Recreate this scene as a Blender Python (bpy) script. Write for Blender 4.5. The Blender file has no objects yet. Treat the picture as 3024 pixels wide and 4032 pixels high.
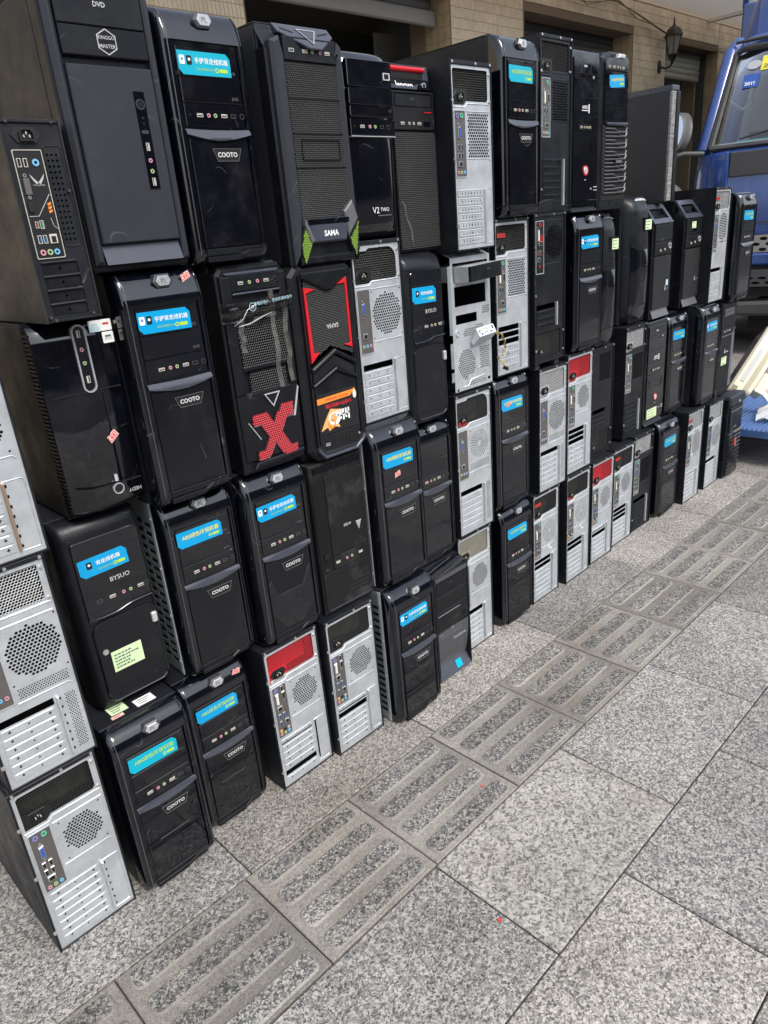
import bpy, math, random
from mathutils import Vector, Matrix
from mathutils.geometry import delaunay_2d_cdt
random.seed(7)
SC = bpy.context.scene
COL = SC.collection
R = math.radians
# ------------------------------------------------------------------ camera, sky, sun, exposure
cam_d = bpy.data.cameras.new('camera')
cam_d.sensor_fit = 'VERTICAL'; cam_d.sensor_height = 36.0; cam_d.sensor_width = 27.0
cam_d.lens = 36.0 * 2840.67 / 4032.0
cam_d.clip_start = 0.05; cam_d.clip_end = 400
cam = bpy.data.objects.new('camera', cam_d); COL.objects.link(cam)
_rot = Matrix(((0.70382, 0.31615, -0.63615), (-0.70560, 0.20742, -0.67758), (-0.08226, 0.92576, 0.36906)))
cam.matrix_world = Matrix.Translation((0, -1.35, 1.40)) @ _rot.to_4x4()
SC.camera = cam
SUN_EL, SUN_AZ = 52.0, 182.0       # azimuth from +Y, clockwise: behind the photographer
w = bpy.data.worlds.new('World'); SC.world = w; w.use_nodes = True
nt = w.node_tree; nt.nodes.clear()
sky = nt.nodes.new('ShaderNodeTexSky'); sky.sky_type = 'NISHITA'; sky.sun_disc = False
sky.sun_elevation = R(SUN_EL); sky.sun_rotation = R(SUN_AZ); sky.dust_density = 2.0; sky.air_density = 1.2; sky.ozone_density = 1.0
hsv = nt.nodes.new('ShaderNodeHueSaturation'); hsv.inputs['Saturation'].default_value = 0.55
bg = nt.nodes.new('ShaderNodeBackground'); bg.inputs['Strength'].default_value = 0.15
wo = nt.nodes.new('ShaderNodeOutputWorld')
nt.links.new(sky.outputs[0], hsv.inputs['Color']); nt.links.new(hsv.outputs[0], bg.inputs[0]); nt.links.new(bg.outputs[0], wo.inputs[0])
sun_d = bpy.data.lights.new('sun', 'SUN'); sun_d.energy = 1.5; sun_d.angle = R(22); sun_d.color = (1, .965, .91)
sun = bpy.data.objects.new('sun', sun_d); COL.objects.link(sun)
sun.rotation_euler = (R(90 - SUN_EL), 0, R(180 - SUN_AZ))
sun.location = (0, -6, 9)
vs_ = SC.view_settings; vs_.view_transform = 'Standard'; vs_.look = 'None'; vs_.gamma = 1.0; vs_.use_curve_mapping = False; vs_.exposure = 0.92
SC.cycles.max_bounces = 8; SC.cycles.diffuse_bounces = 4; SC.cycles.glossy_bounces = 4; SC.cycles.transmission_bounces = 6; SC.cycles.transparent_max_bounces = 8
SC.cycles.use_denoising = True; SC.cycles.sample_clamp_indirect = 6.0

# ------------------------------------------------------------------ materials
M = {}
def mat(name, col, rough=.5, metal=0., var=None, bump=None, dust=0., coat=0., rvar=0., spec=.5, alpha=1., stretch=None, scratch=0.):
    m = bpy.data.materials.new(name); m.use_nodes = True; M[name] = m
    t = m.node_tree; N = t.nodes; L = t.links; b = N['Principled BSDF']
    b.inputs['Base Color'].default_value = (*col, 1); b.inputs['Roughness'].default_value = rough; b.inputs['Metallic'].default_value = metal
    b.inputs['Specular IOR Level'].default_value = spec; b.inputs['Coat Weight'].default_value = coat; b.inputs['Alpha'].default_value = alpha
    tc = N.new('ShaderNodeTexCoord'); oi = N.new('ShaderNodeObjectInfo'); ad = N.new('ShaderNodeVectorMath'); ad.operation = 'ADD'
    mu = N.new('ShaderNodeMath'); mu.operation = 'MULTIPLY'; mu.inputs[1].default_value = 37.0
    L.new(oi.outputs['Random'], mu.inputs[0]); L.new(tc.outputs['Object'], ad.inputs[0]); L.new(mu.outputs[0], ad.inputs[1])
    vec = ad.outputs[0]
    if stretch:
        mp = N.new('ShaderNodeMapping'); mp.inputs['Scale'].default_value = stretch; L.new(vec, mp.inputs['Vector']); vec = mp.outputs[0]
    col_out = None
    def noise(scale, detail=4., rough_=.6):
        n = N.new('ShaderNodeTexNoise'); n.inputs['Scale'].default_value = scale; n.inputs['Detail'].default_value = detail; n.inputs['Roughness'].default_value = rough_
        L.new(vec, n.inputs['Vector']); return n.outputs['Fac']
    def ramp(fac, a, b_, c0, c1):
        r = N.new('ShaderNodeMapRange'); r.inputs[1].default_value = a; r.inputs[2].default_value = b_; r.inputs[3].default_value = c0; r.inputs[4].default_value = c1
        L.new(fac, r.inputs[0]); return r.outputs[0]
    if var:
        mx = N.new('ShaderNodeMix'); mx.data_type = 'RGBA'; mx.inputs[6].default_value = (*[c * (1 - var[1]) for c in col], 1); mx.inputs[7].default_value = (*[min(1, c * (1 + var[1])) for c in col], 1)
        L.new(ramp(noise(var[0]), .3, .7, 0, 1), mx.inputs[0]); col_out = mx.outputs[2]
    if dust:
        f = ramp(noise(9., 8., .72), .52, .74, 0, dust)
        mx = N.new('ShaderNodeMix'); mx.data_type = 'RGBA'; mx.inputs[6].default_value = (*col, 1); mx.inputs[7].default_value = (.20, .19, .178, 1)
        if col_out: L.new(col_out, mx.inputs[6])
        L.new(f, mx.inputs[0]); col_out = mx.outputs[2]
    if scratch:
        a_ = N.new('ShaderNodeMath'); a_.operation = 'SUBTRACT'; a_.inputs[1].default_value = .5; L.new(noise(7., 1.5, .5), a_.inputs[0])
        a2 = N.new('ShaderNodeMath'); a2.operation = 'ABSOLUTE'; L.new(a_.outputs[0], a2.inputs[0])
        ln = ramp(a2.outputs[0], .0, .0045, 1, 0); mk = ramp(noise(16., 3., .6), .55, .64, 0, scratch)
        ml = N.new('ShaderNodeMath'); ml.operation = 'MULTIPLY'; L.new(ln, ml.inputs[0]); L.new(mk, ml.inputs[1])
        mx = N.new('ShaderNodeMix'); mx.data_type = 'RGBA'; mx.inputs[6].default_value = (*col, 1); mx.inputs[7].default_value = (.34, .33, .31, 1)
        if col_out: L.new(col_out, mx.inputs[6])
        L.new(ml.outputs[0], mx.inputs[0]); col_out = mx.outputs[2]
    if col_out: L.new(col_out, b.inputs['Base Color'])
    if rvar:
        L.new(ramp(noise(14., 6., .7), .35, .75, max(.02, rough - rvar * .4), min(1, rough + rvar)), b.inputs['Roughness'])
    if bump:
        bp = N.new('ShaderNodeBump'); bp.inputs['Strength'].default_value = bump[1]; bp.inputs['Distance'].default_value = .002
        L.new(noise(bump[0], 3.), bp.inputs['Height']); L.new(bp.outputs[0], b.inputs['Normal'])
    return m
mat('gloss', (.0018, .0023, .0050), .05, rvar=.13, dust=.045, spec=.8, scratch=.18)
mat('gloss_grid', (.0028, .0032, .0055), .15, rvar=.22, dust=.045, scratch=.2, bump=(700, .04))
mat('satin', (.0062, .0068, .0094), .34, rvar=.2, dust=.06, scratch=.16, spec=.32)
mat('slabgrey', (.036, .037, .042), .5, dust=.06, spec=.32)
mat('slatmatte', (.006, .006, .007), .75, spec=.12)
mat('matte', (.0070, .0074, .0092), .52, dust=.06, scratch=.16, bump=(900, .12), spec=.32)
mat('fuzzy', (.0095, .0095, .0105), .7, dust=.20, bump=(420, .5), spec=.25, scratch=.16)
mat('greymatte', (.024, .026, .033), .5, dust=.05, scratch=.16, bump=(900, .1), spec=.32)
mat('paint', (.0098, .0107, .0142), .42, rvar=.25, dust=.07, scratch=.2, bump=(1500, .08), spec=.32)
mat('paint_dusty', (.024, .0232, .0225), .5, rvar=.2, dust=.10, bump=(1500, .08), spec=.32)
mat('meshblack', (.017, .017, .0175), .45, dust=.10)
mat('meshback', (.003, .003, .003), .9)
mat('dark', (.002, .002, .002), .8)
mat('ribbar', (.045, .048, .062), .18, rvar=.22, dust=.14, spec=.7)
mat('chrome', (.55, .56, .58), .2, metal=.5, rvar=.15)
mat('darkchrome', (.12, .123, .13), .2, metal=.6)
mat('steel', (.54, .565, .585), .42, metal=.5, var=(24., .13), rvar=.2, bump=(160, .05))
mat('steel_b', (.50, .51, .51), .5, metal=.5, var=(18., .16), rvar=.2, dust=.10)
mat('zinc', (.36, .42, .43), .42, metal=.6, var=(22., .2), rvar=.2)
mat('screwsteel', (.7, .71, .7), .3, metal=.9)
mat('ioplate', (.15, .138, .13), .42, metal=.5, var=(30., .1))
mat('ioblack', (.012, .012, .013), .4)
mat('psublack', (.009, .009, .009), .4, dust=.04)
mat('psured', (.50, .012, .022), .42, dust=.03)
mat('psusilver', (.50, .51, .50), .4, metal=.5, var=(30., .12), dust=.12)
mat('psugold', (.40, .37, .30), .4, metal=.5, var=(30., .15), dust=.2)
mat('psuguts', (.030, .028, .014), .6, var=(45., .9))
mat('socket', (.010, .010, .011), .45)
mat('pin', (.66, .62, .52), .35, metal=.3)
mat('blue_sticker', (.0, .305, .60), .32, rvar=.15)
mat('teal_sticker', (.0, .37, .50), .32, rvar=.15)
mat('white', (.80, .80, .79), .45)
mat('lettergrey', (.50, .50, .50), .35, metal=.2)
mat('letterbright', (.68, .68, .68), .3, metal=.2)
mat('badgerim', (.17, .17, .18), .3, metal=.3)
mat('letterdim', (.11, .11, .115), .5)
mat('paleblue', (.45, .62, .70), .5)
mat('yellow', (.78, .70, .06), .45)
mat('limeprint', (.42, .62, .05), .5)
mat('notegreen', (.60, .74, .44), .6, var=(20, .06))
mat('noteink', (.10, .14, .10), .7)
mat('redmesh', (.62, .03, .045), .45, dust=.03)
mat('redtrim', (.58, .012, .02), .35)
mat('redtag', (.55, .03, .03), .5)
mat('greenmesh', (.25, .46, .02), .5)
mat('greyplate', (.105, .105, .112), .45, dust=.1)
mat('slatecrest', (.048, .053, .072), .33, rvar=.2, dust=.1)
mat('orange', (.85, .25, .03), .45)
mat('orangelight', (.80, .40, .14), .45)
mat('pinkpaper', (.74, .50, .45), .6)
mat('redink', (.55, .06, .05), .6)
mat('jackpink', (.56, .26, .29), .4); mat('jackgreen', (.34, .46, .22), .4); mat('jackblue', (.16, .45, .68), .4); mat('jackorange', (.75, .38, .12), .4)
mat('jackblack', (.015, .015, .015), .4); mat('jackgrey', (.45, .45, .45), .4); mat('jackred', (.55, .02, .03), .4)
mat('ps2purple', (.20, .18, .42), .45); mat('ps2green', (.10, .42, .26), .45); mat('vgablue', (.03, .09, .36), .45); mat('dviwhite', (.68, .65, .56), .5); mat('usbblue', (.03, .14, .46), .4); mat('usbred', (.50, .02, .03), .4)
mat('usbwhite', (.72, .70, .64), .4)
mat('copperish', (.42, .30, .22), .45, metal=.7)
mat('rust', (.20, .13, .09), .8, var=(60, .4))
mat('brush', (.22, .21, .205), .5, var=(14., .7), stretch=(1, 1, 9))
def clear(name, tint, fac, rough):
    m = bpy.data.materials.new(name); m.use_nodes = True; M[name] = m; t = m.node_tree; N = t.nodes; L = t.links; N.remove(N['Principled BSDF'])
    tr = N.new('ShaderNodeBsdfTransparent'); tr.inputs[0].default_value = (*tint, 1); gl = N.new('ShaderNodeBsdfGlossy'); gl.inputs['Roughness'].default_value = rough
    fr = N.new('ShaderNodeFresnel'); fr.inputs[0].default_value = 1.5; mr = N.new('ShaderNodeMapRange'); mr.inputs[3].default_value = fac; mr.inputs[4].default_value = 1.; L.new(fr.outputs[0], mr.inputs[0])
    mx = N.new('ShaderNodeMixShader'); L.new(mr.outputs[0], mx.inputs[0]); L.new(tr.outputs[0], mx.inputs[1]); L.new(gl.outputs[0], mx.inputs[2]); L.new(mx.outputs[0], N['Material Output'].inputs[0])
clear('tape', (.90, .88, .84), .03, .16)
clear('glass', (.82, .87, .85), .04, .02)
mat('tapefold', (.36, .34, .30), .22, alpha=.20, var=(60, .6))
mat('rubber', (.02, .02, .02), .7)
mat('rubbergrey', (.17, .165, .14), .7)
mat('offwhite_plastic', (.66, .62, .48), .45, var=(8, .06))
mat('cable_yellow', (.42, .30, .06), .5); mat('cable_dark', (.03, .03, .03), .5)
mat('clearplastic', (.6, .6, .6), .12, alpha=.4)

# ------------------------------------------------------------------ mesh helpers
def inset(poly, c):
    n = len(poly); out = []
    if sum(poly[i - 1][0] * poly[i][1] - poly[i][0] * poly[i - 1][1] for i in range(n)) < 0: c = -c
    for i in range(n):
        p0 = Vector(poly[i - 1]); p1 = Vector(poly[i]); p2 = Vector(poly[(i + 1) % n])
        a = (p1 - p0); b = (p2 - p1)
        if a.length < 1e-9 or b.length < 1e-9: out.append(tuple(p1)); continue
        a.normalize(); b.normalize()
        n1 = Vector((-a.y, a.x)); n2 = Vector((-b.y, b.x)); m = n1 + n2
        if m.length < 1e-6: out.append(tuple(p1 + n1 * c)); continue
        m.normalize(); k = c / max(.35, m.dot(n1)); q = p1 + m * k; out.append((q.x, q.y))
    return out
def rect(x0, z0, x1, z1): return [(x0, z0), (x1, z0), (x1, z1), (x0, z1)]
def rrect(x0, z0, x1, z1, r, n=4):
    out = []
    for cx, cz, a0 in ((x1 - r, z0 + r, -90), (x1 - r, z1 - r, 0), (x0 + r, z1 - r, 90), (x0 + r, z0 + r, 180)):
        for i in range(n + 1):
            a = R(a0 + 90 * i / n); out.append((cx + r * math.cos(a), cz + r * math.sin(a)))
    return out
def circ(cx, cz, r, n=16, a0=0., rz=None):
    rz = rz or r
    return [(cx + r * math.cos(a0 + 2 * math.pi * i / n), cz + rz * math.sin(a0 + 2 * math.pi * i / n)) for i in range(n)]
def plus(cx, cz, a=.0035, b=.0011):
    return [(cx + x, cz + z) for x, z in ((-b, -a), (b, -a), (b, -b), (a, -b), (a, b), (b, b), (b, a), (-b, a), (-b, b), (-a, b), (-a, -b), (-b, -b))]
def inpoly(p, poly):
    x, z = p; c = False; n = len(poly)
    for i in range(n):
        x0, z0 = poly[i]; x1, z1 = poly[i - 1]
        if (z0 > z) != (z1 > z) and x < (x1 - x0) * (z - z0) / (z1 - z0) + x0: c = not c
    return c
def hexgrid(poly, pitch, r):
    xs = [p[0] for p in poly]; zs = [p[1] for p in poly]; out = []; dz = pitch * .866; j = 0; z = min(zs)
    while z < max(zs):
        x = min(xs) + (pitch / 2 if j % 2 else 0)
        while x < max(xs):
            if all(inpoly((x + dx * r, z + dz_ * r), poly) for dx, dz_ in ((1, 0), (-1, 0), (0, 1), (0, -1))): out.append(circ(x, z, r, 6, math.pi / 6))
            x += pitch
        z += dz; j += 1
    return out
class MB:
    def __init__(s): s.v = []; s.f = []; s.m = []; s.cm = 0
    def mi(s, i): s.cm = i; return s
    def add(s, vs, fs):
        o = len(s.v); s.v += vs; s.f += [tuple(i + o for i in f) for f in fs]; s.m += [s.cm] * len(fs); return s
    def prism(s, poly, y0, y1, c=0., back=True):
        if sum(poly[i - 1][0] * poly[i][1] - poly[i][0] * poly[i - 1][1] for i in range(len(poly))) < 0: poly = list(reversed(poly))
        n = len(poly); rings = []
        if c: rings = [(inset(poly, c), y0), (poly, y0 + c), (poly, y1)]
        else: rings = [(poly, y0), (poly, y1)]
        vs = [(p[0], y, p[1]) for rg, y in rings for p in rg]; fs = [tuple(range(n))]
        for k in range(len(rings) - 1):
            a = k * n; b = a + n
            fs += [(a + i, b + i, b + (i + 1) % n, a + (i + 1) % n) for i in range(n)]
        if back: fs.append(tuple(reversed(range((len(rings) - 1) * n, len(rings) * n))))
        return s.add(vs, fs)
    def box(s, x0, y0, z0, x1, y1, z1, c=0.): return s.prism(rect(x0, z0, x1, z1), y0, y1, c)
    def plate(s, poly, holes, y0, y1):
        vs = []; es = []; ow = []
        for k, p in enumerate([poly] + holes):
            b = len(vs); n = len(p); vs += [Vector(q) for q in p]; es += [(b + i, b + (i + 1) % n) for i in range(n)]; ow += [k] * n
        r = delaunay_2d_cdt(vs, es, [], 2, 1e-7)
        ov = r[0]; orig = r[3]
        own = [ow[o[0]] if o else -1 for o in orig]
        tri = []
        for f in r[2]:
            k = {own[i] for i in f}
            cx = sum(ov[i][0] for i in f) / 3; cz = sum(ov[i][1] for i in f) / 3
            if len(k) == 1:
                q = k.pop()
                if q > 0 and inpoly((cx, cz), holes[q - 1]): continue
                if q == 0 and not inpoly((cx, cz), poly): continue
            a, b, c = (ov[i] for i in f)
            if (b[0] - a[0]) * (c[1] - a[1]) - (b[1] - a[1]) * (c[0] - a[0]) < 0: f = list(reversed(f))
            tri.append(tuple(f))
        s.add([(q[0], y0, q[1]) for q in ov], tri)
        for k, p in enumerate([poly] + holes):
            n = len(p); va = [(q[0], y0, q[1]) for q in p] + [(q[0], y1, q[1]) for q in p]
            if k == 0: fs = [(i, n + i, n + (i + 1) % n, (i + 1) % n) for i in range(n)]
            else: fs = [((i + 1) % n, n + (i + 1) % n, n + i, i) for i in range(n)]
            s.add(va, fs)
        return s
    def ring(s, outer, inner, y0, y1, yi=None):
        n = len(outer); yi = y0 if yi is None else yi
        if sum(outer[i - 1][0] * outer[i][1] - outer[i][0] * outer[i - 1][1] for i in range(n)) < 0: outer = list(reversed(outer)); inner = list(reversed(inner))
        vs = [(p[0], y1, p[1]) for p in outer] + [(p[0], y0, p[1]) for p in outer] + [(p[0], yi, p[1]) for p in inner] + [(p[0], y1, p[1]) for p in inner]
        fs = []
        for k in range(3):
            a = k * n; b = a + n; fs += [(a + i, a + (i + 1) % n, b + (i + 1) % n, b + i) for i in range(n)]
        return s.add(vs, fs)
    def tube(s, pts, r, n=6, close=False):
        pts = [Vector(p) for p in pts]; vs = []; m = len(pts); up0 = Vector((0, 0, 1))
        for i, p in enumerate(pts):
            a = pts[i - 1] if (i or close) else p; b = pts[(i + 1) % m] if (i < m - 1 or close) else p
            d = (b - a)
            d = d.normalized() if d.length > 1e-9 else Vector((1, 0, 0))
            u = d.cross(up0 if abs(d.z) < .9 else Vector((1, 0, 0))).normalized(); v = d.cross(u)
            rr = r[i] if isinstance(r, (list, tuple)) else r
            for k in range(n):
                t = 2 * math.pi * k / n; q = p + u * math.cos(t) * rr + v * math.sin(t) * rr; vs.append(tuple(q))
        fs = []
        for i in range(m if close else m - 1):
            a = i * n; b = ((i + 1) % m) * n; fs += [(a + k, a + (k + 1) % n, b + (k + 1) % n, b + k) for k in range(n)]
        if not close: fs += [tuple(reversed(range(n))), tuple(range((m - 1) * n, m * n))]
        return s.add(vs, fs)
    def loft(s, rows, flip=False):
        n = len(rows[0]); vs = [tuple(p) for r in rows for p in r]; fs = []
        for i in range(len(rows) - 1):
            for k in range(n - 1):
                a = i * n + k; q = (a, a + 1, a + n + 1, a + n); fs.append(tuple(reversed(q)) if flip else q)
        return s.add(vs, fs)
    def comb(s, poly, pitch, ratio, y):          # honeycomb lattice sheet, open hexagonal cells
        xs = [p[0] for p in poly]; zs = [p[1] for p in poly]; dz = pitch * .866; j = 0; z = min(zs); Ro = pitch / math.sqrt(3)
        while z <= max(zs) + dz:
            x = min(xs) + (pitch / 2 if j % 2 else 0)
            while x <= max(xs) + pitch / 2:
                if inpoly((x, z), poly):
                    o = circ(x, z, Ro, 6, math.pi / 6); i_ = circ(x, z, Ro * ratio, 6, math.pi / 6)
                    s.add([(p[0], y, p[1]) for p in o] + [(p[0], y + .0006, p[1]) for p in i_], [(k, (k + 1) % 6, 6 + (k + 1) % 6, 6 + k) for k in range(6)])
                x += pitch
            z += dz; j += 1
        return s
    def xf(s, fn, start=0):
        s.v[start:] = [tuple(fn(Vector(p))) for p in s.v[start:]]; return s
    def mesh(s, name, mats, smooth=None):
        me = bpy.data.meshes.new(name); me.from_pydata(s.v, [], s.f)
        for m in (mats if isinstance(mats, (list, tuple)) else [mats]): me.materials.append(M[m] if isinstance(m, str) else m)
        me.polygons.foreach_set('material_index', s.m)
        if smooth:
            me.polygons.foreach_set('use_smooth', [True] * len(s.f)); me.update(); me.set_sharp_from_angle(angle=R(smooth))
        me.update(); return me
def link(name, me, parent=None, loc=None, scale=None, rot=None):
    o = bpy.data.objects.new(name, me); COL.objects.link(o)
    if parent: o.parent = parent
    if loc: o.location = loc
    if scale: o.scale = scale
    if rot: o.rotation_euler = rot
    return o
def obj(name, mb, mats, parent=None, smooth=None, **kw): return link(name, mb.mesh(name, mats, smooth), parent, **kw)
def tag(o, label, cat, group=None):
    o['label'] = label; o['category'] = cat
    if group: o['group'] = group
    return o
CACHE = {}
def inst(name, key, build, mats, parent, loc, smooth=None, scale=None, rot=None):
    if key not in CACHE:
        mb = MB(); build(mb); CACHE[key] = mb.mesh(name, mats, smooth)
    return link(name, CACHE[key], parent, loc, scale, rot)
def text_mesh(s, bold=0.):
    k = ('txt', s, bold)
    if k not in CACHE:
        c = bpy.data.curves.new('lettering', 'FONT'); c.body = s; c.resolution_u = 2; c.align_x = 'CENTER'; c.align_y = 'CENTER'; c.offset = bold
        o = bpy.data.objects.new('lettering', c); COL.objects.link(o)
        me = bpy.data.meshes.new_from_object(o.evaluated_get(bpy.context.evaluated_depsgraph_get()))
        xs = [v.co.x for v in me.vertices]; ys = [v.co.y for v in me.vertices]
        cx = (min(xs) + max(xs)) / 2; cy = (min(ys) + max(ys)) / 2; W_ = max(xs) - min(xs); H_ = max(ys) - min(ys)
        vs = [((v.co.x - cx), 0, (v.co.y - cy)) for v in me.vertices]; fs = [tuple(p.vertices) for p in me.polygons]
        bpy.data.objects.remove(o); bpy.data.curves.remove(c); bpy.data.meshes.remove(me)
        CACHE[k] = (vs, fs, W_, H_)
    return CACHE[k]
def letter(parent, s, x, z, y, width, m, bold=0., height=None, ang=0., name='lettering'):
    vs, fs, W_, H_ = text_mesh(s, bold); sx = width / W_; sz = sx if height is None else height / H_
    key = ('let', s, bold, m)
    if key not in CACHE:
        b = MB(); b.add(vs, fs); me = b.mesh('lettering', m)
        if len(me.polygons) and me.polygons[0].normal.y > 0: me.flip_normals()
        CACHE[key] = me
    return link(name, CACHE[key], parent, (x, y, z), (sx, 1, sz), (0, R(ang), 0))
# ------------------------------------------------------------------ where every case stands (x, y, z of its base corner, width, height), metres
TAB = {
    'tuf': (0.49, -0.02, 1.287, 0.1, 0.319),
    'kinggo': (0.607, 0, 1.36, 0.2, 0.456),
    'cooto_r1a': (0.817, 0, 1.35, 0.187, 0.457),
    'sama_green': (1.066, 0, 1.328, 0.205, 0.479),
    'v2two': (1.28, 0.03, 1.368, 0.175, 0.413),
    'lenovo': (1.464, 0.05, 1.324, 0.165, 0.441),
    'rear_r1': (1.632, 0.0, 1.313, 0.172, 0.46),
    'cooto_r1b': (1.853, 0.0, 1.388, 0.187, 0.468),
    'brear_r1': (2.094, 0.04, 1.392, 0.178, 0.489),
    'redbtn_r1': (2.275, 0.04, 1.384, 0.166, 0.47),
    'zig': (2.449, 0.03, 1.384, 0.178, 0.483),
    'slim': (3.135, 0.12, 1.39, 0.065, 0.427),
    'hedy': (0.475, 0.04, 0.898, 0.16, 0.388),
    'cooto_r2a': (0.636, 0, 0.881, 0.187, 0.478),
    'xcase': (0.857, 0, 0.89, 0.178, 0.459),
    'sama_red': (1.045, 0, 0.863, 0.198, 0.464),
    'rear_r2a': (1.248, 0.02, 0.912, 0.178, 0.455),
    'bysuo_r2': (1.429, 0.02, 0.855, 0.16, 0.468),
    'stripped': (1.633, 0.03, 0.907, 0.185, 0.405),
    'rear_r2b': (1.837, 0.03, 0.92, 0.178, 0.467),
    'brear_r2': (2.046, 0.03, 0.898, 0.185, 0.493),
    'cooto_r2b': (2.296, 0.03, 0.913, 0.187, 0.47),
    'round1': (2.497, 0.07, 0.889, 0.17, 0.491),
    'round2': (2.825, 0.11, 0.928, 0.19, 0.504),
    'joy1': (3.039, 0.11, 0.921, 0.175, 0.468),
    'joy2': (3.344, 0.115, 0.931, 0.175, 0.463),
    'rear_r2c': (3.517, 0.07, 0.931, 0.178, 0.5),
    'cooto_r2c': (3.733, 0.03, 0.909, 0.187, 0.492),
    'rear_l3': (0.221, 0, 0.884, 0.178, 0.419),
    'bysuo_r3': (0.434, 0.07, 0.447, 0.18, 0.45),
    'cooto_r3a': (0.645, 0.04, 0.432, 0.187, 0.448),
    'cooto_r3b': (0.835, 0, 0.435, 0.187, 0.454),
    'jin': (1.037, 0.01, 0.436, 0.178, 0.426),
    'cooto_r3c': (1.223, -0.03, 0.446, 0.187, 0.465),
    'cooto_r3d': (1.433, 0.04, 0.403, 0.187, 0.451),
    'rear_r3a': (1.623, 0.03, 0.442, 0.178, 0.464),
    'cooto_r3e': (1.829, 0.03, 0.457, 0.187, 0.462),
    'rear_r3b': (2.083, 0.04, 0.445, 0.178, 0.452),
    'rear_r3c': (2.274, 0.045, 0.455, 0.178, 0.457),
    'brear_r3a': (2.51, 0.09, 0.449, 0.18, 0.439),
    'brear_r3b': (2.797, 0.095, 0.454, 0.178, 0.473),
    'redbtn_r3': (2.983, 0.09, 0.464, 0.175, 0.456),
    'cooto_r3f': (3.197, 0.09, 0.464, 0.187, 0.458),
    'cooto_r3g': (3.425, 0.035, 0.461, 0.187, 0.469),
    'alogo': (3.689, 0.06, 0.446, 0.178, 0.462),
    'rear_l4': (0.208, 0, 0.432, 0.178, 0.451),
    'rear_b1': (0.199, 0.0, 0.0, 0.178, 0.431),
    'cooto_b1': (0.401, -0.02, 0.0, 0.187, 0.446),
    'cooto_b2': (0.599, 0.03, 0.0, 0.187, 0.431),
    'rear_b2': (0.817, 0.008, 0.0, 0.178, 0.434),
    'rear_b3': (1.005, -0.008, 0.0, 0.178, 0.435),
    'cooto_b3': (1.211, -0.06, 0.0, 0.187, 0.445),
    'thinks': (1.445, -0.007, 0.0, 0.165, 0.402),
    'rear_b4': (1.612, 0.037, 0.0, 0.178, 0.441),
    'cooto_b4': (1.846, 0.03, 0.0, 0.187, 0.456),
    'rear_b5': (2.052, 0.047, 0.0, 0.178, 0.444),
    'rear_b6': (2.264, 0.037, 0.0, 0.178, 0.454),
    'rear_b7': (2.469, 0.048, 0.0, 0.178, 0.448),
    'rear_b8': (2.67, 0.062, 0.0, 0.178, 0.445),
    'brear_b1': (2.86, 0.068, 0.0, 0.178, 0.453),
    'cooto_b5': (3.075, 0.045, 0.0, 0.187, 0.463),
    'rear_b9': (3.306, 0.03, 0.0, 0.178, 0.46),
    'rear_b10': (3.549, 0.03, 0.0, 0.178, 0.445),
    'louver': (3.755, 0.003, 0.0, 0.18, 0.443),
}
G1 = 'glossy black towers with a grey arc'; G2 = 'towers turned to show their silver backs'; G3 = 'towers turned to show their black backs'; G4 = 'other tower fronts in the wall of cases'
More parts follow.
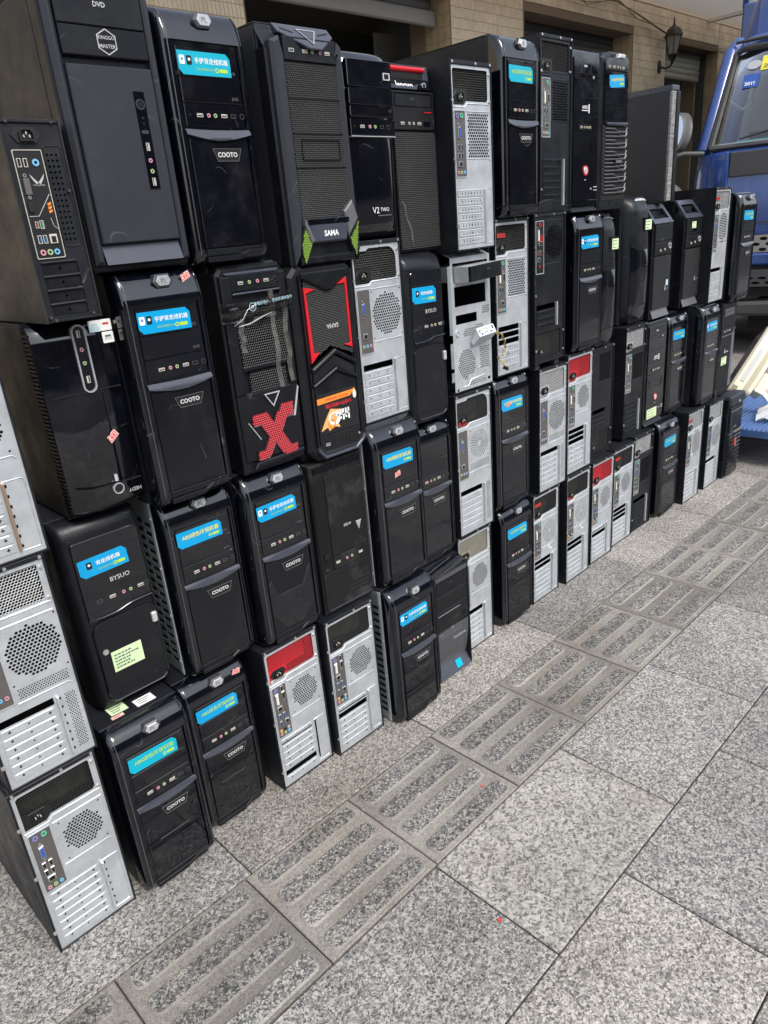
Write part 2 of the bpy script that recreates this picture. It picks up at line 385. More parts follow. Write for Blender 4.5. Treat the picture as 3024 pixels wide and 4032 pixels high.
LAB = {
 'tuf': ('slim black case showing its back, gold-rimmed port plate with winged emblem, on upside-down tower', G3),
 'kinggo': ('matte dark grey tower with hexagon logo and vertical control strip', G4),
 'cooto_r1a': ('glossy black tower with blue sticker, between the hexagon-logo tower and the green-cornered tower', G1),
 'sama_green': ('black mesh-front tower with lime green mesh corners and triangular button', G4),
 'v2two': ('glossy black curved tower with white script logo beside the green-cornered mesh tower', G4),
 'lenovo': ('black tower with red carry handle and honeycomb mesh front', G4),
 'rear_r1': ('silver-backed tower in the top row beside the red-handled tower', G2),
 'cooto_r1b': ('tall glossy black tower with blue sticker, top row between silver-backed and black-backed towers', G1),
 'brear_r1': ('black-backed tower in the top row with dusty vented slots', G3),
 'redbtn_r1': ('glossy black tower with red-ringed power button, top row beside the zigzag grille', G4),
 'zig': ('black tower with zigzag slat grille and small blue sticker', G4),
 'slim': ('thin grey slab case with plain side panel standing on a handled tower', None),
 'hedy': ('upside-down glossy black tower with oval port bezel and louvred edge', G4),
 'cooto_r2a': ('glossy black tower with blue sticker under the hexagon-logo tower, seal on its hood', G1),
 'xcase': ('black tower with big red mesh cross, wrapped in clear courier tape', G4),
 'sama_red': ('upside-down black tower with red-trimmed mesh and orange promotional sticker', G4),
 'rear_r2a': ('silver-backed tower with round fan vent under the white-script tower', G2),
 'bysuo_r2': ('black tower with wavy trim and blue sticker under the red-handled tower', G4),
 'stripped': ('bare silver tower chassis without front cover, optical drive sticking out askew', None),
 'rear_r2b': ('silver-backed tower with three open slots behind the dangling yellow wires', G2),
 'brear_r2': ('black-backed tower with red port plate and rounded cap, power supply at bottom', G3),
 'cooto_r2b': ('glossy black tower with blue sticker beside the tower with red port plate', G1),
 'round1': ('round-shouldered black tower with green note, half hidden beside a blue-stickered tower', G4),
 'round2': ('round-shouldered black tower with bright top button and green note, beside a handled tower', G4),
 'joy1': ('mesh-front tower with angular handle and small blue processor sticker', G4),
 'joy2': ('mesh-front tower with angular handle and green note on its drive panel', G4),
 'rear_r2c': ('silver-backed tower with horizontally slotted fan vent and red tag', G2),
 'cooto_r2c': ('glossy black tower with blue sticker ending its row before the blue truck', G1),
 'rear_l3': ('silver-backed tower with coppery slot bracket beside the upside-down oval-port tower', G2),
 'bysuo_r3': ('black tower with wavy trim, blue sticker, green note and door lock', G4),
 'cooto_r3a': ('glossy black tower with blue sticker and bare steel side, beside the wavy-trim tower with note', G1),
 'cooto_r3b': ('glossy black tower with blue sticker under the red cross tower', G1),
 'jin': ('upside-down matte black tower with diagonal slat strip and small pyramid logo', G4),
 'cooto_r3c': ('glossy black tower with blue sticker and pink seal, beside its twin without sticker', G1),
 'cooto_r3d': ('glossy black tower without any sticker beside its blue-stickered twin', G1),
 'rear_r3a': ('silver-backed tower with ring vent and red tag under the bare chassis', G2),
 'cooto_r3e': ('glossy black tower with a pink seal stuck over its blue sticker', G1),
 'rear_r3b': ('silver-backed tower with silver power supply under the tower with red port plate', G2),
 'rear_r3c': ('silver-backed tower with red power supply and three open slots', G2),
 'brear_r3a': ('black-backed tower with power supply at the bottom, beside the red power supply', G3),
 'brear_r3b': ('black-backed tower with silver power supply under the round-shouldered tower', G3),
 'redbtn_r3': ('glossy black tower with red-ringed power button and green note at its foot', G4),
 'cooto_r3f': ('glossy black tower with blue sticker beside the red-ringed button tower with note', G1),
 'cooto_r3g': ('glossy black tower with blue sticker beside the tower with slanted edge grille', G1),
 'alogo': ('matte black tower with slanted edge grille, top vent fins and green note', G4),
 'rear_l4': ('silver-backed tower with side mesh strip and large fan vent, second up from the pavement', G2),
 'rear_b1': ('silver-backed tower on the pavement beneath the one with the side mesh strip', G2),
 'cooto_b1': ('glossy black tower on the pavement with blue-green sticker and papers on its top', G1),
 'cooto_b2': ('glossy black tower on the pavement with pink seal on its hood and blue sticker', G1),
 'rear_b2': ('silver-backed tower on the pavement with red power supply and long slit beside its slots', G2),
 'rear_b3': ('silver-backed tower on the pavement under the upside-down pyramid-logo tower', G2),
 'cooto_b3': ('glossy black tower with bare slotted steel side on the pavement, white labels on top', G1),
 'thinks': ('low black server tower with sloped mesh front and blue processor sticker', G4),
 'rear_b4': ('silver-backed tower with golden mesh power supply beside the low server tower', G2),
 'cooto_b4': ('glossy black tower on the pavement beside the golden mesh power supply', G1),
 'rear_b5': ('silver-backed tower on the pavement with ring vent, red tag above its power socket', G2),
 'rear_b6': ('silver-backed tower on the pavement with ring vent, red tag below its power socket', G2),
 'rear_b7': ('silver-backed tower on the pavement with red power supply and slot bracket', G2),
 'rear_b8': ('silver-backed tower on the pavement with red tag and three open slots', G2),
 'brear_b1': ('black-backed tower with silver power supply on the pavement', G3),
 'cooto_b5': ('glossy black tower on the pavement beside the black-backed tower', G1),
 'rear_b9': ('silver-backed tower on the pavement with silver power supply and red tag', G2),
 'rear_b10': ('silver-backed tower on the pavement beside the slatted tower in torn wrap', G2),
 'louver': ('black tower with horizontal slat grille and torn plastic wrap, ending the row', G4),
}
# ------------------------------------------------------------------ the setting: paving
def granite(name, cols, scale, base=.5, stain=.25):
    m = bpy.data.materials.new(name); m.use_nodes = True; M[name] = m; t = m.node_tree; N = t.nodes; L = t.links; b = N['Principled BSDF']
    tc = N.new('ShaderNodeTexCoord'); oi = N.new('ShaderNodeObjectInfo'); mu = N.new('ShaderNodeMath'); mu.operation = 'MULTIPLY'; mu.inputs[1].default_value = 91.
    ad = N.new('ShaderNodeVectorMath'); ad.operation = 'ADD'; L.new(oi.outputs['Random'], mu.inputs[0]); L.new(tc.outputs['Object'], ad.inputs[0]); L.new(mu.outputs[0], ad.inputs[1])
    dn = N.new('ShaderNodeTexNoise'); dn.inputs['Scale'].default_value = scale * .8; dn.inputs['Detail'].default_value = 2; L.new(ad.outputs[0], dn.inputs['Vector'])
    dm = N.new('ShaderNodeMix'); dm.data_type = 'RGBA'; dm.blend_type = 'LINEAR_LIGHT'; dm.inputs[0].default_value = .006; L.new(ad.outputs[0], dm.inputs[6]); L.new(dn.outputs['Color'], dm.inputs[7])
    v = N.new('ShaderNodeTexVoronoi'); v.inputs['Scale'].default_value = scale; L.new(dm.outputs[2], v.inputs['Vector'])
    sp = N.new('ShaderNodeSeparateColor'); L.new(v.outputs['Color'], sp.inputs[0])
    n2 = N.new('ShaderNodeTexNoise'); n2.inputs['Scale'].default_value = scale * .45; n2.inputs['Detail'].default_value = 5; n2.inputs['Roughness'].default_value = .7; L.new(ad.outputs[0], n2.inputs['Vector'])
    av = N.new('ShaderNodeMath'); av.operation = 'MULTIPLY_ADD'; av.inputs[1].default_value = .62; L.new(sp.outputs[0], av.inputs[0])
    m2 = N.new('ShaderNodeMath'); m2.operation = 'MULTIPLY'; m2.inputs[1].default_value = .40; L.new(n2.outputs['Fac'], m2.inputs[0]); L.new(m2.outputs[0], av.inputs[2])
    r = N.new('ShaderNodeValToRGB'); L.new(av.outputs[0], r.inputs[0]); r.color_ramp.interpolation = 'LINEAR'
    e = r.color_ramp.elements; e[0].position = .245; e[0].color = (*cols[0], 1); e[1].position = .755; e[1].color = (*cols[3], 1)
    for p, c in ((.41, cols[1]), (.57, cols[2])): q = e.new(p); q.color = (*c, 1)
    ns = N.new('ShaderNodeTexNoise'); ns.inputs['Scale'].default_value = 3.2; ns.inputs['Detail'].default_value = 7; ns.inputs['Roughness'].default_value = .65; L.new(ad.outputs[0], ns.inputs['Vector'])
    mr = N.new('ShaderNodeMapRange'); mr.inputs[1].default_value = .3; mr.inputs[2].default_value = .75; mr.inputs[3].default_value = 1 - stain; mr.inputs[4].default_value = 1 + stain * .5; L.new(ns.outputs['Fac'], mr.inputs[0])
    rv = N.new('ShaderNodeMapRange'); rv.inputs[3].default_value = .80; rv.inputs[4].default_value = 1.14; L.new(oi.outputs['Random'], rv.inputs[0])
    mm = N.new('ShaderNodeMath'); mm.operation = 'MULTIPLY'; L.new(mr.outputs[0], mm.inputs[0]); L.new(rv.outputs[0], mm.inputs[1])
    mx = N.new('ShaderNodeMix'); mx.data_type = 'RGBA'; mx.blend_type = 'MULTIPLY'; mx.inputs[0].default_value = 1; L.new(r.outputs[0], mx.inputs[6]); L.new(mm.outputs[0], mx.inputs[7])
    ge = N.new('ShaderNodeNewGeometry'); gn = N.new('ShaderNodeTexNoise'); gn.inputs['Scale'].default_value = 1.7; gn.inputs['Detail'].default_value = 9; gn.inputs['Roughness'].default_value = .68; L.new(ge.outputs['Position'], gn.inputs['Vector'])
    gr = N.new('ShaderNodeMapRange'); gr.inputs[1].default_value = .50; gr.inputs[2].default_value = .68; gr.inputs[3].default_value = 0.; gr.inputs[4].default_value = .55; L.new(gn.outputs['Fac'], gr.inputs[0])
    gx = N.new('ShaderNodeMix'); gx.data_type = 'RGBA'; gx.blend_type = 'MULTIPLY'; gx.inputs[7].default_value = (.66, .61, .54, 1); L.new(gr.outputs[0], gx.inputs[0]); L.new(mx.outputs[2], gx.inputs[6])
    sn = N.new('ShaderNodeTexNoise'); sn.inputs['Scale'].default_value = 38.; sn.inputs['Detail'].default_value = 4; L.new(ge.outputs['Position'], sn.inputs['Vector'])
    sr = N.new('ShaderNodeMapRange'); sr.inputs[1].default_value = .69; sr.inputs[2].default_value = .74; sr.inputs[3].default_value = 0.; sr.inputs[4].default_value = .6; L.new(sn.outputs['Fac'], sr.inputs[0])
    gy = N.new('ShaderNodeMix'); gy.data_type = 'RGBA'; gy.inputs[7].default_value = (.46, .43, .38, 1); L.new(sr.outputs[0], gy.inputs[0]); L.new(gx.outputs[2], gy.inputs[6])
    L.new(gy.outputs[2], b.inputs['Base Color']); b.inputs['Roughness'].default_value = .72; b.inputs['Specular IOR Level'].default_value = .35
    bp = N.new('ShaderNodeBump'); bp.inputs['Strength'].default_value = .35; bp.inputs['Distance'].default_value = .0015; L.new(av.outputs[0], bp.inputs['Height']); L.new(bp.outputs[0], b.inputs['Normal'])
    return m
granite('granite_fine', ((0.082, 0.077, 0.075), (0.211, 0.198, 0.180), (0.318, 0.296, 0.268), (0.519, 0.479, 0.424)), 270)
granite('granite_dark', ((0.069, 0.067, 0.068), (0.182, 0.176, 0.168), (0.271, 0.259, 0.244), (0.463, 0.437, 0.397)), 250)
granite('granite_light', ((0.140, 0.131, 0.119), (0.296, 0.277, 0.248), (0.400, 0.376, 0.338), (0.520, 0.490, 0.437)), 190, stain=.25)
granite('bar_granite', ((0.050, 0.050, 0.050), (0.114, 0.112, 0.108), (0.189, 0.184, 0.172), (0.396, 0.374, 0.332)), 250, stain=.25)
granite('rim_granite', ((0.166, 0.156, 0.141), (0.248, 0.232, 0.209), (0.298, 0.280, 0.251), (0.348, 0.324, 0.293)), 500, stain=.2)
granite('worn_granite', ((0.140, 0.126, 0.111), (0.218, 0.199, 0.176), (0.263, 0.241, 0.214), (0.335, 0.308, 0.275)), 460, stain=.35)
mat('joint_dirt', (.115, .105, .088), .9, var=(40, .4))
mat('asphalt', (.12, .118, .113), .9, var=(30, .3), bump=(200, .4))
gm = MB(); gm.add([(-60, -60, -.014), (120, -60, -.014), (120, 60, -.014), (-60, 60, -.014)], [(0, 1, 2, 3)])
ground = obj('ground', gm, 'joint_dirt'); ground['kind'] = 'structure'
fm = MB()
for x0, y0, x1, y1 in ((7.5, -3.45, 60, 3.5), (-20, -3.45, -2.2, 3.5), (-2.2, .92, 7.5, 3.5)): fm.add([(x0, y0, -.002), (x1, y0, -.002), (x1, y1, -.002), (x0, y1, -.002)], [(0, 1, 2, 3)])
fo = obj('forecourt', fm, 'granite_dark'); fo['kind'] = 'structure'
mat('road_asphalt', (.055, .054, .053), .85, var=(30, .25), bump=(260, .4))
rm = MB(); rm.add([(-40, -24, -.012), (80, -24, -.012), (80, -3.6, -.012), (-40, -3.6, -.012)], [(0, 1, 2, 3)]); ro = obj('road', rm, 'road_asphalt'); ro['kind'] = 'structure'
km = MB(); km.box(-40, -3.6, -.013, 80, -3.46, .0, .01); ko = obj('kerb', km, 'granite_fine'); ko['kind'] = 'structure'
pave = bpy.data.objects.new('pavement', None); COL.objects.link(pave); pave['kind'] = 'structure'
rs = random.Random(3)
def slab(x0, y0, x1, y1, m, name='paving_slab', jig=.0012):
    key = ('slab', round(x1 - x0, 3), round(y1 - y0, 3), m)
    if key not in CACHE:
        w_, d_ = x1 - x0, y1 - y0; g = .0017; b = MB(); c = .0024
        o = [(g, g), (w_ - g, g), (w_ - g, d_ - g), (g, d_ - g)]; i_ = inset(o, c)
        vs = [(x, y, 0) for x, y in i_] + [(x, y, -c * .9) for x, y in o] + [(x, y, -.013) for x, y in o]
        b.add(vs, [(0, 1, 2, 3)] + [(a * 4 + k, a * 4 + 4 + k, a * 4 + 4 + (k + 1) % 4, a * 4 + (k + 1) % 4) for a in (0, 1) for k in range(4)]); me = b.mesh(name, m); CACHE[key] = me
    return link(name, CACHE[key], pave, (x0, y0, rs.uniform(-jig, jig)))
mats_ = ['granite_fine', 'granite_dark', 'granite_fine', 'granite_dark', 'granite_light']
row = 0; y = -.4625; ROWH = .332
while y > -3.3:
    L0 = .5265; off = .898 if row % 2 == 0 else 1.163
    k = -6
    while off + k * L0 < 7.5:
        x = off + k * L0
        if x > -2.3:
            m = 'granite_light' if (row == 0 and k == 0) else ('granite_dark' if (row == 0 and k in (1, 2)) else rs.choice(mats_[:4]))
            slab(x, y - ROWH, x + L0, y, m)
        k += 1
    y -= ROWH; row += 1
for r_, (ya, yb) in enumerate(((-.145, .385), (.385, .92))):       # slabs under the cases
    x = -2.0 + .26 * r_ + .6 - 3 * .0
    x = .598 - .66 * 4 + .33 * r_
    while x < 7.5: slab(x, ya, x + .66, yb, rs.choice(['granite_fine', 'granite_dark', 'granite_fine'])); x += .66
TP = .3275
for i in range(-8, 22):
    x0 = .578 + TP * i; s = slab(x0, -.4615, x0 + TP, -.146, 'worn_granite', 'tactile_slab', .0006)
    for j, yc in enumerate((.276, .198, .117, .036)):
        def bb(mb):
            o = rrect(.019, -.0275, TP - .019, .0275, .019, 5); i_ = inset(o, .0042); n = len(o)
            mb.mi(0).add([(p[0], p[1], .0046) for p in i_], [tuple(range(n))]); mb.mi(1).add([(p[0], p[1], .0046) for p in i_] + [(p[0], p[1], .0) for p in o], [(a, n + a, n + (a + 1) % n, (a + 1) % n) for a in range(n)])
        o = inst('tactile_bar', 'tbar', bb, ['bar_granite', 'rim_granite'], s, (0, yc, .0002), smooth=30)
for x, y, s_, a in ((.88, -.66, 1., 20), (1.17, -.39, .8, 70)):
    b = MB(); b.add([(-.005, -.003, .0012), (.001, -.004, .003), (.005, -.001, .002), (.002, .003, .004), (-.003, .004, .001)], [(0, 1, 2, 3, 4)]); o = obj('paper_scrap', b, 'redtag', None, loc=(x, y, .001), rot=(0, 0, R(a))); tag(o, ('small red paper scrap on a plain granite slab' if s_ == 1. else 'small red paper scrap on the ribbed tactile paving'), 'litter', 'red scraps on the pavement')
# ------------------------------------------------------------------ the shop building
YB = 3.5
mat('tile', (.66, .54, .385), .5, var=(6., .14), rvar=.1); mat('tile_b', (.61, .49, .345), .5, var=(6., .14)); mat('grout', (.22, .165, .11), .9)
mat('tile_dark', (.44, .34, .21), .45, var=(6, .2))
mat('shutter_dark', (.075, .070, .062), .55, var=(3, .15)); mat('shutter_beige', (.40, .38, .30), .5, var=(3, .08)); mat('shutter_box', (.28, .275, .265), .5)
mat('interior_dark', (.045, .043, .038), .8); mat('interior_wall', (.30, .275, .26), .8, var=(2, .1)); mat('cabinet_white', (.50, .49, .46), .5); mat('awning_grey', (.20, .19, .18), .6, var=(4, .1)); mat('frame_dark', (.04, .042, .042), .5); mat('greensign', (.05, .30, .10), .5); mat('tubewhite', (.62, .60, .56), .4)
bd = bpy.data.objects.new('shop_building', None); COL.objects.link(bd); bd.location = (7, YB, 0)
tag(bd, 'beige tiled shop building with roller shutters behind the wall of cases', 'building')
def bpart(name, mb, m, parent=None, **kw):
    mb.xf(lambda p: Vector((p.x - 7, p.y - YB, p.z))); return obj(name, mb, m, parent or bd, **kw)
PIL = [(1.6, 3.65), (5.90, 7.03), (9.25, 10.09), (11.68, 12.75)]; LINT = 3.235; CEIL = 3.56
for xa, xb in PIL: b = MB(); b.box(xa, YB, 0, xb, YB + .5, CEIL + .3); bpart('pilaster', b, 'grout')
b = MB(); b.box(-12, YB, 0, 1.59, YB + .5, CEIL + .3); bpart('side_wall', b, 'tile_b')
for xa, xb in ((3.651, 5.899), (7.031, 9.249), (10.091, 11.679)): b = MB(); b.box(xa, YB + .002, LINT, xb, YB + .5, CEIL + .3); bpart('lintel', b, 'grout')
TW, TH = .0335, .0825
def tbuild(mb): mb.prism(rect(.0012, .0015, TW - .0012, TH - .0015), -.004, .001, .0009)
n_t = 0; stuff = MB()
def face_tiles(xa, xb, za, zb, single):
    global n_t
    z = zb - TH; r_ = 0
    while z > za - .001:
        x = xa
        while x + TW <= xb + .002:
            if single and n_t < 290 and z < CEIL: inst('tile', 'ftile', tbuild, ['tile'], single, (x - 7, 0, z)); n_t += 1
            else: stuff.mi(0 if (int(x * 97 + z * 41) % 3) else 1).prism(rect(x + .0012, z + .0015, x + TW - .0012, z + TH - .0015), YB - .004, YB + .001, .0009, back=False)
            x += TW
        z -= TH; r_ += 1
face_tiles(PIL[1][0], PIL[1][1], 2.55, CEIL, bd)
face_tiles(PIL[0][0] + 1.2, PIL[0][1], 2.1, CEIL, None); face_tiles(PIL[2][0], PIL[2][1], 1.9, CEIL, None); face_tiles(PIL[3][0], PIL[3][1], 1.6, CEIL, None)
for xa, xb in ((3.652, 5.898), (7.032, 9.248), (10.092, 11.678)): face_tiles(xa, xb, LINT, CEIL, None)
tf = bpart('tile_facing', stuff, ['tile', 'tile_b']); tf['kind'] = 'stuff'
stuff = MB()
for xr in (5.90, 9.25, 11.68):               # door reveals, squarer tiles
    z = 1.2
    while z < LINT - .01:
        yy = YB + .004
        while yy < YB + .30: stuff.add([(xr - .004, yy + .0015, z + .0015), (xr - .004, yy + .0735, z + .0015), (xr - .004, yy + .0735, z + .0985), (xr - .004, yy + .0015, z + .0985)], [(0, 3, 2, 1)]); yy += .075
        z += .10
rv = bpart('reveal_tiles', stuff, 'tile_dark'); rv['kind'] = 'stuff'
def shutter(xa, xb, za, zb, m, y, name='roller_shutter'):
    o = bpy.data.objects.new(name, None); COL.objects.link(o); o.parent = bd
    z = zb
    while z > za:
        def sb(mb, l=xb - xa): mb.tube([(0, 0, 0), (l, 0, 0)], .028, 8); mb.xf(lambda p: Vector((p.x, p.y * .45, p.z * 1.25)))
        inst('shutter_slat', ('slat', m, xb - xa), sb, [m], o, (xa - 7, y - YB, z - .035), smooth=60); z -= .068
    b = MB(); b.box(xa - 7, y - YB + .016, za, xb - 7, y - YB + .03, zb); obj('shutter_curtain', b, m, o)
    return o
shutter(3.67, 5.88, 3.15, LINT, 'shutter_box', YB + .24)
shutter(7.05, 9.20, 1.9, LINT, 'shutter_dark', YB + .24); shutter(10.11, 11.55, 2.93, LINT, 'shutter_beige', YB + .20)
b = MB(); b.box(3.66, YB + .16, 3.02, 5.88, YB + .20, 3.14, .01); bpart('shutter_rail', b, 'shutter_box')
for k, x in enumerate((11.58, 11.63)): b = MB(); b.box(x, YB + .14 + .06 * k, 0, x + .035, YB + .20 + .06 * k, LINT); bpart('shutter_guide', b, 'frame_dark')
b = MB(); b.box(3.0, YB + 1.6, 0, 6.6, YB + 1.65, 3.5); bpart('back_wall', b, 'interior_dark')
for x in (4.1, 4.85, 5.55): b = MB(); b.box(x, YB + 1.59, 0, x + .012, YB + 1.6, 3.5); bpart('wall_joint', b, 'frame_dark')
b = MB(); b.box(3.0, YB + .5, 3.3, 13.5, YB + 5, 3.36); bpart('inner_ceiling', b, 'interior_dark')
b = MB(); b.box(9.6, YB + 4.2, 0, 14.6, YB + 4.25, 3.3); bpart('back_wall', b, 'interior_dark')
b = MB(); b.box(12.55, YB + .7, 0, 12.75, YB + 4.2, 3.3); bpart('inner_wall', b, 'interior_wall')
b = MB(); b.box(11.9, YB + .62, 0, 13.4, YB + .68, 3.3); bpart('inner_wall', b, 'interior_wall')
o = bpy.data.objects.new('cabinet', None); COL.objects.link(o); o.location = (11.25, YB + .75, 0); tag(o, 'tall off-white cabinet standing inside the open shop doorway', 'cabinet')
b = MB(); b.box(0, 0, 0, .7, .5, 2.62, .01); obj('cabinet_body', b, 'cabinet_white', o); b = MB(); b.box(.01, -.016, .05, .345, -.001, 2.58, .004); obj('door', b, 'cabinet_white', o); b = MB(); b.box(.355, -.016, .05, .69, -.001, 2.58, .004); obj('door', b, 'cabinet_white', o)
# small wall fan in the dark doorway
o = bpy.data.objects.new('wall_fan', None); COL.objects.link(o); o.location = (6.05, YB + .9, 2.72); tag(o, 'small grey wall fan inside the dark shop doorway', 'fan')
b = MB(); b.box(-.16, .05, -.32, .22, .08, .42); obj('mount_board', b, 'shutter_box', o)
b = MB()
for r_ in (.15, .11, .06): b.tube([(r_ * math.cos(R(20 * i)), 0, r_ * math.sin(R(20 * i))) for i in range(18)], .004, 5, close=True)
for i in range(12): b.tube([(0, -.012, 0), (.15 * math.cos(R(30 * i)), 0, .15 * math.sin(R(30 * i)))], .0025, 4)
obj('guard', b, 'jackgrey', o, smooth=60)
for i in range(3):
    b = MB(); a = R(120 * i); b.add([(0, .01, 0), (.13 * math.cos(a), .02, .13 * math.sin(a)), (.13 * math.cos(a + .7), .008, .13 * math.sin(a + .7))], [(0, 1, 2)]); obj('blade', b, 'shutter_box', o)
# corrugated awning
aw = bpy.data.objects.new('awning', None); COL.objects.link(aw); aw.location = (8, 2.6, CEIL); tag(aw, 'grey corrugated metal awning over the shop front', 'awning')
b = MB(); rows = []
n = 260
for j in range(2): rows.append([(-9 + 14.0 * 0 + (13.6) * i / n - 0, (-1.0 + 1.895 * j), .03 + (.018 if (i // 2) % 2 else 0)) for i in range(n + 1)])
b = MB()
for k in range(28):
    yy = -.2 + 1.09 * k / 28; b.add([(-9, yy, .03), (4.75, yy, .03), (4.75, yy + .022, .03 + .016), (-9, yy + .022, .03 + .016)], [(0, 3, 2, 1)]); b.add([(-9, yy + .022, .046), (4.75, yy + .022, .046), (4.75, yy + .0394, .03), (-9, yy + .0394, .03)], [(0, 3, 2, 1)])
obj('corrugated_sheet', b, 'awning_grey', aw)
_m = M['awning_grey'].node_tree; _tr = _m.nodes.new('ShaderNodeBsdfTranslucent'); _tr.inputs[0].default_value = (.66, .60, .52, 1); _mx = _m.nodes.new('ShaderNodeMixShader'); _mx.inputs[0].default_value = .5  # translucency added so light through the sheet brightens the shop wall
_m.links.new(_m.nodes['Principled BSDF'].outputs[0], _mx.inputs[1]); _m.links.new(_tr.outputs[0], _mx.inputs[2]); _m.links.new(_mx.outputs[0], _m.nodes['Material Output'].inputs[0])
b = MB(); b.box(-9, -.25, -.06, 4.75, -.2, .10); obj('fascia', b, 'shutter_box', aw)
b = MB(); b.box(3.25, -.18, -.015, 3.33, .88, .028); obj('purlin', b, 'tubewhite', aw); b = MB(); b.box(-3., -.18, -.015, -2.92, .88, .028); obj('purlin', b, 'tubewhite', aw)
o = bpy.data.objects.new('tube_lamp', None); COL.objects.link(o); o.location = (10.72, 2.80, CEIL - .02); tag(o, 'white tube lamp fixed under the corrugated awning', 'lamp')
b = MB(); b.box(0, -.04, -.01, 1.2, .04, .045, .01); obj('lamp_housing', b, 'tubewhite', o); b = MB(); b.tube([(.03, 0, -.028), (1.17, 0, -.028)], .016, 10); obj('tube', b, 'cabinet_white', o, smooth=50); b = MB(); b.box(-.03, -.03, -.05, .03, .03, .045, .008); obj('end_cap', b, 'vgablue', o)
b = MB(); pts = [(7.4, 3.46, 3.53), (8.1, 3.46, 3.45), (8.75, 3.46, 3.50), (9.2, 3.46, 3.44), (9.7, 3.44, 3.33), (10.3, 3.46, 3.27), (11.2, 3.46, 3.24), (11.9, 3.46, 3.27), (12.5, 3.46, 3.05)]
for k in range(3): b.tube([(x, y - .01 * k, z + .012 * math.sin(i * 2.1 + k * 2) - .03 * k * (i % 2)) for i, (x, y, z) in enumerate(pts)], .005, 5)
tag(obj('sagging_cable', b, 'grout', None, smooth=60), 'loose brown cables sagging along the tiled beam', 'cable')
mat('lamp_bronze', (.018, .012, .012), .45); mat('lamp_glass', (.34, .33, .29), .15, alpha=.55)
def lantern(x, z, lab):
    o = bpy.data.objects.new('wall_lantern', None); COL.objects.link(o); o.location = (x, YB, z); tag(o, lab, 'wall lamp', 'lanterns on the tiled pilasters')
    def lathe(prof, m, name, n=6):
        b = MB()
        for (r0, z0), (r1, z1) in zip(prof, prof[1:]):
            a = circ(0, -.17, r0, n, math.pi / n); c = circ(0, -.17, r1, n, math.pi / n); b.add([(p[0], p[1], z0) for p in a] + [(p[0], p[1], z1) for p in c], [(i, (i + 1) % n, n + (i + 1) % n, n + i) for i in range(n)])
        return obj(name, b, m, o)
    lathe([(.015, .0), (.02, .03), (.05, .07), (.065, .10), (.055, .11)], 'lamp_bronze', 'lamp_cup')
    g = lathe([(.055, .11), (.098, .30)], 'lamp_glass', 'lamp_glass')
    for i in range(6):
        a = math.pi / 6 + i * math.pi / 3; b = MB(); b.tube([(.056 * math.cos(a), -.17 + .056 * math.sin(a), .11), (.10 * math.cos(a), -.17 + .10 * math.sin(a), .30)], .006, 5); obj('glazing_bar', b, 'lamp_bronze', o)
    lathe([(.118, .295), (.115, .31), (.085, .365), (.045, .395), (.02, .41), (.012, .43), (.006, .49), (.0, .50)], 'lamp_bronze', 'lamp_roof')
    b = MB(); b.tube([(0, -.17, .02), (0, -.15, -.02), (0, -.08, -.03), (0, -.02, .0)], .012, 6); obj('lamp_arm', b, 'lamp_bronze', o, smooth=60); b = MB(); b.prism(circ(0, 0, .045, 12, rz=.075), -.02, 0, .008); obj('wall_plate', b, 'lamp_bronze', o, smooth=40)
lantern(9.93, 2.94, 'dark bronze lantern on the tiled pilaster beside the beige shutter'); lantern(12.28, 2.80, 'dark bronze lantern half hidden behind the blue truck cab')
# far neighbour wall and an added, unseen house sized to darken reflections
o = bpy.data.objects.new('neighbour_house', None); COL.objects.link(o); o.location = (16, 3.2, 0); tag(o, 'pale pinkish wall of the next house beyond the awning end', 'building')
b = MB(); b.box(-3.0, 0, 0, 14, 6, 7); obj('wall', b, 'tile_b', o)
mat('facade_brown', (.075, .052, .036), .8, var=(.6, .25)); mat('facade_grey', (.10, .10, .10), .8); mat('window_dark', (.02, .024, .03), .15)
o = bpy.data.objects.new('reflection_house', None); COL.objects.link(o); o.location = (30, -26, 0); tag(o, 'unseen brown brick house across the street, added for reflections in the glossy cases', 'building')
b = MB(); b.box(-55, -6, 0, 65, 0, 9.0); obj('wall', b, 'facade_brown', o)
b = MB(); b.box(-55.2, -.0, 9.0, 65.2, .3, 9.4); obj('cornice', b, 'facade_grey', o)
for i in range(30):
    for zz, hh in ((.1, 2.7), (4.2, 1.7), (6.8, 1.5)):
        b = MB(); b.box(-54 + i * 3.9, .004, zz, -54 + i * 3.9 + 2.3, .06, zz + hh); w_ = obj('window', b, 'facade_grey', o); b = MB(); b.box(-54 + i * 3.9 + .1, .061, zz + .1, -54 + i * 3.9 + 2.2, .07, zz + hh - .1); obj('pane', b, 'window_dark', w_)
# ------------------------------------------------------------------ blue truck
mat('truck_blue', (.024, .062, .225), .22, coat=.6, var=(5, .12), dust=.09, rvar=.12); mat('truck_seal', (.035, .035, .035), .6); mat('truck_grey', (.045, .045, .046), .55, dust=.1); mat('truck_pale', (.24, .22, .21), .5, dust=.15)
mat('dash', (.21, .215, .21), .7); mat('tyre', (.018, .018, .018), .85); mat('mirror_glass', (.75, .78, .8), .03, metal=1.)
tk = bpy.data.objects.new('truck', None); COL.objects.link(tk); tk.location = (7.29, .695, -.364); tk.scale = (1.26, 1.26, 1.26); tk.rotation_euler = (0, 0, R(-78)); tag(tk, 'blue light truck parked facing the street end behind the cases', 'truck')
def sect(hw, y, z, yb=1.75, r=.20, n=6):
    pts = [(-hw, yb, z)]
    for i in range(n + 1): a = R(90 * i / n); pts.append((-hw + r - r * math.cos(a), y + r - r * math.sin(a), z))
    for i in range(n + 1): a = R(90 * i / n); pts.append((hw - r + r * math.sin(a), y + r - r * math.cos(a), z))
    pts.append((hw, yb, z)); return pts
